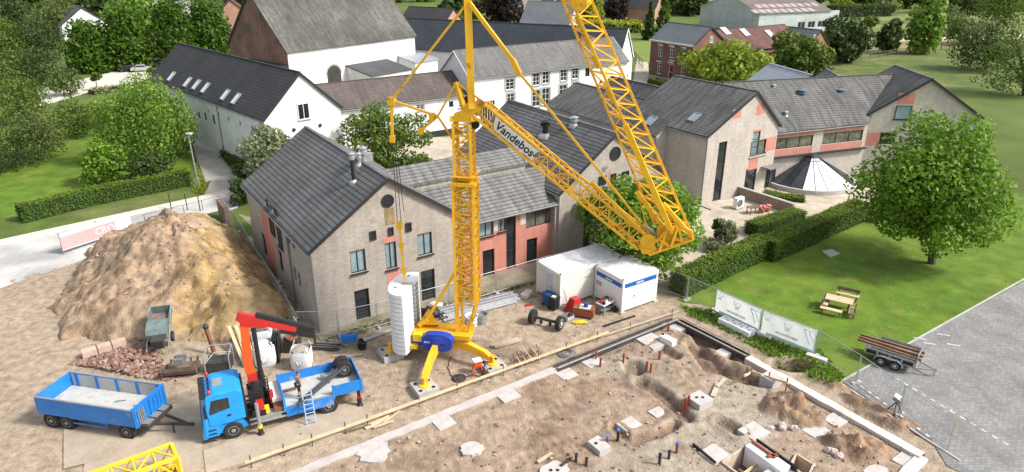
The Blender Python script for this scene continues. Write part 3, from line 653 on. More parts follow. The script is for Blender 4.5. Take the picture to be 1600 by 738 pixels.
b = MB(); b.bar(U(34.9, 43.5, 5.3), U(34.95, 47.35, 7.45), .12, .06); b.build('valley_flashing', m_galv, TW, world=True); b = MB(); b.bar(U(32.7, 47.25, 7.93), U(33.0, 49.4, 8.93), .12, .06); b.build('valley_flashing', m_galv, TW, world=True)
# ---- W1 white barn-house, left
def white_house():
    a = R(33.4 + 10.7); f = Vector(U(18.95, 79.4)); e = Vector((math.cos(a), math.sin(a))); nn = Vector((-e.y, e.x)); W, Ln = 9.8, 36.5
    FL, FR, BR, BL = [tuple(p) for p in (f, f + e * W, f + e * W + nn * Ln, f + nn * Ln)]; m0 = f + e * W / 2; m1 = m0 + nn * Ln
    ws = {'front': [(hr(FL, FR, (474, 174), 1.5, 1.9), (2, 1, m_wframe, m_glass, m_stone, 'window'))], 'left': [(hr(BL, FL, (x, y), .7, hh), W_SLIT) for x, y, hh in ((321, 182, 1.), (334, 187, 1.2), (311, 180, .8))] + [(hr(BL, FL, (x, y), .4, .5), W_SLIT) for x, y in ((341, 179), (357, 186), (375, 193), (394, 200), (325, 173))]}
    T, _ = house('long_white_house', 'long whitewashed house with dark slate roof and six roof windows, beside the driveway', 'house', FL, FR, BR, BL, 7.2, 7.2, (*m0, 11.8), (*m1, 11.8), m_white, m_slate, ws, oe=.3)
    L4 = ((*FL, 7.2), (*BL, 7.2), (*m0, 11.8), (*m1, 11.8))
    for x, y in ((270, 121), (295, 130), (309, 134), (323, 139), (354, 150), (371, 156)): skylight(T, *L4, x, y, .8, 1.5, m_galv, M('bright_skylight', (.72, .75, .76), .3, .1) if x == 270 else bpy.data.materials['bright_skylight'])
    for x, y in ((347, 214), (410, 205)):
        p, d, n = on_wall(BL, FL, x, y, .08); pipe_down(T, (p.x, p.y), 0, 7)
    for x, y in ((459, 203), (500, 196)):
        p, d, n = on_wall(FL, FR, x, y, .03); b = MB(); b.lathe(p, [(.22, 0), (.22, .05), (.1, .06)], 10, n); b.build('wall_anchor', m_dark, T, world=True)
    return FL, FR, BR, BL
W1 = white_house()
# ---- W2 low range with pantiles
FL, FR, BR, BL = U(29.0, 87.0), U(50.4, 87.0), U(50.4, 95.6), U(29.0, 95.6)
ww = [(hr(FL, FR, (657, 170), 1.2, 1.3), W_STONE), (hr(FL, FR, (722, 160), 1.0, 1.6), W_STONE)]
def cross_house(name, label, u0, u1, v0, v1, ze, zr, vr, wm, rm, wins, verge=m_dark, **kw):
    """ridge runs along u: gables at the u ends"""
    # FL..: rotate so that 'right' wall (facing -v) holds the windows
    FL, FR, BR, BL = U(u0, v1), U(u0, v0), U(u1, v0), U(u1, v1)
    return house(name, label, kw.pop('cat', 'building'), FL, FR, BR, BL, ze, ze, U(u0, vr, zr), U(u1, vr, zr), wm, rm, wins, verge=verge, **kw)
P0, P1 = U(28.8, 87.0), U(50.6, 87.0)
TW2, _ = cross_house('low_white_range', 'low white range with brown pantile roof linking the two white houses', 28.8, 50.6, 87.0, 95.6, 5.6, 8.2, 91.3, m_white, m_tileB,
    {'right': [(hr(P0, P1, (657, 168), 1.3, .9), W_STONE), (hr(P0, P1, (722, 161), 1.1, 1.3), W_STONE), (hr(P0, P1, (705, 163), .7, .8), W_SLIT)]})
wall_rect(TW2, P0, P1, (onplane(655, 215, P0, P1)[0], onplane(722, 205, P0, P1)[0], -.2, .9), m_dark, 'plinth', .03)
# ---- W4 tall white house with stone-framed windows
P0, P1 = U(49.6, 86.2), U(82.5, 86.2)
def st(x, y, w_, h_): return (hr(P0, P1, (x, y), w_, h_), W_STONE)
ws = [st(797, 132, 1.5, 1.6), st(838, 124, 1.2, 1.9), st(853, 121, 1.2, 1.9), st(881, 117, 1.2, 1.9), st(899, 114, 1.2, 1.9), st(798, 155, 1.3, 1.6), st(838, 154, 1.4, 2.5), st(853, 151, 1.4, 2.5), st(880, 143, 1.4, 2.0), st(899, 139, 1.2, 2.0),
      (hr(P0, P1, (918, 113), .9, 1.3), W_SLIT), (hr(P0, P1, (939, 128), .6, .7), W_SLIT), (hr(P0, P1, (762, 176), 2.6, 3.4), (6, 1, m_wframe, m_glass, None, 'door'))]
TW4, _ = cross_house('white_farmhouse', 'tall white farmhouse with grey roof and two rows of stone framed windows', 49.6, 79.5, 86.2, 94.6, 8., 11.2, 90.4, m_white, m_tileW, {'right': ws}, m_white)
for o in list(TW4.children):
    if o.name.startswith('roof'): o.data.materials[0] = M('farmhouse_grey_tiles', (.15, .145, .138), .85, .15, .3, rows=(.34, .6, 1, .3), streak=.25)
for (k_, stl) in ws:
    if stl is W_STONE:
        b = MB(); P0v = Vector(P0); d = (Vector(P1) - P0v).normalized(); n = Vector((d.y, -d.x)); rz = math.atan2(d.y, d.x); a_, e_, lo, hi = k_
        for (x0, x1, za, zb) in ((a_ - .22, a_ - .003, lo, hi), (e_ + .003, e_ + .22, lo, hi), (a_ - .22, e_ + .22, hi + .003, hi + .25)):
            q = P0v + d * (x0 + x1) / 2 + n * .02; b.box((q.x, q.y, (za + zb) / 2), (x1 - x0, .06, zb - za), rz)
        b.build('stone_surround', m_stone, TW4, world=True)
# ---- W3 dark roofed wing with the white end gable
def w3():
    g0 = Vector(U(88.7, 96.7)); e = (Vector(U(64.2, 138)) - g0).normalized(); n = Vector((-e.y, e.x))   # e runs back-left
    if n.y < 0: n = -n
    hw = 4.4; Ln = 47.5; g1 = g0 + e * Ln
    FL, FR, BR, BL = g0 - n * hw, g0 + n * hw, g1 + n * hw, g1 - n * hw
    return house('white_wing', 'long white wing with dark ribbed roof and pointed white end gable, behind the farmhouse', 'building', tuple(FL), tuple(FR), tuple(BR), tuple(BL), 6.2, 6.2, (*g0, 11.5), (*g1, 11.5), m_white, M('dark_ribbed_sheet', (.05, .056, .066), .6, .12, .3, rows=(.5, .5, 1, .25), streak=.12),
        {'front': [(hr(tuple(FL), tuple(FR), (x, y), .7, .7), W_SLIT) for x, y in ((965, 122), (981, 118))]}, verge=m_white)
w3()
# ---- big old barn
def barn():
    a = R(33.4 + 18.6); e = Vector((math.cos(a), math.sin(a))); n = Vector((-e.y, e.x)); f = Vector(U(33.1, 117.)); W, Ln = 17., 29.
    FRw, BRw = f, f + e * Ln; FLw, BLw = f + n * W, f + e * Ln + n * W; m0 = f + n * W / 2; m1 = m0 + e * Ln; z = 18.4
    k = hr(tuple(FRw), tuple(BRw), (522, 116), 3.6, 5.2)
    T, _ = house('old_barn', 'big old barn with steep grey roof and brick end gable', 'barn', tuple(FLw), tuple(FRw), tuple(BRw), tuple(BLw), 9.5, 9.5, (*m0, z), (*m1, z), m_white, m_barnroof, {}, oe=.5, of=.3, gut=None, verge=m_barnroof)
    b = MB(); L = lambda p, zz: (p.x - e.x * .03, p.y - e.y * .03, zz)
    b.quad(L(FLw, -.3), L(FRw, -.3), L(FRw, 9.5), L(m0, z), L(FLw, 9.5)); b.build('brick_gable', m_oldbrick, T, world=True)
    b = MB(); s, zc = onplane(522, 116, tuple(FRw), tuple(BRw)); q = Vector(FRw) + e * s; nn = Vector((e.y, -e.x)); pr = []
    for i in range(13): t = math.pi * i / 12; pr.append((1.5 * math.cos(t), zc + 1.5 * math.sin(t)))
    prof = [(1.5, 0)] + pr + [(-1.5, 0)]
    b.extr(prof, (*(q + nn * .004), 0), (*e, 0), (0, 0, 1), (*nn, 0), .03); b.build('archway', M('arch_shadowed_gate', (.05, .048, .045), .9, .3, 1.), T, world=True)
    b = MB()
    for i in range(14):
        t0, t1 = math.pi * i / 14, math.pi * (i + 1) / 14
        P = lambda t, r: (*(q + nn * .05 + e * r * math.cos(t)), zc + r * math.sin(t))
        b.quad(P(t0, 1.52), P(t0, 1.8), P(t1, 1.8), P(t1, 1.52))
    b.build('arch_stone', m_stone, T, world=True)
    # lean-to annexes in the court
    for nm, lab, px, L1, D, z1, z2, rm in (('flat_shed', 'white shed with dark felt roof in front of the old barn', (541, 104), 9.5, 6.5, 4.4, 5.6, M('dark_felt_roof', (.08, .08, .085), .8, .2, .3)), ('flat_shed', 'small white outhouse with grey roof beside the felt roofed shed', (622, 88), 6., 4.5, 5., 5.8, bpy.data.materials['zinc_sheet'])):
        s, zc2 = onplane(px[0], px[1], tuple(FRw), tuple(BRw)); o = Vector(FRw) + e * s + nn * .05
        T2 = thing(nm, lab, 'shed', (*(o + e * L1 / 2 + nn * D / 2), 0), a)
        bb = MB(); bb.prism([tuple(o), tuple(o + nn * D), tuple(o + nn * D + e * L1), tuple(o + e * L1)], -.3, lambda i: (z2, z1, z1, z2)[i]); bb.build('wall', m_white, T2, world=True)
        bb = MB(); slab(bb, [(*(o + nn * (D + .2) - e * .2), z1 + .02), (*(o + nn * (D + .2) + e * (L1 + .2)), z1 + .02), (*(o + e * (L1 + .2)), z2 + .02), (*(o - e * .2), z2 + .02)], .2); bb.build('roof', rm, T2, world=True)
        if L1 > 8:
            c0 = tuple(o + nn * D); c1 = tuple(o + nn * D + e * L1)
            bb = MB(); 
            for i in range(9):
                q2 = Vector(c0) + e * (1. + i * .5) + nn * .04; bb.box((q2.x, q2.y, 2.6), (.28, .08, 2.6), a)
            bb.build('shutters', m_gut, T2, world=True)
    T3 = thing('lean_to', 'dark tiled lean-to against the brick gable of the old barn', 'shed', (*(f + n * 4), 0), a)
    bb = MB(); bb.prism([tuple(f + n * .3 - e * .06), tuple(f + n * 11 - e * .06), tuple(f + n * 11 - e * 5), tuple(f + n * .3 - e * 5)], -.3, lambda i: (7., 7., 5., 5.)[i]); bb.build('wall', m_oldbrick, T3, world=True)
    bb = MB(); slab(bb, [(*(f + n * .1 - e * 5.3), 5.), (*(f + n * .1 - e * .05), 7.2), (*(f + n * 11.2 - e * .05), 7.2), (*(f + n * 11.2 - e * 5.3), 5.)], .15); bb.build('roof', m_slate, T3, world=True)
barn()
# ---- H1 red brick villa and H2 long red roof
P0, P1 = U(105.2, 107.3), U(105.2, 95.7)
VW = lambda x, y, w_, h_: (hr(P0, P1, (x, y), w_, h_), W_STONE)
TH1, _ = house('brick_villa', 'red brick villa with grey slate roof and pale cornice', 'house', U(105.2, 95.7), U(114.4, 95.7), U(114.4, 107.3), U(105.2, 107.3), 7.6, 7.6, U(109.8, 95.7, 10.7), U(109.8, 107.3, 10.7), m_redbrick, m_greyroof,
    {'left': [VW(1032, 80, 1.15, 2.1), VW(1050, 82, 1.15, 2.1), VW(1069, 86, 1.15, 2.1), VW(1030, 107, 1.15, 2.2), VW(1067, 110, 1.15, 2.2), (hr(P0, P1, (1048, 113), 1.3, 3.0), (1, 2, m_wframe, M('wine_red_door', (.12, .02, .025), .5, .1), None, 'door'))], 'front': [(hr(U(105.2, 95.7), U(114.4, 95.7), (1111, 62), .8, 1.2), W_STONE)]})
b = MB(); 
for p_, q_ in ((U(105.0, 95.5, 7.5), U(105.0, 107.5, 7.5)),): b.bar(p_, q_, .5, .32)
b.build('cornice', m_cream, TH1, world=True)
for (x, y) in ((1032, 70), (1050, 72), (1069, 75), (1030, 96), (1067, 98), (1048, 98), (1050, 95)):
    s, z = onplane(x, y, P0, P1); q = Vector(P0).lerp(Vector(P1), s / 11.6); b = MB(); b.box((q.x - .05, q.y - .03, z), (1.5, .08, .28), R(33.4 - 90)); b.build('stone_lintel', m_cream, TH1, world=True)
wall_rect(TH1, P0, P1, (0, 11.6, -.2, .5), m_stone, 'plinth', .06, .05)
TH2, _ = cross_house('red_roof_stable', 'long red brick building with dark red tiled roof behind the brick villa', 114.6, 141., 96.5, 108., 5.6, 9.0, 102., m_redbrick, m_redtile, {}, m_oldbrick)
r4 = (U(114.6, 96.5, 5.6), U(141, 96.5, 5.6), U(114.6, 102, 9.), U(141, 102, 9.))
for x, y in ((1133, 50), (1163, 52), (1202, 54)): skylight(TH2, *r4, x, y, 1.7, 2.3, m_galv, M('milky_roof_light', (.7, .72, .7), .4, .1) if x == 1133 else bpy.data.materials['milky_roof_light'])
house('brick_annexe', 'small orange brick annexe at the end of the long red roofed building', 'house', U(141.2, 95), U(148, 95), U(148, 106), U(141.2, 106), 5.2, 5.2, U(144.6, 95, 8.2), U(144.6, 106, 8.2), M('bright_red_brick', (.32, .12, .07), .9, .2, .5, brick=(.3, .2, .15)), m_greyroof, {'front': [(hr(U(141.2, 95), U(148, 95), (1272, 60), .9, 1.5), W_STONE)]})
# ------------------------------------------------------------------ the care home on the right (C group)
C1F = [U(53.9, 46.), U(65.2, 46.), U(65.2, 57.5), U(53.9, 57.5)]
P0, P1 = C1F[0], C1F[1]; F = lambda *q: hp(P0, P1, *q)
a0, a1 = onplane(1134, 315, P0, P1)[0], onplane(1151, 195, P0, P1)[0]; kL = (1.9, 3.15); b0 = onplane(1184, 200, P0, P1)[0]; kR = (b0 - .6, b0 + .6); print('strip', a0, a1, b0)
ws = {'front': [((kL[0], kL[1], .15, 6.6), (1, 5, m_frame, m_glass, None, 'window')), ((kR[0], kR[1], 4.4, 6.95), (1, 3, m_frame, m_blueglass, None, 'window')), (F(1174, 222, 1197, 240), (2, 1, m_frame, m_curtain, m_stone, 'window')), (F(1166, 265, 1178, 298), DOOR_D), (F(1198, 263, 1209, 296), DOOR_D)],
      'left': [(hr(C1F[3], C1F[0], (1090, 324), 3.4, .5), W_SLIT)]}
TC1, _ = house('care_home_gable', 'tall pale brick gable wing with long strip window, right of the jib', 'building', *C1F, 7.55, 7.2, U(60.7, 46, 11.2), U(60.7, 57.5, 11.2), m_brickC, m_tileC, ws)
for q in (F(1146, 172, 1157, 184), F(1183, 164, 1193, 178), F(1198, 216, 1210, 234), F(1171, 247, 1183, 263)): wall_rect(TC1, P0, P1, q, m_pink, 'panel', .012)
wall_rect(TC1, P0, P1, (kR[0] - .1, kR[1] + .1, 6.95, 7.15), m_pink, 'panel', .014)
b = MB(); k = F(1191, 248, 1213, 262); q = Vector(P0).lerp(Vector(P1), (k[0] + k[1]) / 2 / 11.3); nn = Vector((SA, -CA))
b.box((q.x + nn.x * .6, q.y + nn.y * .6, 2.75), (k[1] - k[0], 1.2, .12), ANG); b.build('door_canopy', m_gut, TC1, world=True)
p = Vector(U(53.85, 45.9)); pipe_down(TC1, p, 0, 7.4, .07)
c4 = (U(53.9, 46, 7.55), U(53.9, 57.5, 7.55), U(60.7, 46, 11.2), U(60.7, 57.5, 11.2)); skylight(TC1, *c4, 1086, 186, .8, 1.3, m_galv)
# catslide bay on the left
TC0 = thing('care_home_bay', 'low pale brick bay under a catslide roof, left of the tall pale gable', 'building', U(53.1, 54.5, 0), ANG)
b = MB(); b.prism([U(52.4, 51.6), U(53.88, 51.6), U(53.88, 57.4), U(52.4, 57.4)], -.3, lambda i: (6.5, 7.4, 7.4, 6.5)[i]); b.build('wall', m_brickC, TC0, world=True)
b = MB(); slab(b, [U(52.1, 51.4, 6.5), U(54.2, 51.4, 7.85), U(54.2, 57.6, 7.85), U(52.1, 57.6, 6.5)]); b.build('roof', m_tileC, TC0, world=True)
skylight(TC0, U(52.1, 51.4, 6.6), U(52.1, 57.6, 6.6), U(54.2, 51.4, 7.95), U(54.2, 57.6, 7.95), 1018, 191, .9, 1.3, m_galv)
pipe_down(TC0, Vector(U(52.35, 51.5)), 0, 6.4, .07)
house('care_home_range', 'lower grey tiled range nearest the white farmhouse, behind the round window gable', 'building', U(52.5, 57.7), U(61.9, 57.7), U(61.9, 71.4), U(52.5, 71.4), 6.4, 6.4, U(57.3, 57.7, 8.6), U(57.3, 71.4, 8.6), m_brickC, m_tileC,
      {'left': [((x, x + 1.2, 4.2, 5.6), W_DARK) for x in (2., 6., 10.)]})
house('care_home_range', 'second lower grey tiled range, between the nearer range and the tall pale gable', 'building', U(62, 57.7), U(67.4, 57.7), U(67.4, 73), U(62, 73), 6.4, 6.4, U(64.7, 57.7, 8.5), U(64.7, 73, 8.5), m_brickC, m_tileC, {})
# C2 angled middle wing
Q0, Q1 = Vector(U(65.3, 46.75)), Vector(U(78.6, 43.5)); dq = (Q1 - Q0).normalized(); nq = Vector((-dq.y, dq.x))
P0, P1 = tuple(Q0), tuple(Q1); F = lambda *q: hp(P0, P1, *q)
r1, r2 = G(1130, 131, 10.4), G(1395, 118, 10.4)
za = onplane(1240, 214, P0, P1)[1]; zb = onplane(1240, 232, P0, P1)[1]
kA, kB = F(1211, 214, 1268, 231), F(1287, 209, 1345, 226); zl, zh = 4.15, 5.45
TC2, _ = house('care_home_wing', 'angled middle wing of the care home with salmon bands and wide curtained windows', 'building', tuple(Q0 + nq * 14.5), P0, P1, tuple(Q1 + nq * 14.5), 6.25, 6.25, tuple(r1), tuple(r2), m_brickC, m_tileC,
    {'right': [((kA[0], kA[1], zl, zh), W_WIDE), ((kB[0], kB[1], zl, zh), W_WIDE)]}, oe=.45, of=.05, verge=None)
for k in (kA, kB):
    wall_rect(TC2, P0, P1, (k[0] - .1, k[1] + .1, zh + .05, 6.1), m_pink, 'panel', .015); wall_rect(TC2, P0, P1, (k[0] - .1, k[1] + .1, 3.35, zl - .05), m_pink, 'panel', .015)
b = MB(); o = Q0 - nq * .2; o2 = Q1 - nq * .2; b.bar((*o, 3.25), (*o2, 3.25), .5, .12); b.build('band_cornice', m_dark, TC2, world=True)
s4 = ((*Q0, 6.25), (*Q1, 6.25), tuple(r1), tuple(r2))
skylight(TC2, *s4, 1270, 163, 1.2, 1.3, m_galv, m_curtain)
m_cowl = M('blue_grey_cowl', (.12, .17, .26), .5, .1)
for x, y in ((1252, 155), (1312, 154)): flue(TC2, *s4, x, y, .9, .26, m_cowl, m_cowl, 'vent_cowl')
for x, y in ((1208, 142), (1227, 184)): flue(TC2, *s4, x, y, .5, .14, m_galv, m_white2, 'vent_pipe')
# C3 right gable wing
E0 = Vector(U(79., 44.2)); cr = Vector((math.cos(ANG + R(-38)), math.sin(ANG + R(-38)))); nr = Vector((-cr.y, cr.x)); W3_ = 12.8
FL, FR = E0, E0 + cr * W3_; BR, BL = FR + nr * 10.5, FL + nr * 10.5; m0 = FL + cr * W3_ / 2
P0, P1 = tuple(FL), tuple(FR); F = lambda *q: hp(P0, P1, *q)
TC3, _ = house('care_home_gable', 'right hand gable wing of the care home with salmon panels, above the big tree', 'building', P0, P1, tuple(BR), tuple(BL), 6.9, 6.9, (*m0, 11.1), (*(m0 + nr * 9.5), 11.1), m_brickC, m_tileC,
    {'front': [(F(1401, 165, 1421, 187), (1, 1, m_frame, m_blueglass, m_dark, 'window')), (F(1373, 207, 1397, 226), W_DARK), ((7.2, 8.8, 3.9, 5.6), W_DARK), ((9.5, 11.5, .3, 2.6), W_DARK)]})
for q in (F(1405, 146, 1428, 163), F(1350, 207, 1372, 228)): wall_rect(TC3, P0, P1, q, m_pink, 'panel', .012)
# roofs peeping over the ridge
zr0, zr1 = G(1203, 100, 9.6), G(1246, 113, 9.6); ax = (zr1 - zr0).normalized(); n2_ = Vector((-ax.y, ax.x, 0))
def ridge_house(name, label, x0, y0, x1, y1, z, ze, hw, wm, rm, cat='house', ext=0., **kw):
    a, b_ = G(x0, y0, z), G(x1, y1, z); d = (b_ - a).normalized(); b_ = b_ + d * ext; n = Vector((-d.y, d.x, 0)); n = n if n.y > 0 else -n
    q = lambda p: (p.x, p.y)
    # gable at the left end is 'front'
    FLp, FRp, BRp, BLp = a + n * hw, a - n * hw, b_ - n * hw, b_ + n * hw
    return house(name, label, cat, q(FLp), q(FRp), q(BRp), q(BLp), ze, ze, tuple(a), tuple(b_), wm, rm, kw.pop('wins', {}), **kw), (q(FLp), q(FRp), q(BRp), q(BLp))
ridge_house('zinc_roof_house', 'house with pale standing seam zinc roof peeping over the care home ridge', 1203, 101, 1246, 113, 9.8, 6.8, 4.2, m_slate, m_zinc, ext=3)
ridge_house('slate_roof_house', 'small pale slate roof peeping over the care home ridge right of the zinc roof', 1292, 110, 1312, 122, 9.6, 7.6, 2.6, m_slate, m_tileW, ext=3)
# glass cone
Tc = Vector(G(1275, 243, 3.3)); cx_, cy_ = Tc.x, Tc.y; q = Q0 + dq * ((Vector((cx_, cy_)) - Q0).dot(dq)); rc = 5.1
TG = thing('glass_cone', 'half cone glass roof light standing against the care home wall', 'roof light', (q.x, q.y, 0), math.atan2(dq.y, dq.x))
ga_ = MB(); gb_ = MB(); rb_ = MB(); NS = 12; apex = Vector((0, -.5, 3.35))
pt_ = lambda i, z, r: Vector((-r * math.cos(math.pi * i / NS), -r * math.sin(math.pi * i / NS) - .05, z))
for i in range(NS):
    tgt = ga_ if 3 <= i <= 7 else gb_
    a_, b__ = pt_(i, .5, rc), pt_(i + 1, .5, rc); t_ = .12; tgt.quad(a_, b__, apex.lerp(b__, t_), apex.lerp(a_, t_))
ga_.build('bright_panes', M('pale_glass', (.8, .84, .88), .25, .05, 1, spec=.6), TG); gb_.build('dark_panes', M('dark_glass', (.035, .04, .045), .06, .3, 1, spec=.7), TG)  # middle panes coloured pale, outer panes coloured dark
for i in range(NS + 1): rb_.bar(pt_(i, .5, rc), apex, .05, .06)
for zf in (.25,):
    for i in range(NS): rb_.bar(pt_(i, .5, rc).lerp(apex, .78), pt_(i + 1, .5, rc).lerp(apex, .78), .06, .06)
rb_.lathe(apex + Vector((0, 0, -.3)), [(.65, 0), (.5, .2), (.2, .35)], 12); rb_.build('glazing_bars', m_dark, TG)
cb = MB()
for i in range(24):
    t0, t1 = math.pi * i / 24, math.pi * (i + 1) / 24; P_ = lambda t, r: (-r * math.cos(t), -r * math.sin(t) - .05)
    cb.prism([P_(t0, rc - .1), P_(t0, rc + .3), P_(t1, rc + .3), P_(t1, rc - .1)], 0, .5)
cb.build('plinth', m_conc, TG)
# terrace things
Tac = thing('heat_pump', 'white outdoor heat pump unit with round fan on the terrace by the strip window', 'heat pump', G(1153, 326), ANG)
b = MB(); b.bx(-.55, .55, -.25, .25, .12, 1.25); b.build('case', m_cabin2, Tac); b = MB(); b.lathe((-.12, -.25, .68), [(.4, 0), (.4, .03), (.34, .04), (.32, -.01)], 20, (0, -1, 0)); b.build('fan_grille', m_gut, Tac)
b = MB(); b.bx(-.5, -.4, -.25, .25, 0, .12); b.build('foot', m_dark, Tac); b = MB(); b.bx(.4, .5, -.25, .25, 0, .12); b.build('foot', m_dark, Tac)
lw = MB(); a_, b__ = G(1150, 306), G(1238, 335); lw.bar((a_.x, a_.y, .55), (b__.x, b__.y, .55), .3, 1.1); lo = lw.build('garden_wall', M('brown_garden_brick', (.25, .19, .15), .9, .2, .5, brick=(.3, .26, .22)));
tag(lo, 'low brown brick garden wall between the terrace and the glass cone', 'wall')
lw = MB(); lw.bar((a_.x, a_.y, 1.13), (b__.x, b__.y, 1.13), .4, .07); lw.build('coping', m_conc, lo, world=True)
def terrace_table(px, py, label, rz=.3):
    T = thing('garden_table', label, 'table', G(px, py), rz); b = MB(); b.bx(-.6, .6, -.4, .4, .7, .75); b.build('tabletop', m_oldwood, T)
    for sx in (-1, 1):
        for sy in (-1, 1): b = MB(); b.bar((sx * .5, sy * .32, 0), (sx * .5, sy * .32, .7), .07); b.build('leg', m_oldwood, T)
terrace_table(1176, 334, 'weathered wooden garden table by the low brown garden wall')
T = thing('garden_chair', 'wooden garden chair at the end of the clipped box hedge on the terrace', 'chair', G(1175, 357), 1.2)
b = MB(); b.bx(-.25, .25, -.25, .25, .42, .47); b.build('seat', m_oldwood, T); b = MB(); b.bx(-.25, .25, .2, .25, .5, .95); b.build('backrest', m_oldwood, T)
for sx in (-1, 1):
    for sy in (-1, 1): b = MB(); b.bar((sx * .22, sy * .22, 0), (sx * .22, sy * .22, .42), .05); b.build('leg', m_oldwood, T)
for i, (x, y, lab) in enumerate(((1190, 333, 'terracotta planter with pink flowers nearest the garden table'), (1198, 331, 'terracotta planter with pink flowers at the foot of the garden wall'))):
    T = thing('planter', lab, 'planter', G(x, y), 0, 'terracotta planters'); b = MB(); b.lathe((0, 0, 0), [(.22, 0), (.36, .45), (.38, .5), (.3, .5)], 14); b.build('pot', M('terracotta', (.42, .16, .09), .8, .15) if i == 0 else bpy.data.materials['terracotta'], T)
    b = MB(); b.blob((0, 0, .62), (.38, .38, .25), i + 3, .3); b.build('flowers', M('pink_flowers', (.55, .2, .2), .8, .4, 8) if i == 0 else bpy.data.materials['pink_flowers'], T)

# ------------------------------------------------------------------ foliage
def quads(P, N, size, rng, jit=.35):
    n = len(P); N = N / np.maximum(1e-6, np.linalg.norm(N, axis=1, keepdims=True))
    t = rng.normal(size=(n, 3)); t -= N * (t * N).sum(1, keepdims=True); t /= np.maximum(1e-6, np.linalg.norm(t, axis=1, keepdims=True)); b = np.cross(N, t)
    s = size * rng.uniform(1 - jit, 1 + jit, (n, 1)); a = s * .5; l = s * rng.uniform(.55, .85, (n, 1))
    bend = N * s * rng.uniform(-.25, .05, (n, 1))
    V = np.stack([P - t * l, P - b * a + bend * .0, P + t * l + bend, P + b * a], 1).reshape(-1, 3)
    return V, np.arange(4 * n).reshape(n, 4)
def tone(n, rng, lo=.72, hi=1.3, warm=.25, per=4):
    k = rng.uniform(lo, hi, (n, 1)); wv = rng.uniform(0, warm, (n, 1)); c = np.concatenate([k * (1 + wv), k * (1 + wv * .35), k * (1 - wv * .4)], 1)
    return np.repeat(c, per, 0)
def lobes_leaves(lobes, n, size, rng, up=.35, fill=.25, rnd_=.75):
    vol = np.array([r[0] * r[1] + r[1] * r[2] + r[0] * r[2] for _, r in lobes]); cnt = np.maximum(20, (n * vol / vol.sum()).astype(int)); Ps = []; Ns = []
    for (c, r), k in zip(lobes, cnt):
        d = rng.normal(size=(k, 3)); d /= np.linalg.norm(d, axis=1, keepdims=True)
        rad = np.where(rng.rand(k) < fill, rng.uniform(.25, .8, k), rng.uniform(.8, 1.08, k))[:, None]
        Ps.append(np.array(c) + d * rad * np.array(r)); Ns.append(d + rng.normal(size=(k, 3)) * rnd_ + np.array([0, 0, up]))
    return np.concatenate(Ps), np.concatenate(Ns)
def mperpx(p): return (p[1] * _c - (p[2] - CAM_H) * _s) / FPX
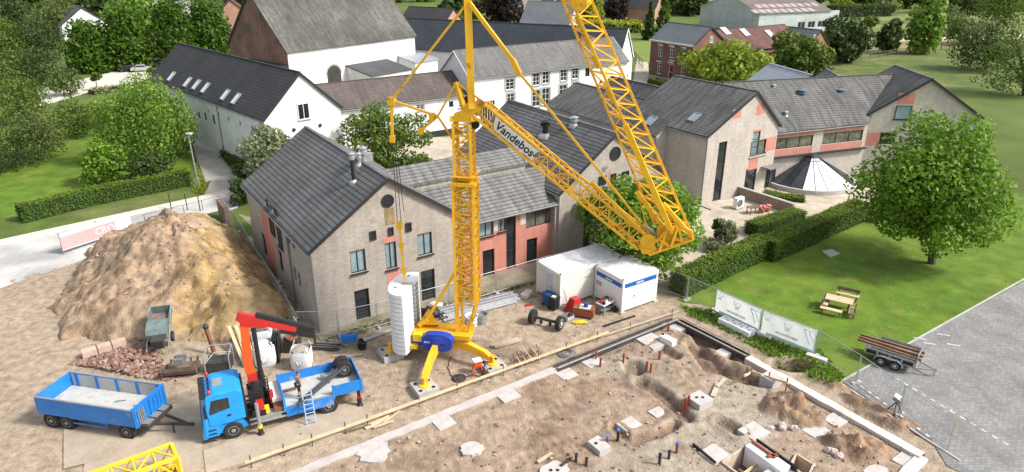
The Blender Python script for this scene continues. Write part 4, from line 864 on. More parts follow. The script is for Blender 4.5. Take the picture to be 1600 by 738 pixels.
def tree(name, label, base, c, rx, ry, leaf, n=1500, size=None, group=None, lobn=14, lobr=(.3, .5), shape='round', seed=0, cat='tree', trunk=True, depth=1., zb=0.):
    rng = np.random.RandomState(seed + 11); B_ = G(*base, zb); d = ray(*c); t = B_.y / d[1]; Cc = Vector((d[0] * t, B_.y, CAM_H + d[2] * t)) - B_
    mp = mperpx((B_.x, B_.y, B_.z + Cc.z)); Rx = rx * mp; Rz = ry * mp / .93; Ry = Rx * depth; size = size or max(.14, 2.6 * mp)
    Cc.y = 0; zmin = max(Cc.z - Rz, .1); 
    T = thing(name, label, cat, B_, 0, group); lob = []
    if shape == 'round':
        for i in range(lobn):
            k = i + .5; ph = math.acos(1 - 2 * k / lobn); th = math.pi * (1 + 5 ** .5) * k + rng.uniform(-.4, .4); f = rng.uniform(.42, .86); rr = rng.uniform(lobr[0] * .75, lobr[1] * 1.05) * (1.15 - .35 * f)
            lob.append(((Cc.x + Rx * f * math.sin(ph) * math.cos(th), Ry * f * math.sin(ph) * math.sin(th), max(Cc.z + Rz * f * math.cos(ph), .35 * rr * Rz)), (Rx * rr, Ry * rr, Rz * rr * .9)))
        lob.append(((Cc.x, 0, Cc.z), (Rx * .5, Ry * .5, Rz * .5)))
    elif shape == 'ovoid':
        for i in range(lobn):
            k = i / lobn; z = Cc.z - Rz * .75 + k * Rz * 1.55; w_ = math.sin(min(1, (k + .25)) * math.pi * .78 + .25); th = i * 2.4; f = .55 * w_
            lob.append(((Cc.x + Rx * f * math.cos(th), Ry * f * math.sin(th), z), (Rx * .42, Ry * .42, Rz * .34)))
        lob.append(((Cc.x, 0, Cc.z - Rz * .1), (Rx * .62, Ry * .62, Rz * .75)))
    elif shape == 'conifer':
        for i in range(lobn):
            k = i / (lobn - 1); z = Cc.z - Rz + k * 2 * Rz * .95; w_ = (1 - k) * .62 + .06; th = i * 2.4
            lob.append(((Cc.x + Rx * w_ * .4 * math.cos(th), Ry * w_ * .4 * math.sin(th), z), (Rx * w_, Ry * w_, Rz * .16)))
    P, N = lobes_leaves(lob, n, size, rng)
    if shape == 'round' and rx > 60 and 'willow' in leaf:
        k = int(n * .7); i = rng.randint(0, len(P), k); Q = P[i].copy(); drop = rng.uniform(0, .45, k) * Rz; Q[:, 2] -= drop; Q += rng.normal(size=Q.shape) * .08; P = np.concatenate([P, Q]); M_ = rng.normal(size=(k, 3)); M_[:, 2] *= .2; N = np.concatenate([N, M_])
    P = P[P[:, 2] > .05] if True else P; N = N[:len(P)]
    V, F_ = quads(P, N, size, rng); tn = tone(len(P), rng); tn *= np.repeat((1 + .35 * np.clip(fbm(P[:, 0] + P[:, 2], P[:, 1] - P[:, 2] * .7, 1.1 / max(.6, Rx * .2), seed), -.6, .6))[:, None], 4, 0); np_mesh('crown', V, F_, m_leaf[leaf], T, tn)
    if trunk:
        tb = MB(); r0 = max(.09, Rx * .055); top = Vector((Cc.x, 0, Cc.z + Rz * .1)); mid = Vector((Cc.x * .4, 0, max(zmin, Cc.z * .45)))
        tb.tube((0, 0, -.2), mid, r0, 8, r0 * .75); tb.tube(mid, top, r0 * .75, 8, r0 * .3)
        for lc, lr in lob[:8]: tb.tube(mid.lerp(top, rng.uniform(0, .5)), lc, r0 * .4, 5, r0 * .12)
        tb.build('trunk', m_bark, T)
    return T
def hedge(name, label, pts, wd, ht, leaf='hedge', dens=60, size=.16, group=None, rag=.05, seed=1, cat='hedge', topleaf='hedgetop', taper=.0):
    rng = np.random.RandomState(seed); core = MB(); Ps = []; Ns = []; top = []
    for (x0, y0), (x1, y1) in zip(pts[:-1], pts[1:]):
        a, b = Vector((x0, y0)), Vector((x1, y1)); d = (b - a); L = d.length; d /= L; nn = Vector((-d.y, d.x)); m = (a + b) / 2
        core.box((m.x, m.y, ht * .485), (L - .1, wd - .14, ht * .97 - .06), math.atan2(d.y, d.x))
        for area, fn in ((L * ht, lambda r: (rng.uniform(-.02, 1.02, r) * L, np.full(r, -wd / 2), rng.uniform(0, 1, r) * ht, (-nn.x, -nn.y, .15))), (L * ht, lambda r: (rng.uniform(-.02, 1.02, r) * L, np.full(r, wd / 2), rng.uniform(0, 1, r) * ht, (nn.x, nn.y, .15))),
                         (L * wd * 1.3, lambda r: (rng.uniform(-.01, 1.01, r) * L, rng.uniform(-.52, .52, r) * wd, np.full(r, ht), (0, 0, 1))), (wd * ht, lambda r: (np.full(r, 0.), rng.uniform(-.5, .5, r) * wd, rng.uniform(0, 1, r) * ht, (-d.x, -d.y, .1))), (wd * ht, lambda r: (np.full(r, L), rng.uniform(-.5, .5, r) * wd, rng.uniform(0, 1, r) * ht, (d.x, d.y, .1)))):
            k = int(area * dens * 1.9); s, o, z, nv = fn(k); q = np.stack([a.x + d.x * s + nn.x * o, a.y + d.y * s + nn.y * o, z], 1) + rng.normal(size=(k, 3)) * rag; q[:, 2] += fbm(q[:, 0], q[:, 1], .8, 5) * rag * 3 * (z / ht)
            Ps.append(q); Ns.append(np.array(nv)[None, :] + rng.normal(size=(k, 3)) * .4); top += [nv[2] > .9] * k
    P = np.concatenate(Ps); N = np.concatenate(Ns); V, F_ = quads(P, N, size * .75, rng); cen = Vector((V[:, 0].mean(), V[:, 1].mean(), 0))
    tn = tone(len(P), rng, .82, 1.2, .25); tp = np.repeat(np.array(top), 4); tn[tp] *= np.array([1.75, 1.45, 1.2])  # top leaves tinted lighter: sunlight painted into the leaf tone
    o = np_mesh(name, V - np.array(cen), F_, m_leaf[leaf], None, tn, loc=cen); tag(o, label, cat, group)
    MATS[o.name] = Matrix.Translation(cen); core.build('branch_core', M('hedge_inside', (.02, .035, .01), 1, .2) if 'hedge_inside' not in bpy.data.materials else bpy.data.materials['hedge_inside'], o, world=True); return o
def offset_line(pts, o):
    a, b = Vector(pts[0]), Vector(pts[1]); d = (b - a).normalized(); n = Vector((-d.y, d.x)) * o; return [tuple(Vector(p) + n) for p in pts]
# hedges (front foot line in the photo)
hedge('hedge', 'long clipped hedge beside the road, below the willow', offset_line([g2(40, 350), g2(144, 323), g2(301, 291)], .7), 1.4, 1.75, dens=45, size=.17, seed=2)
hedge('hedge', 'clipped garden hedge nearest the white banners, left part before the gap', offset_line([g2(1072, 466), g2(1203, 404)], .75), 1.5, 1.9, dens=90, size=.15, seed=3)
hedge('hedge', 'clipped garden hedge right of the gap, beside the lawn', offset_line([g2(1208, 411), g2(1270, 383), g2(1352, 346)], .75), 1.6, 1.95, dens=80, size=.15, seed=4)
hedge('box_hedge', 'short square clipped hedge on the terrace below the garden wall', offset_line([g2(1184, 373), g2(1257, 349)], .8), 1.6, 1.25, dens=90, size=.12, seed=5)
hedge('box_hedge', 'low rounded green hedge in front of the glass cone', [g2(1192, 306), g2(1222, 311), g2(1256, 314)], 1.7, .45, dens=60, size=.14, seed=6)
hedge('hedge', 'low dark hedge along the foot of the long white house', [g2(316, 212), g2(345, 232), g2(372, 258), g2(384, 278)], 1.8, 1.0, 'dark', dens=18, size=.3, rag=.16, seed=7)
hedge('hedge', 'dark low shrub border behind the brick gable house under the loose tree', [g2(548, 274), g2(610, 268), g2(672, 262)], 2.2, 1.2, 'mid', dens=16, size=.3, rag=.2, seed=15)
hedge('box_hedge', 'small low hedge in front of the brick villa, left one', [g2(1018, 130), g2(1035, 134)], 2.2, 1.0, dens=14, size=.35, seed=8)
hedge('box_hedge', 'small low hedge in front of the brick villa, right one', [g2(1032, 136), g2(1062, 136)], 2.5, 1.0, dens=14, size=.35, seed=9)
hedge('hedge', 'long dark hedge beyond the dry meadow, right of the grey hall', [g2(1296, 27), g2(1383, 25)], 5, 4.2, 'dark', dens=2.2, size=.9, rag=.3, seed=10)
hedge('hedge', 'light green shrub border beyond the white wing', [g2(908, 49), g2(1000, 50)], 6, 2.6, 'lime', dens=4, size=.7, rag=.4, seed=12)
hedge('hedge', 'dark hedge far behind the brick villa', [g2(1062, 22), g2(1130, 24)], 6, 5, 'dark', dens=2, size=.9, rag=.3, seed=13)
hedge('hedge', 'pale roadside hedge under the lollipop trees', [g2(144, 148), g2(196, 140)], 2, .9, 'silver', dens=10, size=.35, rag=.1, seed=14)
# trees near and middle
tree('chestnut_tree', 'leafy bright green chestnut tree behind the site cabins', (1012, 424), (1008, 346), 108, 80, 'chestnut', 11000, .27, seed=1, lobn=30, lobr=(.24, .42))
tree('garden_tree', 'big green garden tree shading the lawn at the right edge', (1456, 412), (1462, 294), 114, 116, 'chestnut', 22000, .24, seed=2, lobn=40, lobr=(.22, .42))
tree('willow_tree', 'feathery light green willow beside the driveway', (240, 252), (236, 190), 74, 68, 'willow', 10000, .23, seed=3, lobn=18)
tree('courtyard_tree', 'loose dark green tree behind the brick gable house', (612, 262), (602, 210), 82, 52, 'mid', 7000, .26, seed=4, lobn=20, lobr=(.22, .38))
tree('lime_tree', 'yellow green tree left of the zinc roof', (1140, 142), (1138, 100), 76, 38, 'lime', 4200, .58, seed=5, lobn=20)
tree('broadleaf_tree', 'dark green spreading tree behind the zinc roof', (1246, 124), (1247, 90), 52, 40, 'mid', 3000, .62, seed=6)
tree('broadleaf_tree', 'round dark green tree at the meadow fence', (1320, 97), (1320, 66), 40, 36, 'dark', 2600, .75, seed=7)
tree('broadleaf_tree', 'small upright tree in the dry meadow', (1387, 84), (1387, 58), 20, 28, 'dark', 1300, .75, seed=8)
tree('broadleaf_tree', 'olive green tree at the right end of the meadow fence', (1452, 84), (1448, 45), 30, 46, 'willow', 2200, .75, seed=9)
tree('bush', 'round green bush in the dry meadow', (1358, 45), (1358, 34), 13, 10, 'mid', 500, .8, seed=10, cat='bush', trunk=False)
tree('bush', 'dark green bush by the end wall of the grey hall', (1303, 46), (1302, 36), 10, 9, 'dark', 420, .8, seed=12, cat='bush', trunk=False)
tree('beech_tree', 'almost black copper beech beyond the dark roofed wing', (785, 44), (785, 10), 36, 30, 'purple', 2200, .9, seed=13)
for i, (bx_, cx, cy, rx, ry, lab) in enumerate(((150, 142, 76, 36, 33, 'leftmost'), (197, 200, 63, 38, 43, 'second'), (268, 271, 50, 35, 40, 'third'), (325, 327, 46, 34, 36, 'rightmost'))):
    tree('clipped_tree', lab + ' of the row of dense pointed trees, ' + ('at the photo edge' if i == 0 else 'against the brick barn gable' if i == 3 else 'next to the leftmost' if i == 1 else 'left of the barn side tree'), (bx_, 112 - i * 5), (cx, cy), rx * 1.17, ry * 1.17, 'round', 5600, .55, 'row of dense pointed trees', 26, shape='ovoid', seed=20 + i)
tree('poplar_tree', 'large pale green tree behind the row of dense trees', (205, 66), (208, 22), 46, 30, 'willow', 1800, .9, seed=30)
tree('laurel_bush', 'large bright green laurel bush behind the roadside hedge', (165, 285), (163, 254), 40, 34, 'chestnut', 2600, .26, seed=31, cat='bush', trunk=False)
tree('dark_bush', 'dark green bush under the willow by the hedge', (232, 282), (235, 262), 42, 24, 'dark', 1800, .26, seed=32, cat='bush', trunk=False)
tree('garden_bush', 'mixed green garden bush left of the willow', (158, 200), (152, 178), 22, 20, 'mid', 900, .35, seed=33, cat='bush', trunk=False)
tree('silver_shrub', 'silvery green shrub between the white house and the brick gable house', (404, 296), (424, 236), 56, 44, 'silver', 3600, .3, seed=34, cat='bush')
tree('dark_shrub', 'dark shrub at the corner of the brick gable house, beside the driveway', (378, 318), (378, 298), 24, 22, 'dark', 1300, .25, seed=35, cat='bush', trunk=False)
tree('dark_shrub', 'dark shrub under the silvery shrub', (392, 285), (392, 270), 22, 18, 'dark', 900, .28, seed=36, cat='bush', trunk=False)
tree('olive_shrub', 'grey green shrub in the terrace bed, taller one', (1138, 385), (1136, 362), 20, 20, 'silver', 1100, .2, seed=37, cat='bush', trunk=False)
tree('olive_shrub', 'dark shrub in the terrace bed nearest the chestnut', (1130, 378), (1124, 355), 12, 16, 'dark', 700, .2, seed=38, cat='bush', trunk=False)
tree('flower_bed', 'pale flowering plants in the terrace bed', (1118, 392), (1116, 383), 20, 8, 'silver', 700, .2, seed=39, cat='plants', trunk=False)
tree('rose_shrub', 'pale flowering shrub under the big garden tree', (1370, 345), (1370, 332), 16, 11, 'silver', 700, .2, seed=40, cat='bush', trunk=False)
tree('round_bush', 'round green bush in the barn court', (646, 118), (648, 108), 14, 8, 'lime', 500, .5, seed=41, cat='bush', trunk=False)
for i, (x, y, lab) in enumerate(((152, 142, 'leftmost'), (240, 134, 'right one'))):
    T = tree('lollipop_tree', 'small round lollipop tree on a thin stem by the forecourt, ' + lab, (x, y), (x - 2, y - 22), 9, 7, 'mid', 420, .45, 'lollipop trees', 8, seed=45 + i)
tree('conifer', 'dark blue green conifer left of the brick villa', (1014, 62), (1015, 38), 17, 30, 'dark', 1500, .8, seed=50, shape='conifer')
tree('conifer', 'taller green conifer behind the blue green one', (1038, 50), (1038, 16), 17, 36, 'mid', 1400, .9, seed=51, shape='conifer')
tree('beech_tree', 'dark purple tree left of the conifers', (962, 36), (965, 12), 22, 22, 'purple', 1200, .9, seed=52)
tree('broadleaf_tree', 'bright green tree behind the top of the folded jib', (925, 40), (925, 15), 22, 24, 'lime', 1300, .9, seed=53)
# far tree line: each tree its own crown and trunk
kinds = [('far', 'mid'), ('dark', 'dark'), ('lime', 'lime'), ('far', 'far')]
for i in range(46):
    x = -60 + i * 38 + rnd.uniform(-10, 10); yb = rnd.uniform(12, 26) if not 520 < x < 700 else rnd.uniform(16, 22)
    if 1085 < x < 1290 or 600 < x < 700: yb = rnd.uniform(2, 8)
    k = rnd.choice(['far', 'mid', 'dark', 'far', 'lime']); w_ = rnd.uniform(20, 32)
    tree('distant_tree', {'far': 'mid green', 'mid': 'deep green', 'dark': 'dark green', 'lime': 'light green'}[k] + ' rounded tree in the distant tree line along the top', (x, yb), (x, yb - w_ * .75), w_, w_ * .85, k, 520, 1.5, 'trees of the distant tree line', 9, seed=100 + i)
for i, (x, y, w_) in enumerate(((430, 22, 30), (480, 20, 26), (150, 22, 22), (700, 40, 18), (735, 30, 22), (560, 14, 22), (1340, 12, 26), (1375, 14, 24), (1410, 12, 26), (1445, 14, 24), (1480, 18, 26), (1520, 24, 28), (1570, 40, 40), (1500, 70, 30), (60, 95, 42), (0, 100, 45), (90, 60, 35), (20, 50, 35), (118, 215, 36), (60, 250, 48), (-10, 270, 55), (30, 190, 46), (90, 36, 30), (55, 140, 40), (-20, 150, 50), (100, 150, 26), (1540, 110, 50), (1600, 150, 60), (330, 30, 26), (390, 18, 24), (1400, 66, 14), (1480, 48, 26))):
    tree('distant_tree', 'full leafy tree at the upper edge of the village', (x, y), (x, y - w_ * .8), w_, w_ * .9, ('mid', 'far', 'dark')[i % 3], int(min(4500, 400 + w_ * w_ * 1.5)), None, 'trees at the village edge', 14 if w_ < 36 else 24, seed=200 + i)
# ------------------------------------------------------------------ far houses and hall
def far_house(name, label, px, py, wd, ln, rz, ze, zr, wm, rm, wins=None, cat='house', **kw):
    c = Vector(g2(px, py)); d = Vector((math.cos(R(rz)), math.sin(R(rz)))); n = Vector((-d.y, d.x)); FL = c - d * wd / 2; FR = c + d * wd / 2; BR = FR + n * ln; BL = FL + n * ln
    W_ = {}
    if wins: W_['front'] = [((wd * f - .6, wd * f + .6, z, z + 1.5), (1, 2, m_wframe, m_glass, m_white, 'window')) for f, z in wins]
    return house(name, label, cat, tuple(FL), tuple(FR), tuple(BR), tuple(BL), ze, ze, (*c, zr), (*(c + n * ln), zr), wm, rm, W_, **kw)
ridge_house('slate_house', 'house with dark slate roof and orange gable beyond the dark roofed wing', 708, 14, 640, 11, 11., 7., 5.5, m_orange, m_slate)
far_house('brick_cottage', 'dark brick cottage with pale grey roof and small white window beyond the dark roofed wing', 873, 47, 15, 16, 4, 4.2, 10.5, m_brownbrick, m_tileW, [(.5, 5.6)], verge=m_white)
far_house('grey_roof_house', 'grey roofed house beside the copper beech', 832, 32, 14, 14, 10, 4.5, 11, m_brickC, m_greyroof, [(.3, 2.)])
ridge_house('slate_house', 'wide slate roofed house behind the brick cottage', 826, 2, 900, 4, 10.5, 5, 7, m_brickC, m_greyroof)
far_house('brick_house', 'orange brick house behind the conifers', 1030, 36, 11, 14, 60, 5.5, 10.5, m_orange, m_slate, [(.5, 5.2)])
far_house('grey_house', 'stone grey house with dark roof left of the conifers', 982, 34, 15, 13, 25, 5, 10, m_brickC, m_slate, [(.7, 2.2)])
far_house('village_house', 'pale house with grey roof at the left edge beside the dense trees', 138, 62, 12, 14, 40, 4.5, 9, m_white, m_brownbrick and m_tileC)
far_house('village_house', 'small house with salmon roof behind the barn side tree', 366, 44, 9, 12, 20, 5, 9, m_orange, m_redtile)
far_house('white_workshop', 'long low white workshop roof above the row of dense trees', 262, 22, 26, 18, 20, 4.5, 7, m_white, m_white2)
far_house('white_workshop', 'second pale workshop roof between the dense trees', 302, 32, 16, 18, 20, 5, 7.5, m_cream, m_zinc)
far_house('village_house', 'far brown roofed house left of the workshops', 180, 18, 16, 14, 10, 5, 9, m_cream, m_redtile)
def hall():
    a, b_ = G(1293, 49), G(1180, 51); d = (b_ - a); 
    e0 = Vector(g2(1183, 54)); e1 = Vector(g2(1293, 48)); d = (e1 - e0); Ln = d.length; d.normalize(); n = Vector((-d.y, d.x)); W = 30
    T, c = house('grey_hall', 'large grey metal sheeted hall with brown sheet roof, far right', 'hall', tuple(e0 + n * W), tuple(e0), tuple(e1), tuple(e1 + n * W), 6.3, 6.3, (*(e0 + n * W / 2), 11), (*(e1 + n * W / 2), 11), M('pale_cladding', (.45, .48, .48), .6, .1, .3, rows=(4., .7, 0, .05)), m_eternit, {'right': [((Ln * .55 + i * 4.2, Ln * .55 + i * 4.2 + 3., 1.2, 3.2), (2, 1, m_wframe, m_glass, None, 'window')) for i in range(5)]}, verge=m_galv)
    s4 = ((*e0, 6.3), (*e1, 6.3), (*(e0 + n * W / 2), 11), (*(e1 + n * W / 2), 11)); mm = M('faded_roof_sheet', (.36, .31, .29), .8, .2, .4)
    for i in range(9):
        for j in range(2):
            x = 1180 + i * 11 + j * 5; y = 19 - j * 8 - i * .35; skylight(T, *s4, x, y, 2.2, 2.6, mm, mm, 'roof_sheet', .16)
hall()
far_house('greenhouse', 'low pale greenhouse behind the dark far hedge', 1105, 12, 30, 14, 5, 3, 5, m_white, m_zinc, cat='greenhouse')
# ------------------------------------------------------------------ tower crane
PHI = R(-10); CE = Vector((math.cos(PHI), math.sin(PHI), 0)); CN = Vector((-math.sin(PHI), math.cos(PHI), 0)); UPV = Vector((0, 0, 1)); CB = Vector((-3.1, 39.7, 0))
def CP(px, py, off=0.):                    # point in the crane's own vertical plane (off: metres behind it)
    d = Vector(ray(px, py)); o = Vector((0, 0, CAM_H)); t = (CB + CN * off - o).dot(CN) / d.dot(CN); return o + d * t
def lattice(mb, A, Bp, s, u, w, h, nb, rc=.06, rb=.03, w2=None, h2=None, cross=True, tri=False, off=0.):
    A, Bp, s, u = Vector(A), Vector(Bp), Vector(s).normalized(), Vector(u).normalized(); w2 = w2 or w; h2 = h2 or h
    def nd(i, k):
        t = i / nb; p = A.lerp(Bp, t); ww = w + (w2 - w) * t; hh = h + (h2 - h) * t
        if tri: return p + ((s * ww / 2 - u * hh / 2, -s * ww / 2 - u * hh / 2, u * hh / 2)[k])
        return p + s * ww / 2 * (1, 1, -1, -1)[k] + u * hh / 2 * (1, -1, -1, 1)[k]
    K = 3 if tri else 4
    for k in range(K): mb.bar(nd(0, k), nd(nb, k), rc * 2)
    for i in range(nb + 1):
        for k in range(K): mb.bar(nd(i, k), nd(i, (k + 1) % K), rb * 2)
    for i in range(nb):
        for k in range(K):
            a, b = (k, (k + 1) % K) if i % 2 else ((k + 1) % K, k); mb.bar(nd(i, a), nd(i + 1, b), rb * 2)
TC = thing('tower_crane', 'big yellow self erecting tower crane with folded jib, blue cover and white ballast', 'crane', (-4.75, 39.6, 0), PHI)
SC_ = Vector((-4.75, 39.6, 0))
# outriggers and pads
PADS = [Vector(g2(663, 601, .5)), Vector(g2(770, 567, .5)), Vector(g2(610, 547, .5))]; PADS.append(PADS[1] + PADS[2] - PADS[0])
plab = ['concrete crane pad under the nearest yellow outrigger', 'concrete crane pad under the right yellow outrigger', 'concrete crane pad behind the foot of the white ballast', 'concrete crane pad behind the mast foot']
for p, lab in zip(PADS, plab):
    P3 = Vector((p.x, p.y, 0)); zb = gz(p.x, p.y); T = thing('crane_pad', lab, 'concrete pad', (p.x, p.y, zb), R(30), 'concrete pads under the crane outriggers')
    b = MB(); s_ = .68; b.prism([(-s_, -s_), (s_, -s_), (s_, s_), (-s_, s_)], -.1, .42); b.build('block', m_conc, T)
    for sx in (-1, 1):
        for sy in (-1, 1): b = MB(); b.lathe((sx * .42, sy * .42, .42), [(.12, 0), (.12, .015), (.09, .02)], 12); b.build('lifting_pocket', m_black, T)
    b = MB(); c0 = Vector((SC_.x, SC_.y, 0)); d = (P3 - c0); L = d.length; d.normalize(); n = Vector((-d.y, d.x, 0))
    prof = [(.5, .75), (L * .55, .95), (L - .55, .75), (L - .12, .62), (L - .12, .95), (L - .5, 1.22), (L * .55, 1.5), (.5, 1.5)]
    b.extr(prof, c0 - n * .17, d, UPV, n, .34)
    b.lathe(P3 + Vector((0, 0, .43)), [(.36, 0), (.34, .06), (.12, .12), (.1, .5), (.16, .5), (.16, .6)], 10)
    b.build('outrigger', m_yellow, TC, world=True)
b = MB(); b.lathe(SC_ + Vector((0, 0, .7)), [(.8, 0), (.85, .1), (.85, .75), (.95, .8), (.95, 1.0)], 20); b.build('turntable', m_yellow, TC, world=True)
L2 = lambda x, y, z: SC_ + CE * x + CN * y + UPV * z
def cbx(mb, x0, x1, y0, y1, z0, z1): mb.box(L2((x0 + x1) / 2, (y0 + y1) / 2, (z0 + z1) / 2), (x1 - x0, y1 - y0, z1 - z0), PHI)
b = MB(); cbx(b, -1.9, 2.2, -.75, .75, 1.62, 1.95); cbx(b, -2.6, -1.7, -1.1, 1.1, 1.2, 1.6); b.build('slewing_platform', m_yellow, TC, world=True)
b = MB(); cbx(b, -1.5, -.9, -1.15, -.75, 1.5, 2.0); cbx(b, -1.8, -1.2, -1.3, -.8, 1.0, 1.25); b.build('gearbox_cover', m_yellow2, TC, world=True)
b = MB(); prof = []
for i in range(24):
    t = 2 * math.pi * i / 24; cx, sz = math.cos(t), math.sin(t); prof.append((math.copysign(abs(cx) ** .7, cx) * 1.02, math.copysign(abs(sz) ** .75, sz) * .6))
b.extr(prof, L2(.15, -1.32, 1.62), CE, UPV, CN, .55); cv = b.build('blue_cover', m_royal, TC, world=True)
b = MB(); b.lathe(L2(.15, -1.32, 1.62), [(.5, 0), (.4, .04), (.1, .06)], 20, -CN); b.build('cover_bulge', m_royal, TC, world=True)
loc = lambda p: MATS[TC.name].inverted() @ p
text('POTAIN', .17, m_white_ink, TC, frame4(loc(L2(-.38, -1.335, 1.62)), (1, 0, 0), (0, 0, 1)))
b = MB(); cbx(b, .42, .62, -1.4, -1.3, 1.5, 1.62); b.build('cover_latch', m_black, TC, world=True)
b = MB(); cbx(b, -1.9, -1.0, -.95, -.5, 1.1, 1.4); b.build('electric_box', m_royal, TC, world=True)
# ballast stack

def half_moon(r, wd, flat, notch):
    pts = [(-r * math.sin(math.pi * i / 18) ** .8, -wd * math.cos(math.pi * i / 18)) for i in range(19)][::-1]
    return pts + [(flat * .55, -wd), (flat, -wd * .6), (flat, -notch), (-.45, -notch), (-.45, notch), (flat, notch), (flat, wd * .6), (flat * .55, wd)]
bz0, bz1 = .75, 5.1; NSL = 14; BC = SC_ + CE * -2.0
for i in range(NSL):
    z0 = bz0 + (bz1 - bz0) * i / NSL; z1 = bz0 + (bz1 - bz0) * (i + 1) / NSL - .04; b = MB(); pl = half_moon(1.15, 1.75, .35, .22)
    b.prism([tuple((BC + CE * x + CN * y).xy) for x, y in pl], z0, z1); o = b.build('ballast_slab', m_white2, TC, world=True); MATS[o.name] = MATS[TC.name]
    q = MB()
    if i < NSL - 1: q.prism([tuple((BC + CE * x * .95 + CN * y * .96).xy) for x, y in pl], z1 - .002, z1 + .042); q.build('joint', m_gut, o, world=True)
    else:
        for x, y in ((-.6, -.7), (-.3, 1.1)): q = MB(); q.lathe(BC + CE * x + CN * y + UPV * z1, [(.09, 0), (.08, .01)], 10); q.build('lifting_eye', m_black, o, world=True)
b = MB()
for i in range(12): b.box(BC + CE * .36 + CN * .65 + UPV * (1.2 + i * .32), (.03, .5, .2), PHI)
b.build('ladder_slot', m_gut, TC, world=True)
# mast: lower wide lattice, upper narrow lattice, tapered foot
m0, m1, m2 = CP(731, 470), CP(727, 284), CP(724, 192)
b = MB(); lattice(b, m0, m1, CE, CN, 1.25, 1.25, 13, .085, .04); lattice(b, m0 + UPV * .1, m1, CE, CN, .75, .75, 11, .045, .02)
b.build('lower_mast', m_yellow, TC, world=True)
b = MB(); lattice(b, m1 - UPV * .4, m2, CE, CN, 1.0, 1.0, 6, .085, .04); b.build('upper_mast', m_yellow, TC, world=True)
b = MB(); b.box(m1, (1.5, 1.5, .22), PHI); b.box(m1 + UPV * .45, (1.42, 1.42, .08), PHI); b.build('mast_collar', m_yellow, TC, world=True)
f0 = CP(727, 520)
b = MB()
for s1 in (-1, 1):
    for s2 in (-1, 1): b.bar(m0 + CE * .62 * s1 + CN * .62 * s2, f0 + CE * .2 * s1 + CN * .45 * s2, .15)
    b.bar(m0 + CE * .62 * s1 - CN * .6 - UPV * .8, f0 + CE * .1 * -s1 - CN * .5 + UPV * .4, .09)
b.bar(f0 - CN * .6, f0 + CN * .6, .3); b.build('mast_foot', m_yellow, TC, world=True)
b = MB(); pf = CP(715, 532, -.5); b.bar(pf, CP(713, 440, -.5), .3, .26); b.box(pf - UPV * .05, (1.0, .8, .2), PHI); b.build('front_pillar', m_yellow, TC, world=True)
for o in (-.55, .55):
    b = MB(); b.bar(CP(712, 424, o), CP(668, 498, o), .26, .2); b.bar(CP(668, 498, o), CP(655, 508, o), .3, .3); b.build('rear_strut', m_yellow, TC, world=True)
b = MB(); b.add([CP(670, 482, -.5), CP(686, 508, -.5), CP(652, 508, -.5), CP(670, 482, .5), CP(686, 508, .5), CP(652, 508, .5)], [(0, 2, 1), (3, 4, 5), (0, 1, 4, 3), (1, 2, 5, 4), (2, 0, 3, 5)]); b.build('strut_bracket', m_yellow, TC, world=True)
b = MB(); b.tube(CP(698, 510, .3), CP(690, 510, .8), .28, 14); b.build('winch_drum', m_gut, TC, world=True)
# head
b = MB()
def plate(mb, pts, o0, o1): 
    A_ = [CP(x, y, o0) for x, y in pts]; B_ = [CP(x, y, o1) for x, y in pts]; n = len(pts)
    mb.add(A_ + B_, [tuple(range(n)), tuple(range(2 * n - 1, n - 1, -1))] + [(i, n + i, n + (i + 1) % n, (i + 1) % n) for i in range(n)])
plate(b, [(704, 191), (741, 191), (741, 178), (752, 172), (742, 160), (731, 160), (722, 172), (710, 177)], -.5, -.38); plate(b, [(704, 191), (741, 191), (741, 178), (752, 172), (742, 160), (731, 160), (722, 172), (710, 177)], .38, .5)
b.bar(CP(706, 186, -.5), CP(706, 186, .5), .3); b.bar(CP(740, 186, -.5), CP(740, 186, .5), .3); b.bar(CP(737, 166, -.55), CP(737, 166, .55), .35); b.bar(CP(722, 178, -.5), CP(722, 178, .5), .2)
b.build('mast_head', m_yellow, TC, world=True)
for x, y in ((729, 158), (742, 196)):
    b = MB(); b.lathe(CP(x, y, -.15), [(.24, 0), (.2, .08), (.2, .16), (.24, .24)], 14, CN); b.build('pulley', m_black, TC, world=True)
b = MB(); b.bar(CP(737, 166), CP(730, -14), .42, .38); b.bar(CP(738, 160, -.02), CP(737, 176, -.02), .6, .5); b.build('king_post', m_yellow, TC, world=True)
# left struts
b = MB(); b.bar(CP(726, 172, -.3), CP(713, 129, -.05), .3, .24); b.bar(CP(726, 172, .3), CP(713, 129, .05), .3, .24); b.build('rear_a_frame', m_yellow, TC, world=True)
def rods(name, p, q, r=.05, sep=.22, n=2):
    for k in range(n):
        o = (k - (n - 1) / 2) * sep; b = MB(); b.bar(CP(*p, o), CP(*q, o), r * 2); b.build(name, m_yellow, TC, world=True)
rods('tie_rod', (713, 129), (684, 182), .05, .3); rods('tie_rod', (684, 182), (709, 220), .05, .3); rods('tie_rod', (731, 4), (612, 157), .06, .3); rods('tie_rod', (713, 129), (764, 166), .05, .3)
rods('tie_rod', (764, 166), (838, 228), .06, .3)
b = MB(); b.bar(CP(612, 157), CP(684, 182), .16, .12); b.bar(CP(684, 182), CP(658, 204), .14); b.lathe(CP(657, 206, -.1), [(.2, 0), (.2, .2)], 10, CN); b.box(CP(675, 183), (.3, .3, .45), PHI); b.build('trailing_strut', m_yellow, TC, world=True)
b = MB(); b.bar(CP(612, 155), CP(613, 216), .2, .16); b.bar(CP(613, 212), CP(613, 222), .34, .3); b.box(CP(612, 158), (.42, .4, .45), PHI); b.build('hanging_bar', m_yellow, TC, world=True)
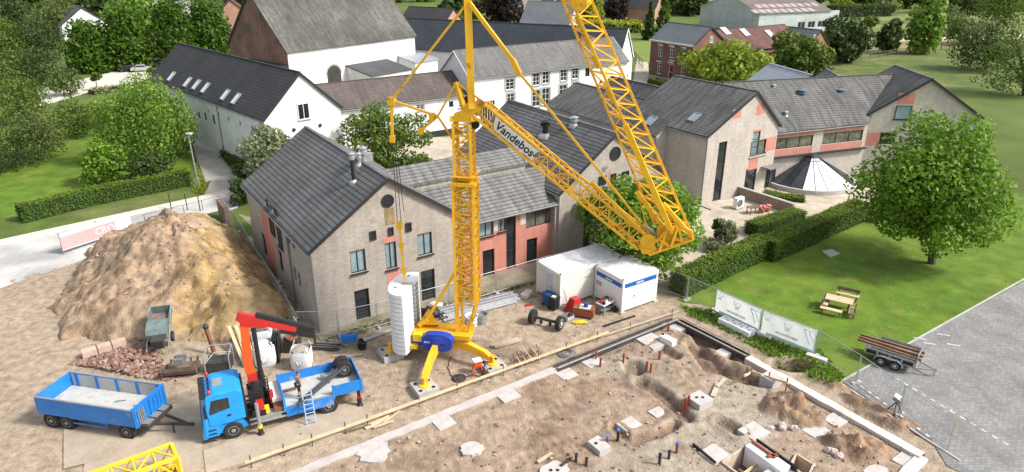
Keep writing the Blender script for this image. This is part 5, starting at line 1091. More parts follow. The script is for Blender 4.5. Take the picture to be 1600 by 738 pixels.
# hook and ropes
for (a, c) in (((613, 222), (621, 350)), ((616, 222), (627, 350)), ((619, 225), (631, 330))):
    b = MB(); b.tube(CP(*a), CP(*c), .022, 5); b.build('hoist_rope', m_dark, TC, world=True)
tt = BC + CE * -.2 + UPV * 5.1
b = MB(); h0 = CP(624, 352); b.bar(h0, tt + UPV * .05, .17, .14); b.box(h0, (.34, .26, .5), PHI); b.box(h0.lerp(tt, .35), (.28, .2, .3), PHI); b.box(h0.lerp(tt, .8), (.34, .24, .3), PHI); b.build('hook_block', m_yellow, TC, world=True)
# front tie: thick bar, then twin rods to the jib
b = MB(); b.bar(CP(733, 4, -.1), CP(800, 93, -.1), .28, .2); b.bar(CP(800, 93, -.1), CP(811, 116, -.1), .42, .3); b.build('front_tie_bar', m_yellow, TC, world=True)
for o in (-.25, .05): 
    b = MB(); b.bar(CP(808, 110, o), CP(1002, 348, o), .12); b.build('front_tie_rod', m_yellow, TC, world=True)
# first jib
j0, j1 = CP(752, 171), CP(1006, 377); jd = (j1 - j0).normalized(); ju = CN.cross(jd).normalized(); ju = ju if ju.z > 0 else -ju
b = MB(); lattice(b, j0, j1, CN, ju, .95, .95, 16, .06, .028, .95, .95); b.bar(CP(741, 165), j0, .5, .8); 
for o in (-.48, .48): b.bar(CP(925, 285, o), CP(1008, 366, o), .2, .16)
b.build('inner_jib', m_yellow, TC, world=True)
sg = MB(); jl = (j1 - j0).length; s0, s1 = .075, .335
def JP(t, h_, o): return j0.lerp(j1, t) + ju * h_ + CN * o
pts = [(s0, .36), (s0 + .012, .0), (s0 + .03, -.3), (s1, -.3), (s1 - .018, .0), (s1 - .005, .36)]
A_ = [JP(t, h_, -.56) for t, h_ in pts]; B_ = [JP(t, h_, -.53) for t, h_ in pts]; n_ = len(pts)
sg.add(A_ + B_, [tuple(range(n_)), tuple(range(2 * n_ - 1, n_ - 1, -1))] + [(i, n_ + i, n_ + (i + 1) % n_, (i + 1) % n_) for i in range(n_)]); sgo = sg.build('name_board', m_signw, TC, world=True)
MATS[sgo.name] = MATS[TC.name]; ld = lambda v: MATS[TC.name].to_3x3().inverted() @ v
text('Vandebos', .68, m_ink, sgo, frame4(loc(JP((s0 + s1) / 2 + .004, .03, -.565)), ld(jd), ld(ju)))
# knuckle
b = MB()
for o in (-.55, .45):
    plate(b, [(998, 384), (1003, 397), (1014, 398), (1026, 390), (1020, 376), (1010, 372)], o, o + .1)
    KP = [(1014, 398), (1083, 374), (1081, 362), (1060, 352), (1042, 358), (1030, 374), (1014, 380)]
    for q1, q2 in list(zip(KP[:-1], KP[1:])) + [((1030, 374), (1048, 386)), ((1048, 386), (1060, 352)), ((1060, 352), (1066, 380)), ((1042, 358), (1030, 392))]: b.bar(CP(*q1, o), CP(*q2, o), .2, .14)
for x, y in ((1006, 384), (1012, 392), (1078, 369), (1045, 362), (1030, 382), (1058, 374)): b.bar(CP(x, y, -.55), CP(x, y, .55), .22)
b.bar(CP(1012, 395, 0), CP(1082, 372, 0), .3, .2); b.lathe(CP(1012, 378, -.62), [(.42, 0), (.46, .06), (.42, .12)], 18, CN); b.lathe(CP(1040, 366, -.3), [(.5, 0), (.5, .6)], 18, CN)
b.build('jib_knuckle', m_yellow, TC, world=True)
b = MB(); b.tube(CP(1006, 351, .1), CP(1034, 374, .1), .11, 8); b.build('fold_cylinder', m_galv, TC, world=True)
b = MB(); b.bar(CP(995, 300, -.2), CP(1034, 352, -.1), .3, .24); b.build('fold_lever', m_yellow, TC, world=True)
for o in (-.5, .5):
    b = MB(); b.bar(CP(1036, 318, o), CP(1082, 370, o), .28, .2); b.build('rear_link', m_yellow, TC, world=True)
b = MB(); b.bar(CP(997, 304, -.2), CP(1009, 348, -.2), .07); b.bar(CP(1009, 348, -.2), CP(1005, 354, -.2), .14); b.build('link_rod', m_yellow, TC, world=True)
# folded outer jib, three chords
b = MB(); NB = 17
cl = lambda t: CP(870 + (1022 - 870) * t, -20 + (350 + 20) * t, .35); cr_ = lambda t: CP(915 + (1083 - 915) * t, -20 + (372 + 20) * t, .35); cm = lambda t: CP(884 + (1050 - 884) * t, -20 + (365 + 20) * t, -.75)
for i in range(NB):
    a, c = i / NB, (i + 1) / NB
    for fn, r in ((cl, .12), (cr_, .14), (cm, .13)): b.bar(fn(a), fn(c), r)
    for f1_, f2_ in ((cl, cr_), (cr_, cm), (cm, cl)):
        b.bar(f1_(a), f2_(a), .065); b.bar(f1_(a) if i % 2 else f2_(a), f2_(c) if i % 2 else f1_(c), .06)
b.build('outer_jib', m_yellow, TC, world=True)
b = MB(); b.bar(cm(.56), cm(.98), .34, .3); b.build('jib_spine', m_yellow, TC, world=True)
b = MB()
for t in (.12, .2, .28, .42): b.bar(cm(t) + (cl(t) - cm(t)) * .2, cm(t + .05) + (cl(t) - cm(t)) * .15, .3, .2)
b.build('spine_bracket', m_yellow, TC, world=True)
b = MB(); p = CP(905, 4, -.9); b.lathe(p, [(.42, 0), (.46, .05), (.36, .1), (.46, .15), (.42, .2)], 20, CN); b.lathe(p - CN * .02, [(.14, 0), (.14, .3)], 10, CN); b.build('jib_pulley', m_yellow, TC, world=True)
# jib part lying in the foreground
a, c = Vector(G(276, 720, .95)), Vector(G(40, 810, .95)); d = (c - a).normalized(); n = Vector((-d.y, d.x, 0)); cen = (a + c) / 2
TJ = thing('crane_section', 'bright yellow crane section lying on the ground in the foreground', 'crane section', (cen.x, cen.y, 0), math.atan2(d.y, d.x))
b = MB(); lattice(b, a, c, n, UPV, 1.25, 1.3, 7, .075, .035); b.build('lattice', m_yellow2, TJ, world=True)
b = MB()
for s1 in (-1, 1): b.bar(a + n * .62 * s1 + UPV * .7, a + n * .62 * s1 - UPV * .8, .16); 
b.bar(a + n * .62 + UPV * .65, a - n * .62 + UPV * .65, .16); b.bar(a + n * .62 - UPV * .65, a - n * .62 + UPV * .65, .1); b.bar(a + n * .62 - UPV * .65, a - n * .62 - UPV * .65, .16); b.build('end_frame', m_yellow2, TJ, world=True)
for k in range(3):
    b = MB(); o = n * (-.3 + .3 * k) - UPV * .25; b.bar(a + d * .8 + o, c + o, .2, .12); b.build('stowed_profile', m_pipegrey, TJ, world=True)
for t in (.2, .8):
    q = a.lerp(c, t); b = MB(); b.box((q.x, q.y, .12), (.25, 1.6, .25), math.atan2(d.y, d.x)); b.build('skid', m_oldwood, TJ, world=True)
# ------------------------------------------------------------------ lorry with loading crane
def wheel(par, x, y, z, r, wd, side, rimmat=None, name='wheel'):
    """axle along local y; side=+1 outer face on +y"""
    b = MB(); b.lathe((x, y - side * wd / 2, z), [(r * .55, 0), (r * .93, .0), (r, wd * .12), (r, wd * .88), (r * .93, wd), (r * .6, wd), (r * .57, wd * .93)], 26, (0, side, 0)); w_ = b.build(name, m_tyre, par, smooth=True)
    c = MB(); c.lathe((x, y - side * wd * .1, z), [(r * .58, 0), (r * .58, wd * .52), (r * .5, wd * .56), (r * .42, wd * .35), (r * .25, wd * .33), (r * .22, wd * .6), (r * .1, wd * .62)], 22, (0, side, 0))
    for i in range(8):
        t = i * math.pi / 4; c.box((x + math.cos(t) * r * .36, y + side * wd * .27, z + math.sin(t) * r * .36), (.04, .04, .04))
    c.build('rim', rimmat or m_rim, w_)
    return w_
hv = Vector((-.9, -.43, 0)).normalized(); lv = Vector((-hv.y, hv.x, 0)); TRO = Vector((-10.96, 33.95, 0)) - lv * .42
TRZ = math.atan2(hv.y, hv.x); TRK = thing('crane_lorry', 'bright blue flatbed lorry with a red folding loading crane behind its cab', 'lorry', TRO, TRZ)
W2 = 1.25
def TL(p): return MATS[TRK.name].inverted() @ Vector(p)
# cab
cab = MB(); fx, rx = 6.62, 4.45
prof = [(rx, 1.0), (rx, 2.85), (rx + .25, 3.02), (fx - .75, 3.02), (fx - .32, 2.86), (fx - .16, 2.0), (fx, 1.75), (fx + .03, .45), (fx - .65, .4), (fx - .75, .85), (rx + .15, 1.12)]
prof = [(rx, 1.15), (rx, 2.85), (rx + .22, 3.0), (fx - .75, 3.02), (fx - .32, 2.88), (fx - .12, 1.95), (fx, 1.7), (fx + .03, .42), (fx - .72, .42), (fx - .78, .95), (fx - 1.0, 1.13), (fx - 1.5, 1.13)]
n = len(prof)
def cabw(z): return W2 if z < 2.0 else W2 - (z - 2.0) * .12
vs_a = [(x, -cabw(z), z) for x, z in prof] + [(x, cabw(z), z) for x, z in prof]
cab.add(vs_a, [tuple(range(n)), tuple(range(2 * n - 1, n - 1, -1))] + [(i, n + i, n + (i + 1) % n, (i + 1) % n) for i in range(n)]); cb_ = cab.build('cab', m_cyan, TRK)
md = cb_.modifiers.new('b', 'BEVEL'); md.width = .06; md.segments = 2; md.limit_method = 'ANGLE'
def cpart(name, mat, fn, par=None): b = MB(); fn(b); return b.build(name, mat, par or TRK)
cpart('windscreen', m_glass, lambda b: b.quad((fx - .30, -1.08, 2.82), (fx - .105, -1.14, 1.98), (fx - .105, 1.14, 1.98), (fx - .30, 1.08, 2.82)))
for s in (1, -1):
    d_ = cpart('door', m_cyan, lambda b: b.add([(fx - .35, s * (W2 + .012), 1.15), (fx - 1.55, s * (W2 + .012), 1.15), (fx - 1.55, s * (W2 + .012), 2.0), (fx - 1.55, s * (cabw(2.8) + .012), 2.78), (fx - .5, s * (cabw(2.8) + .012), 2.78), (fx - .28, s * (W2 + .012), 2.0)], [tuple(range(6))[::s]]))
    cpart('side_window', m_glass, lambda b: b.add([(fx - .42, s * (cabw(1.98) + .022), 1.86), (fx - .85, s * (cabw(1.98) + .022), 1.95), (fx - 1.45, s * (cabw(2.) + .022), 2.05), (fx - 1.45, s * (cabw(2.7) + .022), 2.68), (fx - .58, s * (cabw(2.7) + .022), 2.68), (fx - .40, s * (cabw(2.05) + .022), 2.05)], [tuple(range(6))[::s]]), d_)
    cpart('door_handle', m_black, lambda b: b.bx(fx - 1.45, fx - 1.25, s * (W2 + .02) - .015, s * (W2 + .02) + .015, 1.55, 1.66), d_)
    cpart('mirror', m_black, lambda b: (b.bx(fx - .28, fx - .14, s * 1.42 - .1, s * 1.42 + .1, 1.85, 2.5), b.bar((fx - .3, s * 1.2, 2.5), (fx - .2, s * 1.42, 2.45), .04)))
    cpart('step', m_black, lambda b: (b.bx(fx - .7, fx - .1, s * 1.1 - .14, s * 1.1 + .14, .3, .4), b.bx(fx - .6, fx - .2, s * (W2 + .005) - .02, s * (W2 + .005) + .02, .62, .68), b.bx(fx - .6, fx - .2, s * (W2 + .005) - .02, s * (W2 + .005) + .02, .86, .92)))
    cpart('beacon', m_red, lambda b: b.lathe((fx - .55, s * .95, 3.02), [(.1, 0), (.1, .14), (.04, .2)], 10))
    cpart('headlight', m_white_ink, lambda b: b.bx(fx + .02, fx + .05, s * .95 - .2, s * .95 + .2, .62, .85))
    def arch(b):
        for i in range(10):
            t0, t1 = math.pi * i / 10, math.pi * (i + 1) / 10
            b.bar((5.2 + .66 * math.cos(t0), s * 1.12, .5 + .62 * math.sin(t0)), (5.2 + .66 * math.cos(t1), s * 1.12, .5 + .62 * math.sin(t1)), .3, .05, (0, 1, 0))
    cpart('wheel_arch', m_cyan, arch)
cpart('sun_visor', m_black, lambda b: b.bx(fx - .35, fx - .05, -1.1, 1.1, 2.84, 2.92)); cpart('roof_hatch', m_galv, lambda b: b.bx(fx - 1.25, fx - .75, -.4, .35, 3.0, 3.06))
cpart('grille', m_black, lambda b: b.bx(fx + .005, fx + .05, -.9, .9, .95, 1.55)); cpart('bumper', m_cyan, lambda b: b.bx(fx - .1, fx + .1, -1.22, 1.22, .38, .72))
for i in range(4): cpart('roof_light', m_black, lambda b: b.bx(fx - .62, fx - .5, -.6 + i * .36, -.42 + i * .36, 3.02, 3.12))
cpart('cab_rear_panel', m_black, lambda b: b.bx(rx - .12, rx, -1.1, 1.1, 1.0, 2.6))
for s in (1, -1):
    wheel(TRK, 5.2, s * 1.08, .5, .52, .32, s); wheel(TRK, 0, s * 1.05, .5, .52, .5, s)
cpart('chassis', m_asph, lambda b: (b.bx(-1.9, 6.2, -.45, -.25, .62, .92), b.bx(-1.9, 6.2, .25, .45, .62, .92), b.bx(-.3, .3, -1, 1, .42, .6), b.bx(4.9, 5.4, -1, 1, .42, .6), b.bx(1.0, 3.6, -1.0, 1.0, .5, .9)))
for s in (1, -1): cpart('side_guard', m_galv, lambda b: (b.bx(.8, 4.3, s * 1.2 - .03, s * 1.2 + .03, .55, .67), b.bx(.8, 4.3, s * 1.2 - .03, s * 1.2 + .03, .85, .97)))
cpart('fuel_tank', m_galv, lambda b: b.bx(2.6, 3.9, .75, 1.15, .5, 1.0)); cpart('tool_box', m_white2, lambda b: b.bx(2.42, 2.95, -1.2, .6, 1.0, 1.5)); cpart('cab_step_plate', m_rust, lambda b: b.bx(2.42, 2.95, .62, 1.2, 1.0, 1.25))
cpart('exhaust', m_black, lambda b: (b.bx(3.1, 3.5, -1.2, -.65, .9, 2.4)))
# bed
BX0, BX1, BZ = -1.95, 2.35, 1.18
cpart('bed_floor', m_bedgrey, lambda b: b.bx(BX0, BX1, -W2, W2, BZ - .14, BZ))
cpart('headboard', m_blue, lambda b: b.bx(BX1, BX1 + .08, -W2, W2, .95, BZ + .7))
cpart('bed_side', m_blue, lambda b: b.bx(BX0, BX1, -W2 - .06, -W2, BZ - .1, BZ + .6))
cpart('bed_side', m_blue, lambda b: b.bx(BX0, -.35, W2, W2 + .06, BZ - .1, BZ + .6)); cpart('dropped_side', m_blue, lambda b: b.bx(-.3, BX1, W2 + .005, W2 + .065, BZ - .62, BZ - .03))
cpart('tailboard', m_blue, lambda b: b.bx(BX0 - .06, BX0, -W2, W2, BZ - .1, BZ + .6))
for x, y in ((BX0 - .02, W2 + .03), (BX0 - .02, -W2 - .03), (BX1 + .04, W2 + .03), (BX1 + .04, -W2 - .03), (-.33, W2 + .03)): cpart('corner_post', m_cyan if x > 2 else m_blue, lambda b: b.bx(x - .06, x + .06, y - .05, y + .05, .95, BZ + .66))
cpart('bed_rail', m_galv, lambda b: b.bx(-.25, BX1, W2 - .05, W2 + .02, BZ + .003, BZ + .04))
for s in (1, -1): cpart('tail_light', m_red, lambda b: b.bx(-2.05, -1.98, s * .95 - .2, s * .95 + .2, .75, .88))
cpart('rear_mudguard', m_black, lambda b: (b.bx(-.75, .75, .8, 1.25, 1.05, 1.1), b.bx(-.75, .75, -1.25, -.8, 1.05, 1.1)))
# loading crane (the boom is posed in the lorry's long vertical plane)
kx = 3.75
cpart('crane_base', m_black, lambda b: (b.bx(kx - .35, kx + .35, -1.22, 1.22, .95, 1.35), b.bx(kx - .4, kx + .4, -.45, .45, 1.3, 2.2), b.lathe((kx, 0, 1.9), [(.4, 0), (.34, .5), (.3, .8)], 14)))
cpart('crane_column', m_red, lambda b: b.bar((kx, 0, 2.3), (kx + .05, 0, 3.2), .45, .5))
for i in range(5): cpart('hydraulic_hose', m_black, lambda b: b.path([(kx - .5 - .05 * i, .5 - i * .25, 1.2), (kx - .75, .45 - i * .22, 1.9 + .1 * i), (kx - .3, .2 - i * .1, 2.6 + .12 * i), (kx, .1 - i * .05, 3.1)], .025, 5))
cpart('valve_block', m_red, lambda b: b.bx(kx - .3, kx + .1, .75, 1.2, 1.2, 1.8)); cpart('valve_block', m_red, lambda b: b.bx(kx - .3, kx, -1.2, -.8, 1.2, 1.9)); cpart('hose_reel', m_red, lambda b: b.bx(kx - .9, kx - .7, .2, .5, 1.1, 1.9))
cpart('hydraulic_tank', m_yellow2, lambda b: b.bx(kx - .55, kx - .2, .85, 1.2, 1.02, 1.4))
def TPL(px, py, oy=0.):
    d = Vector(ray(px, py)); o = Vector((0, 0, CAM_H)); q0 = TRO + lv * oy; t = (q0 - o).dot(lv) / d.dot(lv); return TL(o + d * t)
e1, e2 = TPL(388, 573), TPL(381, 506); e3 = TPL(374, 496); e4, e5 = TPL(462, 510), TPL(490, 519)
cpart('main_boom', m_ored, lambda b: (b.bar((kx + .02, 0, 3.0), e1 + Vector((0, 0, .05)), .42, .5), b.bar(e1, e2, .36, .5, w2=.28, h2=.4)))
cpart('boom_cylinder', m_black, lambda b: b.tube((kx - .45, 0, 2.6), e1.lerp(e2, .9) + Vector((-.45, 0, -.1)), .13, 10))
cpart('knuckle_boom', m_red, lambda b: (b.bar(e3 + Vector((.1, 0, .1)), e4 + Vector((0, 0, -.1)), .3, .48, w2=.34, h2=.4), b.bar(e2, e3, .36, .3), b.bar(e2, e2.lerp(e4, .4), .3, .3)))
cpart('outer_boom', m_black, lambda b: (b.bar(e3.lerp(e4, .3) + Vector((0, .02, .34)), e5 + Vector((0, .02, .25)), .3, .22), b.bar(e4 + Vector((.8, 0, .05)), e5, .26, .5), b.bar(e4 + Vector((.3, 0, -.25)), e5 + Vector((0, 0, -.2)), .22, .3), b.bar(e5 + Vector((0, 0, .25)), e5 + Vector((0, 0, -.8)), .12)))
for x, y, pm in ((kx + .1, 1.45, m_galv), (-1.75, 1.2, m_black)):
    z1 = 2.1 if x > 0 else 1.1
    s_ = cpart('stabiliser', pm, lambda b: b.tube((x, y + .1, .4), (x, y + .1, z1), .1, 10)); cpart('stabiliser_foot', m_black, lambda b: (b.tube((x, y + .1, .2), (x, y + .1, .55), .14, 10), b.lathe((x, y + .1, .04), [(.2, 0), (.18, .08), (.08, .2)], 12)), s_)
    if x > 0: cpart('stabiliser_band', m_yellow2, lambda b: b.tube((x, y + .1, .5), (x, y + .1, .62), .15, 10), s_)
for k in (.5, .65): cpart('chain_hook', m_red, lambda b: b.bx(-1.85, -1.65, W2 + .02, W2 + .14, k, k + .1))
m_pdark = M('dark_grey_steel', (.1, .1, .105), .5, .15, 3, metal=.3)
# loads on the bed: each a thing of its own
def onbed(name, label, cat, x, y, z=BZ, rz=0., group=None): 
    p = MATS[TRK.name] @ Vector((x, y, z)); return thing(name, label, cat, p, TRZ + rz, group)
for i, (x, y, lab) in enumerate(((-1.35, -.35, 'large spare tyre lying against the tailboard of the blue lorry, nearest the camera'), (-1.3, -.8, 'spare tyre on the lorry bed behind the nearest one'))):
    T = onbed('spare_wheel', lab, 'wheel', x, y, BZ + .0 + i * .12, 0, 'spare wheels on the lorry bed'); b = MB(); r = .52
    wheel(T, 0, 0, .52, .5, .34, 1, m_rim)
T = onbed('yoke', 'grey steel wheel bracket lying on the lorry bed beside the spare wheels', 'bracket', -.6, -.55, BZ, .5); b = MB(); b.bx(-.5, .5, -.07, .07, 0, .3); b.build('beam', m_galv, T); b = MB(); b.bx(.3, .5, -.4, .4, .05, .35); b.build('bracket', m_galv, T); b = MB(); b.lathe((-.3, 0, .3), [(.25, 0), (.25, .1), (.1, .15)], 12); b.build('hub', m_gut, T)
for i, (o, w_, lab) in enumerate(((0., .11, 'long grey steel beam slanting across the lorry bed, the thicker one'), (.3, .07, 'long grey steel bar slanting across the lorry bed, the thinner one'))):
    a = TL(G(466, 631, BZ + .1)) + Vector((0, o, 0)); c = TL(G(540, 568, BZ + .75)) + Vector((0, o, 0)); T = onbed('steel_beam', lab, 'beam', a.x, a.y, BZ, 0, 'steel beams on the lorry bed'); q = a - Vector((a.x, a.y, BZ)); q2 = c - Vector((a.x, a.y, BZ))
    b = MB(); b.bar(q, q2, w_, w_ * .4); b.bar(q + Vector((0, 0, .1)), q2 + Vector((0, 0, .1)), w_ * .4, .12); b.build('beam', m_pdark, T)
for i, (x, y) in enumerate(((1.9, -.3), (1.2, .9))):
    T = onbed('timber_block', 'short wooden block frame on the lorry bed, ' + ('by the headboard' if i == 0 else 'at the man\'s feet'), 'timber', x, y, BZ); b = MB(); b.bx(-.35, .35, -.12, -.05, 0, .08); b.bx(-.35, .35, .05, .12, 0, .08); b.bx(-.35, -.28, -.12, .12, .003, .075); b.bx(.28, .35, -.12, .12, .003, .075); b.build('frame', m_oldwood, T)
T = onbed('ladder', 'light blue aluminium ladder leaning on the side of the blue lorry', 'ladder', 1.15, W2 + .1, 0)
for s in (-.25, .25): b = MB(); b.bar((s, .55, 0), (s, 0, 1.95), .06, .035); b.build('rail', M('pale_blue_alu', (.3, .42, .6), .4, .1) if s < 0 else bpy.data.materials['pale_blue_alu'], T)
for i in range(7): b = MB(); t = .1 + i * .13; b.bar((-.25, .55 * (1 - t), 1.95 * t), (.25, .55 * (1 - t), 1.95 * t), .045); b.build('rung', bpy.data.materials['pale_blue_alu'], T)
# ------------------------------------------------------------------ blue tipping trailer
tq = Vector(G(206, 643, 2.05)); thx = Vector((.978, -.207, 0)); tle = Vector((.207, .978, 0)); TO = Vector((tq.x, tq.y, 0)) - thx * 0 + tle * 1.25
TTR = thing('tipping_trailer', 'long blue drawbar trailer with open empty body, parked in front of the lorry', 'trailer', TO, math.atan2(thx.y, thx.x))
def tp(name, mat, fn, par=None): b = MB(); fn(b); return b.build(name, mat, par or TTR)
LT = 6.2; Z0, Z1 = 1.1, 2.05
tp('body_floor', m_bedgrey, lambda b: b.bx(-LT, 0, -1.22, 1.22, Z0 - .1, Z0 + .08))
for s in (1, -1):
    sd = tp('side_wall', m_blue, lambda b: b.bx(-LT, 0, s * 1.25 - .03, s * 1.25 + .03, Z0 - .12, Z1))
    tp('inner_lining', m_bedgrey, lambda b: b.bx(-LT + .1, -.08, s * 1.213 - .006, s * 1.213 + .006, Z0 + .09, Z1 - .06), sd)
    for i in range(5): tp('inner_post', m_blue, lambda b: b.bx(-.35 - i * 1.35 - .1, -.35 - i * 1.35 + .1, s * 1.19 - .015, s * 1.19 + .015, Z0 + .085, Z1 - .01), sd)
    tp('top_rail', m_galv, lambda b: b.bx(-LT, 0, s * 1.25 - .045, s * 1.25 + .045, Z1, Z1 + .05), sd)
fw_ = tp('front_wall', m_blue, lambda b: (b.bx(-.03, .04, -1.28, 1.28, Z0 - .2, Z1 + .12), b.bx(.04, .1, -.08, .08, Z0 - .2, Z1), b.bx(.04, .09, -1.2, -1.08, Z0 - .2, Z1), b.bx(.04, .09, 1.08, 1.2, Z0 - .2, Z1)))
for i in range(3): tp('wall_rib', m_blue, lambda b: b.bx(.04, .08, .25 + i * .28, .33 + i * .28, Z0, Z1 - .1), fw_)
tp('cargo_bar_rack', m_galv, lambda b: [b.bx(.06, .12, -1.02 + i * .13, -.95 + i * .13, Z0 - .1, Z1 - .15) for i in range(4)] + [b.bx(.055, .09, -1.05, -.5, Z0 + .5, Z0 + .58)])
tp('rear_wall', m_blue, lambda b: b.bx(-LT - .06, -LT, -1.25, 1.25, Z0 - .1, Z1))
tp('chassis', m_asph, lambda b: (b.bx(-LT, .3, -.5, -.32, .75, .97), b.bx(-LT, .3, .32, .5, .75, .97), b.bx(.15, .55, -1.0, 1.0, .72, .95)))
for i in range(3): tp('step_grate', m_gut, lambda b: b.bx(.1, .5, -.9 + i * .62, -.4 + i * .62, .96, 1.02))
tp('side_guard', m_blue, lambda b: (b.bx(-4.6, -1.9, -1.2, -1.14, .55, .63), b.bx(-4.6, -1.9, -1.2, -1.14, .85, .93), b.bx(-2.0, -1.9, -1.2, -1.14, .55, .93)))
for x in (-.75, -4.6, -5.6):
    for s in (1, -1): wheel(TTR, x, s * 1.05, .5, .5, .36, s)
tp('drawbar', m_asph, lambda b: (b.bar((.2, -.5, .7), (2.2, 0, .65), .12), b.bar((.2, .5, .7), (2.2, 0, .65), .12), b.bar((1.4, -.2, .68), (2.6, 0, .68), .14), b.bar((1.45, -.25, .1), (1.45, -.25, .8), .07)))
for i, (x, y, rz) in enumerate(((-1.2, -.35, .8), (-1.0, .3, .2), (-2.3, .4, .1), (-2.1, -.75, .7), (-2.4, -.8, .7))):
    T = thing('loose_lath', 'short dark lath on the empty trailer floor, ' + ('nearest the front wall', 'against the far side', 'furthest left', 'by the near side', 'beside the near side lath')[i], 'lath', MATS[TTR.name] @ Vector((x, y, Z0 + .08)), rz + .2, 'laths on the trailer floor'); b = MB(); b.bx(-.3, .3, -.03, .03, .0, .04); b.bx(-.28, .1, .035, .075, .0, .035); b.build('lath', m_gut, T)
# ------------------------------------------------------------------ person on the bed
def skin_mesh(name, mat, V_, E_, Rr, parent, root=0, sub=2):
    me = bpy.data.meshes.new(name); me.from_pydata([tuple(v) for v in V_], E_, []); o = bpy.data.objects.new(name, me); COL.objects.link(o)
    m = o.modifiers.new('s', 'SKIN'); m.use_smooth_shade = True
    for i, r in enumerate(Rr): me.skin_vertices[0].data[i].radius = (r, r) if not isinstance(r, tuple) else r; me.skin_vertices[0].data[i].use_root = i == root
    s = o.modifiers.new('d', 'SUBSURF'); s.levels = sub; s.render_levels = sub
    dg = bpy.context.evaluated_depsgraph_get(); me2 = bpy.data.meshes.new_from_object(o.evaluated_get(dg)); bpy.data.objects.remove(o); me2.materials.clear(); me2.materials.append(mat)
    o = bpy.data.objects.new(name, me2); COL.objects.link(o); o.parent = parent; MATS[o.name] = MATS[parent.name].copy(); return o
def person(label, loc, rz):
    T = thing('person', label, 'person', loc, rz)      # faces local +x
    V_ = []; E_ = []; R_ = []
    def v(x, y, z, r, p=None):
        V_.append((x, y, z)); R_.append(r)
        if p is not None: E_.append((p, len(V_) - 1))
        return len(V_) - 1
    pel = v(0, 0, .95, (.15, .12)); ab = v(.01, 0, 1.12, (.14, .11), pel); ch = v(.04, 0, 1.32, (.165, .12), ab); nk = v(.07, 0, 1.5, .06, ch); hd0 = v(.1, 0, 1.57, .075, nk); hd1 = v(.115, 0, 1.65, .098, hd0); hd2 = v(.105, 0, 1.73, .075, hd1); v(.205, 0, 1.635, .018, hd1)
    for s in (1, -1):
        v(.1, s * .1, 1.645, .02, hd1)
        hp_ = v(0, s * .1, .9, .095, pel); kn = v(.05 if s > 0 else .1, s * .13, .5, .06, hp_); an = v(-.02 if s > 0 else .06, s * .14, .1, .042, kn); hl = v(-.03 if s > 0 else .05, s * .14, .04, .04, an); v((-.03 if s > 0 else .05) + .2, s * .16, .03, .035, hl)
        sh = v(.05, s * .2, 1.4, .06, ch); el = v(.12, s * .27, 1.13, .047, sh); wr = v(.36, s * .16, 1.08, .03, el); pm = v(.43, s * .14, 1.08, (.04, .02), wr)
        for k in range(4):
            f1 = v(.475, s * (.14 + (k - 1.5) * .02), 1.085 - .003 * k, .0095, pm); f2 = v(.505 - (.008 if k in (0, 3) else 0), s * (.14 + (k - 1.5) * .022), 1.07, .009, f1); v(.505 - .01 * (k in (0, 3)), s * (.14 + (k - 1.5) * .022), 1.045, .008, f2)
        t1 = v(.43, s * .1, 1.075, .011, pm); v(.46, s * .085, 1.06, .009, t1)
    skin_mesh('body', m_skin, V_, E_, R_, T)
    sv = [(0, 0, .93), (.01, 0, 1.12), (.04, 0, 1.32), (.065, 0, 1.44)]; sr = [(.17, .14), (.165, .135), (.19, .145), (.1, .09)]; se = [(0, 1), (1, 2), (2, 3)]
    for s in (1, -1):
        k = len(sv); sv += [(.05, s * .2, 1.4), (.1, s * .25, 1.2), (.13, s * .27, 1.1)]; sr += [.085, .07, .062]; se += [(2, k), (k, k + 1), (k + 1, k + 2)]
    skin_mesh('shirt', M('dark_grey_shirt', (.12, .115, .115), .9, .2, 4), sv, se, sr, T)
    pv_ = [(0, 0, .95)]; pr = [(.175, .145)]; pe = []
    for s in (1, -1):
        k = len(pv_); pv_ += [(0, s * .1, .86), (.03, s * .12, .62), (.05, s * .13, .5)]; pr += [.115, .1, .09]; pe += [(0, k), (k, k + 1), (k + 1, k + 2)]
    skin_mesh('shorts', M('black_shorts', (.02, .02, .022), .9, .2, 4), pv_, pe, pr, T)
    b = MB(); b.lathe((.1, 0, 1.67), [(.1, 0), (.11, .04), (.09, .1), (.04, .125)], 12); b.build('hair', M('brown_hair', (.12, .06, .035), .8, .2), T, smooth=True)
    for s in (1, -1): b = MB(); q = (-.03 if s > 0 else .05); b.add([], []); b.blob((q + .08, s * .15, .05), (.16, .06, .06), 3, .03, 8); b.build('shoe', m_black, T, smooth=True)
    for s in (1, -1): b = MB(); b.blob((.2, s * .035, 1.665), (.012, .014, .01), 3, 0); b.build('eye', m_ink, T)
    return T
pf_ = G(468, 622, BZ); person('man in grey T-shirt and black shorts standing on the lorry bed holding a beam', (pf_.x, pf_.y, BZ), R(25))
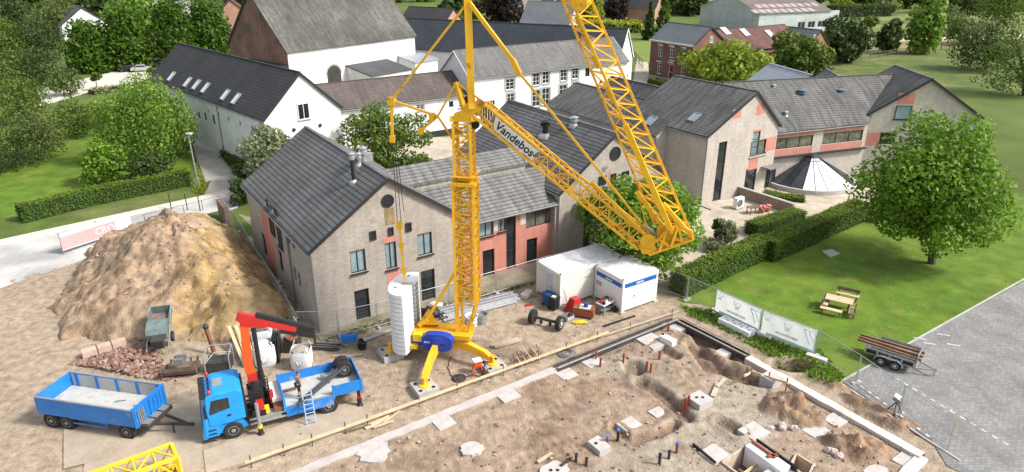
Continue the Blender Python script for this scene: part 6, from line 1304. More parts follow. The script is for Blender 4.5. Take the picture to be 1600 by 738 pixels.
# ------------------------------------------------------------------ big soil heap
m_heap = M('heap_soil', (1, 1, 1), .95, .3, 1.6, bump=1., bscale=6, tone=True, spec=.1)
def heap(name, label, peak, foot, hh, c0, c1, reg=None, seed=0, step=.13, p=.95, amp=.35, shade=.3):
    xs_ = [q[0] for q in foot]; ys_ = [q[1] for q in foot]; X, Y_ = np.meshgrid(np.arange(min(xs_) - .5, max(xs_) + .5, step), np.arange(min(ys_) - .5, max(ys_) + .5, step))
    dx, dy = X - peak[0], Y_ - peak[1]; th = np.arctan2(dy, dx); r = np.hypot(dx, dy); R_ = np.full(X.shape, 1e-3); n = len(foot)
    for i in range(n):
        (x1, y1), (x2, y2) = foot[i], foot[(i + 1) % n]; x1 -= peak[0]; x2 -= peak[0]; y1 -= peak[1]; y2 -= peak[1]
        cs, sn = np.cos(th), np.sin(th); den = cs * (y2 - y1) - sn * (x2 - x1); den = np.where(abs(den) < 1e-9, 1e-9, den); t = (x1 * (y2 - y1) - y1 * (x2 - x1)) / den; s = (x1 * sn - y1 * cs) / den
        ok = (t > 0) & (s >= -1e-6) & (s <= 1 + 1e-6); R_ = np.where(ok, np.maximum(R_, t), R_)
    q = r / R_ + fbm(X, Y_, .35, seed, 4) * .16; k = np.clip(1.02 - q, 0, 1)
    gul = fbm(th * 5, r * .12, 1., seed + 5, 3)
    Z = hh * k ** p * (1 + .08 * gul) + np.clip(k * 6, 0, 1) * amp * (fbm(X, Y_, .5, seed + 1, 4) * .6 + fbm(X, Y_, 1.8, seed + 2, 4) * .45 + .35 * abs(fbm(X, Y_, .9, seed + 7, 4))) - np.where(k <= 0, .35, .0)
    for i in range(14): pass
    n1_ = fbm(X, Y_, .3, seed + 3, 4); n2_h = fbm(X, Y_, 1.4, seed + 4, 4); c = np.ones(X.shape + (3,)) * C(*c0); m = np.clip(n1_ * 2 + .1, 0, 1)
    if reg is not None: m = np.clip(soft(X + n1_ * 3, Y_ + n2_h * 2, reg, 1.2) , 0, 1)
    c = lay(c, m, c1); c = lay(c, np.clip(n2_h * 2.2, 0, .6), tuple(v * .6 for v in c0)); c = lay(c, np.clip(-n2_h * 2.2, 0, .5), tuple(min(.6, v * 1.35) for v in c0)); c = lay(c, np.clip(gul * 1.6, 0, .3), (.36, .28, .2))
    keep = k > -.05; idx_ = np.arange(X.size).reshape(X.shape); f = np.stack([idx_[:-1, :-1], idx_[:-1, 1:], idx_[1:, 1:], idx_[1:, :-1]], -1).reshape(-1, 4); kf = (r / R_ < 1.25).ravel()[f].all(1)
    f = f[kf]; used, inv = np.unique(f, return_inverse=True); V = np.stack([X, Y_, Z], -1).reshape(-1, 3)[used]; o = np_mesh(name, V - np.array([peak[0], peak[1], 0]), inv.reshape(f.shape), m_heap, col=c.reshape(-1, 3)[used], smooth=True, loc=(peak[0], peak[1], 0)); tag(o, label, 'soil heap')
    def zat(x, y): j = int(round((x - X[0, 0]) / step)); i = int(round((y - Y_[0, 0]) / step)); return float(Z[min(max(i, 0), X.shape[0] - 1), min(max(j, 0), X.shape[1] - 1)])
    return o, zat
pk = ray(268, 336); ty = 50.5 / pk[1]; PKX, PKZ = pk[0] * ty, CAM_H + pk[2] * ty
HP, heapz = heap('soil_heap', 'huge heap of brown and ochre soil beside the brick gable house', (PKX, 50.5), pp((110, 525), (150, 535), (220, 532), (300, 528), (380, 535), (440, 512), (456, 486), (428, 440), (408, 405), (388, 374), (345, 352), (300, 352), (225, 362), (160, 385), (120, 410), (90, 460)), PKZ, (.30, .21, .14), (.37, .25, .10),
    pp((290, 470), (310, 545), (450, 525), (480, 480), (430, 430), (400, 395), (345, 350), (290, 360), (330, 430)), seed=301, p=.9, amp=.6)
# rubble
def rubble(name, label, poly, n, cols, sz, seed=0, hh=.25, cat='rubble'):
    g = random.Random(seed); P = [Vector(p) for p in poly]; xs_ = [p.x for p in P]; ys_ = [p.y for p in P]; mbs = MB(); k = 0; cen = sum(P, Vector((0, 0))) / len(P)
    while k < n:
        x, y = g.uniform(min(xs_), max(xs_)), g.uniform(min(ys_), max(ys_))
        if not bool(inpoly(np.array([x]), np.array([y]), poly)[0]): continue
        k += 1; mbs.mi = g.randrange(len(cols)); s = sz * g.uniform(.5, 1.2); dd = (Vector((x, y)) - cen).length / max(1, (P[0] - cen).length); mbs.box((x, y, gz(x, y) + max(0, hh * (1 - dd)) + s * .2), (s, s * g.uniform(.4, .8), s * g.uniform(.25, .5)), g.uniform(0, 3), (g.uniform(-.5, .5), g.uniform(-.5, .5)))
    o = mbs.build(name, cols); tag(o, label, cat, None, 'stuff'); return o
m_br1, m_br2, m_br3 = M('broken_brick', (.27, .15, .11), .9, .2, 5), M('pale_broken_brick', (.38, .28, .23), .9, .2, 5), M('dark_broken_brick', (.17, .11, .09), .9, .2, 5)
rubble('brick_rubble', 'strewn broken bricks between the blue trailer and the soil heap', pp((150, 545), (185, 525), (235, 540), (262, 572), (280, 598), (215, 590), (150, 578), (110, 570)), 1000, [m_br1, m_br1, m_br2, m_br3], .25, 5, .35)
m_st1, m_st2 = M('stone_chip', (.42, .36, .29), .9, .2, 5), M('dark_clod', (.2, .14, .1), .95, .2, 5)
rubble('clods', 'scattered clods and stones over the dug foundation ground', CON, 500, [m_st1, m_st2, m_st2], .16, 8, 0., 'clods')
rubble('stones', 'loose stones and bricks along the right foot of the soil heap', pp((385, 372), (405, 372), (432, 432), (470, 500), (452, 500), (418, 430)), 130, [m_st1, m_br2], .4, 9, 0., 'stones')
rubble('stones', 'small stones strewn over the open yard below the house front', pp((300, 600), (560, 560), (830, 460), (1030, 470), (860, 570), (640, 640), (450, 690), (330, 730)), 260, [m_st1, m_st2], .12, 10, 0., 'stones')
g = random.Random(77); mbs = MB(); HM = [m_st1, m_st2, m_br2, m_br3]
for i in range(300):
    a = g.uniform(0, 6.283); r = g.uniform(.1, .95); q = Vector(g2(268 + math.cos(a) * 150 * r, 455 + math.sin(a) * 75 * r)); z = heapz(q.x, q.y)
    if z < .15: continue
    mbs.mi = g.choice((0, 1, 1, 2, 3)); s_ = g.uniform(.05, .2) * (1.3 if r > .7 else .8); mbs.box((q.x, q.y, z + s_ * .2), (s_, s_ * g.uniform(.5, .9), s_ * .6), g.uniform(0, 3), (g.uniform(-.6, .6), g.uniform(-.6, .6)))
tag(mbs.build('clods', HM), 'loose clods and stones on the slopes of the huge soil heap', 'clods', None, 'stuff')
# ------------------------------------------------------------------ foundations
D0, D1 = Vector(G(470, 738)), Vector(G(868, 578)); bd = (D1 - D0).normalized(); bn = Vector((-bd.y, bd.x, 0)); BRZ = math.atan2(bd.y, bd.x)
def beam(name, label, a, b_, w_, z0, z1, mat, cat='foundation beam'):
    mb = MB(); d = (b_ - a); d.z = 0; L = d.length; d.normalize(); n = Vector((-d.y, d.x, 0)); k = max(2, int(L / .5)); g = random.Random(len(label)); top = []
    for i in range(k + 1): p = a + d * L * i / k; top.append((p + n * (w_ / 2 + g.uniform(-.03, .03)), p - n * (w_ / 2 + g.uniform(-.03, .03)), z1 + g.uniform(-.012, .012)))
    for i in range(k):
        (l0, r0, za), (l1, r1, zb) = top[i], top[i + 1]; P_ = [(l0.x, l0.y, za), (r0.x, r0.y, za), (r1.x, r1.y, zb), (l1.x, l1.y, zb)]; Q_ = [(x, y, z0) for x, y, _ in P_]
        mb.quad(*P_); mb.quad(P_[1], Q_[1], Q_[2], P_[2]); mb.quad(P_[0], P_[3], Q_[3], Q_[0])
    return tag(mb.build(name, mat), label, cat)
e0 = D0 - bd * 9
beam('foundation_beam', 'pale concrete foundation strip running from the foreground past the lorry', e0, D1, .52, -.3, .1, m_pad)
r0_, r1_ = Vector(G(1168, 562)), Vector(G(1440, 716)); beam('foundation_beam', 'dusty concrete foundation strip along the paved parking side', r0_, r1_, .58, -.4, .22, m_beam)
c0_ = Vector(G(1440, 716)); beam('foundation_beam', 'short concrete foundation strip at the bottom right corner', c0_, Vector(G(1385, 775)), .62, -.4, .13, m_beam)
def formwork(label, a, b_, gap=.46):
    d = (b_ - a); d.z = 0; L = d.length; d.normalize(); n = Vector((-d.y, d.x, 0)); c_ = (a + b_) / 2; T = thing('formwork', label, 'formwork', (c_.x, c_.y, 0), math.atan2(d.y, d.x))
    for s in (-1, 1): b = MB(); b.bar(a + n * s * gap / 2 + UPV * .04, b_ + n * s * gap / 2 + UPV * .04, .05, .36); b.build('side_board', m_asph, T, world=True)
    b = MB(); b.bar(a + UPV * .02, b_ + UPV * .02, gap - .08, .1); b.build('rebar_bed', m_gut, T, world=True)
    for k in range(4):
        b = MB(); o = n * (-.18 + .12 * k); b.bar(a + o + UPV * .13, b_ + o + UPV * .13, .022); b.build('rebar', m_rust if k % 2 else m_gut, T, world=True)
    for s in (-1, 1): b = MB(); o = n * s * (gap / 2 + .05); b.bar(a + o + UPV * .34, b_ + o + UPV * .34, .06, .04); b.build('top_rail', m_gut if s > 0 else m_pipegrey, T, world=True)
formwork('dark strip formwork with reinforcing bars along the yard side', Vector(G(868, 579)), Vector(G(1054, 503)))
formwork('dark strip formwork with reinforcing bars below the white banners', Vector(G(1060, 505)), Vector(G(1168, 560)))
def pad(px, py, label, sx=1.15, sy=1.15, ht=.06, rag=0., holes=0, group='pale concrete pile caps', rot=0., up=0.):
    x, y = g2(px, py); T = thing('pile_cap', label, 'concrete pad', (x, y, 0), BRZ + rot, group); g = random.Random(px); z = max(gz(x, y), -.05) + up; b = MB()
    if rag:
        pts = []
        for i in range(22): t = 2 * math.pi * i / 22; k = (1 + g.uniform(-rag, rag)); pts.append((sx * .58 * math.cos(t) * k, sy * .58 * math.sin(t) * k))
    else: pts = [(-sx / 2, -sy / 2), (sx / 2 + g.uniform(-.05, .05), -sy / 2), (sx / 2, sy / 2 + g.uniform(-.05, .05)), (-sx / 2, sy / 2)]
    b.prism(pts, z - .4, z + ht); b.build('cap', m_pad, T)
    for i in range(holes): b = MB(); b.lathe((-.15 + .3 * i, .1 - .2 * i, z + ht), [(.09, 0), (.09, .03)], 10); b.build('sleeve', m_black, T)
    if ht > .2: b = MB(); b.prism([(q[0] * 1.01, q[1] * 1.01) for q in pts], z - .3, z + ht - .05); b.build('side_skin', m_conc, T)
    return T
pad(693, 660, 'square pale pad against the foundation strip, second from the lorry', 1.1, 1.1); pad(585, 706, 'ragged poured concrete patch against the strip, nearest the lorry', 1.5, 1.5, .05, .16); pad(737, 703, 'small round mound of concrete alone on the tracked soil', 1.05, .95, .12, .12)
pad(793, 617, 'square pale pad against the strip, third from the lorry', 1.2, 1.1); pad(885, 584, 'square pale pad at the start of the dark formwork', 1.15, 1.15); pad(925, 566, 'square pale pad beside the red brown pipes along the formwork', 1.2, .95)
pad(983, 664, 'small pale pad in the middle of the dug ground', 1.15, .9); pad(1028, 644, 'smallest pale pad between the two trenches', .9, .75); pad(1092, 632, 'raised concrete block with two sleeves beside three brown pipes', 1.15, 1.05, .5, holes=2)
pad(1013, 531, 'pale slab against the formwork, left of the grey blocks', 1.5, 1.0); pad(1057, 513, 'pale pad in the corner of the formwork', 1.1, .9, .1, group=None); pad(1126, 552, 'pale pad in the trench below the banners', 1.3, .8, .05); pad(1204, 600, 'raised white block behind the timber batter board', 1.0, .95, .5)
pad(1278, 674, 'clean white square pad between the two brown mounds', 1.3, 1.15); pad(1178, 676, 'white pad with a soil smear just above the shuttered pit', 1.35, 1.2); pad(1116, 710, 'white pad left of the shuttered pit', 1.25, 1.15, .08); pad(1308, 655, 'white pad with loose laths against the right hand strip', 1.4, 1.0)
pad(1415, 718, 'white pad at the bottom right strip corner', 1.3, .8); pad(936, 703, 'raised concrete block with one sleeve beside the blue capped pipes', .8, 1.0, .35, holes=1); pad(866, 737, 'pale cap with two dark sleeves at the bottom edge', 1.4, 1.1, .1, .1, holes=2); pad(1370, 738, 'ragged white pad at the bottom edge right of the pit', 1.2, 1.0, .06, .12)
PIPES = [((931, 561), 'r', 'nearest the formwork start'), ((938, 573), 'r', 'on the front corner of the pale slab'), ((974, 566), 'r', 'alone on the grey track'), ((1010, 582), 'r', 'left one of the pair by the long trench'), ((1016, 587), 'r', 'right one of the pair by the long trench'), ((1030, 562), 'r', 'beside the tipped grey blocks'), ((1035, 533), 'd', 'between slab and formwork'),
         ((1066, 637), 'r', 'left one of three beside the raised block'), ((1071, 637), 'r', 'middle one of three beside the raised block'), ((1075, 635), 'r', 'right one of three beside the raised block'), ((948, 699), 'b', 'with blue cap, by the raised block'), ((965, 691), 'k', 'black with blue cap, on the grey track'), ((900, 723), 'd', 'short one near the bottom edge'), ((916, 728), 'd', 'short one right of the other near the bottom edge'), ((1030, 726), 'k', 'thick black one in a soil hollow'), ((1045, 717), 'd', 'thin one behind the thick black one'), ((1057, 708), 'b', 'with blue cap, by the trench drain'), ((1044, 517), 'r', 'in the formwork corner')]
for (x, y), k, lab in PIPES:
    X, Y_, z = S(x, y); T = thing('drain_pipe', {'r': 'red brown drain pipe stub ', 'd': 'dark pipe stub ', 'b': 'red brown pipe stub ', 'k': 'pipe stub '}[k] + lab, 'pipe', (X, Y_, z), 0, 'drain pipe stubs'); hgt = .62 if k != 'd' else .5
    b = MB(); b.tube((0, 0, -.3), (0, 0, hgt), .075, 10); b.build('pipe', {'r': m_redpipe, 'b': m_redpipe, 'd': m_asph, 'k': m_black}[k], T)
    b = MB(); b.tube((0, 0, hgt), (0, 0, hgt + (.1 if k in 'bk' else .03)), .09, 10); b.build('cap', m_bluecap if k in 'bk' and x != 1030 else m_redpipe if k == 'r' else m_black, T)
def block(name, label, px, py, dim, mat, rz=0., cat='block', dz=0., group=None, tilt=None, bev=0.):
    x, y, z = S(px, py); b = MB(); b.box((x, y, z + dim[2] / 2 + dz), dim, rz, tilt); o = b.build(name, mat); tag(o, label, cat, group)
    if bev: m = o.modifiers.new('b', 'BEVEL'); m.width = bev
    return o
block('concrete_block', 'grey concrete block tipped beside the slab, left one', 1028, 541, (1.4, .5, .35), m_conc, BRZ, bev=.03); block('concrete_block', 'white concrete block standing beside the slab, right one', 1043, 537, (.5, 1.1, .45), m_white2, BRZ + .1, bev=.03)
block('plank', 'pale plank lying on the ridge by the raised block', 1118, 612, (1.6, .3, .06), m_paleold, BRZ + .5, 'plank', .1); block('plank', 'short pale plank beside the other plank on the ridge', 1126, 603, (1.1, .2, .06), m_paleold, BRZ + .25, 'plank', .2)
block('timber', 'short pale timber beside the bottom edge patch', 852, 716, (1.1, .16, .12), m_paleold, BRZ + .1, 'timber'); block('steel_channel', 'dark steel channel by the bottom edge patch', 885, 724, (.9, .14, .12), m_asph, BRZ + .2, 'steel'); block('board', 'dark board along the edge of the white pad left of the pit', 1100, 711, (.08, 1.7, .2), m_black, BRZ - .1, 'board')
for i, (x, y) in enumerate(((1203, 672), (1221, 667), (1222, 671), (1240, 672), (1295, 706), (1302, 709), (1310, 715))):
    X, Y_, z = S(x, y); b = MB(); b.blob((X, Y_, z + .12), (.24, .18, .17), i, .22); tag(b.build('stone', M('pinkish_stone', (.5, .4, .36), .9, .15) if i == 0 else bpy.data.materials['pinkish_stone']), 'pale pinkish stone ' + ('right of the smeared white pad', 'below the upper brown mound, left', 'below the upper brown mound, under the left one', 'below the upper brown mound, right', 'at the foot of the lower mound, left', 'at the foot of the lower mound, middle', 'at the foot of the lower mound, right')[i], 'stone', 'pale stones')
# shuttered pit
def pit():
    P = [Vector((*q, 0)) for q in PIT[0]]; c_ = sum(P, Vector()) / 4; T = thing('shuttered_pit', 'deep timber shuttered pit with boards and struts at the bottom edge', 'pit shuttering', (c_.x, c_.y, 0), 0)
    for i in range(4): a, b_ = P[i], P[(i + 1) % 4]; b = MB(); b.bar(a + UPV * -.7, b_ + UPV * -.7, .08, 1.6); b.build('shutter_board', m_paleold if i in (0, 3) else m_oldwood, T, world=True)
    for t in (.35, .65): b = MB(); b.bar(P[0].lerp(P[3], t) - UPV * .35, P[1].lerp(P[2], t) - UPV * .35, .1, .16); b.build('strut', m_wood, T, world=True)
    b = MB(); b.prism([tuple(p.xy) for p in P], -1.75, -1.5); b.build('pit_floor', m_oldwood, T, world=True)
    for i in range(3): b = MB(); q = P[2].lerp(P[0], .25 + .2 * i) - UPV * .75; b.box(q, (.7, .12, .9), .3 + i); b.build('loose_board', m_rust if i == 1 else m_oldwood, T, world=True)
    Q = [Vector((*q, 0)) for q in PIT[1]]; c2 = sum(Q, Vector()) / 4; T = thing('shuttered_pit', 'smaller timber edged pit right of the deep one', 'pit shuttering', (c2.x, c2.y, 0), 0)
    for i in range(4): a, b_ = Q[i], Q[(i + 1) % 4]; b = MB(); b.bar(a - UPV * .4, b_ - UPV * .4, .09, 1.0); b.build('shutter_board', m_paleold, T, world=True)
    b = MB(); b.prism([tuple(p.xy) for p in Q], -1.6, -1.1); b.build('pit_floor', m_oldwood, T, world=True)
    a, b_ = Vector(G(1164, 703)), Vector(G(1212, 738)); d = (b_ - a).normalized(); n = Vector((-d.y, d.x, 0)); T = thing('foundation_wall', 'thick white concrete wall block along the pit edge, with rusty plates on top', 'concrete wall', ((a + b_) / 2), math.atan2(d.y, d.x))
    b = MB(); b.bar(a + n * .35 - UPV * .35, b_ + n * .35 + d * .3 - UPV * .35, .75, 1.3); b.build('wall_block', m_white2, T, world=True)
    b = MB(); b.bar(a + n * .5 + UPV * .36, a.lerp(b_, .75) + n * .5 + UPV * .36, .14, .12); b.bar(a.lerp(b_, .62) + n * .2 + UPV * .37, a.lerp(b_, .72) + n * .75 + UPV * .37, .2, .1); b.build('rusty_plate', m_redpipe, T, world=True)
    b = MB(); b.bar(a + n * .85 + UPV * .1, b_ + n * .85 + d * .6 + UPV * .1, .08, .6); b.build('dark_board', m_black, T, world=True)
pit(); pad(1225, 742, 'wide white slab at the bottom edge between the two pits', 1.6, 1.4, .1)
# batter boards: long rails on stakes
def batter(label, a, b_, stakes, zr=.45, mat=m_wood, wd=.03, ht=.14):
    a = Vector(S(*a, zr)); b_ = Vector(S(*b_, zr)); c_ = (a + b_) / 2; d = b_ - a; T = thing('batter_board', label, 'batter board', (c_.x, c_.y, 0), math.atan2(d.y, d.x), 'timber batter boards'); b = MB(); b.bar(a, b_, wd + .06, ht); b.build('rail', mat, T, world=True)
    for t in stakes: p = a.lerp(b_, t); b = MB(); b.bar((p.x, p.y, gz(p.x, p.y) - .2), (p.x, p.y, p.z + .35), .06); b.build('stake', m_oldwood, T, world=True)
batter('long timber rail on stakes from the foreground past the lorry tail', (385, 735), (548, 676), (.05, .35, .62, .95)); batter('long timber rail on stakes between lorry and crane pads', (548, 676), (752, 600), (.12, .5, .8, .99)); batter('timber rail on stakes right of the orange trestle', (752, 600), (862, 560), (.3, .8)); batter('timber rail on stakes above the dark formwork', (862, 560), (950, 528), (.25, .8)); batter('thin timber rail running to the formwork corner', (950, 528), (1060, 492), (.3, .9), .3, m_paleold, .0, .1)
batter('tall timber batter board beside the raised white block', (1172, 588), (1228, 618), (.02, .5, .97), .85); batter('timber brace board at the trench end', (1172, 588), (1160, 606), (.5,), .75)
for i, (x, y, L, rz, lab) in enumerate(((590, 662, 1.6, .5, 'wide'), (560, 672, 1.5, .25, 'dark thin'), (612, 655, 1.4, .8, 'bent thin'), (600, 667, 1.2, .35, 'short'))): block('plank', lab + ' loose plank in the small pile below the lorry tail', x, y, (L, (.32, .1, .1, .15)[i], .05), (m_wood, m_oldwood, m_paleold, m_paleold)[i], BRZ + rz - .4, 'plank', .05 + .03 * i, 'loose planks below the lorry tail')
# wood and steel lying about
def bars(name, label, p, q, n, gap, sz, mat, cat, rows=1, jig=.0, part='bar', group=None):
    p, q = Vector(S(*p)), Vector(S(*q)); d = (q - p); d.z = 0; d.normalize(); nn = Vector((-d.y, d.x, 0)); c_ = (p + q) / 2; T = thing(name, label, cat, (c_.x, c_.y, c_.z), math.atan2(d.y, d.x), group); g = random.Random(len(label))
    for r in range(rows):
        for i in range(n - r): o = nn * ((i - (n - 1 - r) / 2) * gap) + UPV * (.08 + sz * .5 + r * sz * 1.05) + d * g.uniform(-jig, jig); b = MB(); b.bar(p + o, q + o, sz, sz * .9); b.build(part, mat[i % len(mat)] if isinstance(mat, list) else mat, T, world=True)
    for t in (.2, .8): b = MB(); c2 = p.lerp(q, t) + UPV * .04; b.bar(c2 - nn * gap * n / 2, c2 + nn * gap * n / 2, .08); b.build('bearer', m_oldwood, T, world=True)
    return T
bars('steel_profiles', 'stack of long silver steel profiles beside the mast', (690, 497), (803, 468), 8, .19, .13, [m_pipegrey, m_galv, m_pipegrey, m_gut], 'steel stack', 3, .25)
bars('timber_beams', 'pair of pale timber beams lying right of the crane pad', (770, 545), (812, 534), 2, .2, .18, m_paleold, 'timber', 1, .1)
bars('stakes', 'bundle of dark steel stakes by the house front', (487, 543), (528, 545), 7, .13, .06, [m_asph, m_gut], 'stakes', 2, .3); bars('laths', 'two pale laths beside the blue wheelbarrow', (517, 536), (545, 540), 2, .3, .08, m_paleold, 'laths', 1, .2); bars('laths', 'two pale laths on the yard behind the lorry tail', (525, 560), (565, 555), 2, .2, .07, m_paleold, 'laths', 1, .3)
bars('steel_pipe', 'long grey pipe lying along the site fence left of the ballast', (560, 538), (618, 516), 2, .15, .1, m_pipegrey, 'pipe', 1, .3)
block('steel_bar', 'single black steel bar lying in front of the site cabins', 968, 503, (2.9, .12, .1), m_black, ANG + R(-2), 'bar')
T = thing('timber_grid', 'tangle of brown battens nailed as a grid beside the batter board', 'battens', S(822, 562), BRZ)
for i in range(9): b = MB(); b.bar((-1.0 + i * .24, -.6 + rnd.uniform(-.1, .1), .1), (-.7 + i * .22 + rnd.uniform(-.2, .2), .6, .3 + rnd.uniform(-.1, .15)), .06); b.build('batten', m_wood if i % 2 else m_oldwood, T)
for o in (-.45, .1): b = MB(); b.bar((-1.2, o, .12), (1.2, o + .1, .14), .07); b.build('batten', m_oldwood, T)
def coil(label, px, py, r, mat, dz=.05):
    T = thing('cable_coil', label, 'cable', S(px, py), 0)
    for k in range(5):
        b = MB(); pts = [((r - k * .06) * math.cos(2 * math.pi * i / 20 + k), (r - k * .06) * math.sin(2 * math.pi * i / 20 + k), dz + .03 * k) for i in range(21)]; b.path(pts, .028, 5); b.build('loop', mat, T)
coil('grey hose coil beside the dark formwork', 885, 553, .62, m_gut); coil('dark cable coil on the yard between the crane pads', 717, 592, .45, m_asph)
def cable(label, pts, r=.025, mat=m_asph, cat='cable'):
    P = [Vector(S(x, y, .04)) for x, y in pts]; b = MB(); Q = []
    for i in range(len(P) - 1):
        for k in range(5): Q.append(P[i].lerp(P[i + 1], k / 5) + Vector((rnd.uniform(-.05, .05), rnd.uniform(-.05, .05), 0)))
    b.path(Q + [P[-1]], r, 5); tag(b.build('cable', mat), label, cat)
cable('dark cable running from the blue crane cover to the coil', ((704, 558), (700, 575), (705, 588), (717, 592))); cable('thin black hose in a loop below the formwork corner of the yard', ((725, 592), (740, 585), (752, 592), (770, 580)))
# trestle with distribution box
T = thing('power_box', 'orange and pale power box on legs beside the right crane pad', 'power box', S(746, 583), .4); b = MB(); b.bx(-.22, .22, -.18, .18, .55, .95); b.build('case', m_ored, T); b = MB(); b.bx(-.28, .28, -.24, .24, .952, 1.02); b.build('lid', m_cabin, T)
for sx in (-1, 1):
    for sy in (-1, 1): b = MB(); b.bar((sx * .2, sy * .15, .6), (sx * .32, sy * .24, 0), .05); b.build('leg', m_ored, T)
T = thing('tripod', 'thin dark surveying tripod by the orange power box', 'tripod', S(758, 592), 0)
for i in range(3): b = MB(); t = i * 2.1; b.bar((0, 0, 1.1), (.4 * math.cos(t), .4 * math.sin(t), 0), .04); b.build('leg', m_asph, T)
b = MB(); b.lathe((0, 0, 1.08), [(.08, 0), (.1, .05), (.05, .12)], 8); b.build('head', m_asph, T)
# site cabins
def cabin(name, label, u0, u1, v0, v1, ht, mat, roofm):
    a = [U(u0, v0), U(u1, v0), U(u1, v1), U(u0, v1)]; T = thing(name, label, 'site cabin', U((u0 + u1) / 2, (v0 + v1) / 2, 0), ANG); b = MB(); b.prism(a, .16, ht - .18); b.build('wall', mat, T, world=True)
    b = MB(); e = .04; b.prism([U(u0 - e, v0 - e), U(u1 + e, v0 - e), U(u1 + e, v1 + e), U(u0 - e, v1 + e)], ht - .2, ht); b.build('roof_frame', m_cabin2, T, world=True)
    b = MB(); e = -.08; n = 22
    prof = []
    for i in range(n * 2 + 1): prof.append(((v1 - v0 - .16) * i / (n * 2), .03 + .05 * (i % 2)))
    prof = [(0, 0)] + prof + [(v1 - v0 - .16, 0)]
    b = MB(); b.prism([U(u0 + .08, v0 + .08), U(u1 - .08, v0 + .08), U(u1 - .08, v1 - .08), U(u0 + .08, v1 - .08)], ht - .02, ht + .03); b.build('roof_sheet', roofm, T, world=True)
    for u, v in ((u0 + .05, v0 + .05), (u1 - .05, v0 + .05), (u0 + .05, v1 - .05), (u1 - .05, v1 - .05)): b = MB(); q = U(u, v); b.box((q[0], q[1], ht / 2 + .05), (.16, .16, ht - .1), ANG); b.build('corner_post', m_cabin2, T, world=True); b = MB(); b.box((q[0], q[1], .05), (.4, .4, .16), ANG); b.build('foot_block', m_paleold, T, world=True)
    return T, a
TCA, a_ = cabin('site_cabin', 'cream site cabin with pale door beside the blue and black bins', 28.35, 34.5, 36.45, 39.45, 2.75, m_cabin, m_cabroof)
wall_rect(TCA, a_[3], a_[0], (1.15, 2.05, .25, 2.3), M('pale_blue_door', (.5, .55, .62), .5, .05), 'door', .03, .05); wall_rect(TCA, a_[3], a_[0], (1.9, 1.98, 1.2, 1.3), m_gut, 'door_handle', .06, .03)
text('containers', .2, M('grey_ghost_print', (.56, .54, .49), .8, .02), TCA, MATS[TCA.name].inverted() @ frame4((*U(31.0, 36.432), 1.95), (CA, SA, 0), (0, 0, 1)))
TCBn, a_ = cabin('site_cabin', 'white site cabin with blue band under the roof, under the jib knuckle', 31.6, 35.05, 33.2, 36.3, 2.75, m_cabin2, m_cabroof)
for i, (p0, p1, L) in enumerate(((a_[0], a_[1], 3.45), (a_[3], a_[0], 3.1))):
    bo = wall_rect(TCBn, p0, p1, (-.02, L + .02, 2.02, 2.36), m_band, 'blue_band', .02, .04); p0v, p1v = Vector(p0), Vector(p1); d = (p1v - p0v).normalized(); n = Vector((d.y, -d.x)); q = p0v + d * L * (.48 if i == 0 else .5) + n * .024
    text('cabindo', .24, m_white_ink, TCBn, MATS[TCBn.name].inverted() @ frame4((*q, 2.19), (*d, 0), (0, 0, 1)))
for k in ((1.1, 1.13, .3, 1.95), (2.3, 2.33, .3, 1.95)): wall_rect(TCBn, a_[0], a_[1], k, m_gut, 'door_seam', .006, .02)
wall_rect(TCBn, a_[0], a_[1], (1.16, 1.24, 1.1, 1.2), m_gut, 'door_handle', .05, .05); wall_rect(TCBn, a_[3], a_[0], (.05, .75, 1.25, 1.6), M('grey_notice', (.4, .36, .38), .8, .2, 6), 'notice', .02, .03)
def bin_(label, px, py, mat, rz):
    T = thing('wheelie_bin', label, 'bin', S(px, py), rz); b = MB(); b.add([(-.24, -.28, .08), (.24, -.28, .08), (.24, .24, .08), (-.24, .24, .08), (-.3, -.36, 1.0), (.3, -.36, 1.0), (.3, .34, 1.0), (-.3, .34, 1.0)], [(3, 2, 1, 0), (4, 5, 6, 7), (0, 1, 5, 4), (1, 2, 6, 5), (2, 3, 7, 6), (3, 0, 4, 7)]); b.build('bin_body', mat, T)
    b = MB(); b.bx(-.32, .32, -.38, .36, 1.0, 1.07); b.build('lid', mat, T)
    for s in (-1, 1): b = MB(); b.tube((s * .2, .3, .1), (s * .28, .3, .1), .1, 12); b.build('wheel', m_black, T)
    b = MB(); b.tube((-.28, .42, .98), (.28, .42, .98), .03, 6); b.build('handle', m_black, T); return T
bin_('blue wheelie bin beside the door of the cream site cabin', 856, 477, M('dark_blue_plastic', (.02, .09, .25), .5, .1), ANG + .2); bb_ = bin_('black wheelie bin in front of the blue one', 865, 484, m_black, ANG + .2)
b = MB(); b.box((0, 0, 1.085), (.3, .3, .03), .2); b.build('paper', m_white2, bb_)
T = thing('broom', 'broom leaning on the front corner of the cream site cabin', 'broom', S(884, 482), ANG); b = MB(); b.bar((0, -.35, .1), (-.3, -.05, 1.7), .035); b.build('handle', m_oldwood, T); b = MB(); b.bx(-.15, .2, -.42, -.28, 0, .12); b.build('head', m_black, T)
# axle
T = thing('wheel_axle', 'loose axle with two big rubber wheels standing in front of the site cabins', 'axle', S(853, 510), math.atan2(G(872, 512).y - G(833, 502).y, G(872, 512).x - G(833, 502).x) + R(90))
wheel(T, 0, -1.05, .52, .53, .34, -1, m_white2); wheel(T, 0, 1.05, .52, .53, .34, 1, m_white2); b = MB(); b.bar((0, -.9, .52), (0, .9, .52), .16); b.build('beam', m_asph, T)
for s in (-.35, .35): b = MB(); b.bx(-.2, .05, s - .06, s + .06, .15, .55); b.build('bracket', m_asph, T)
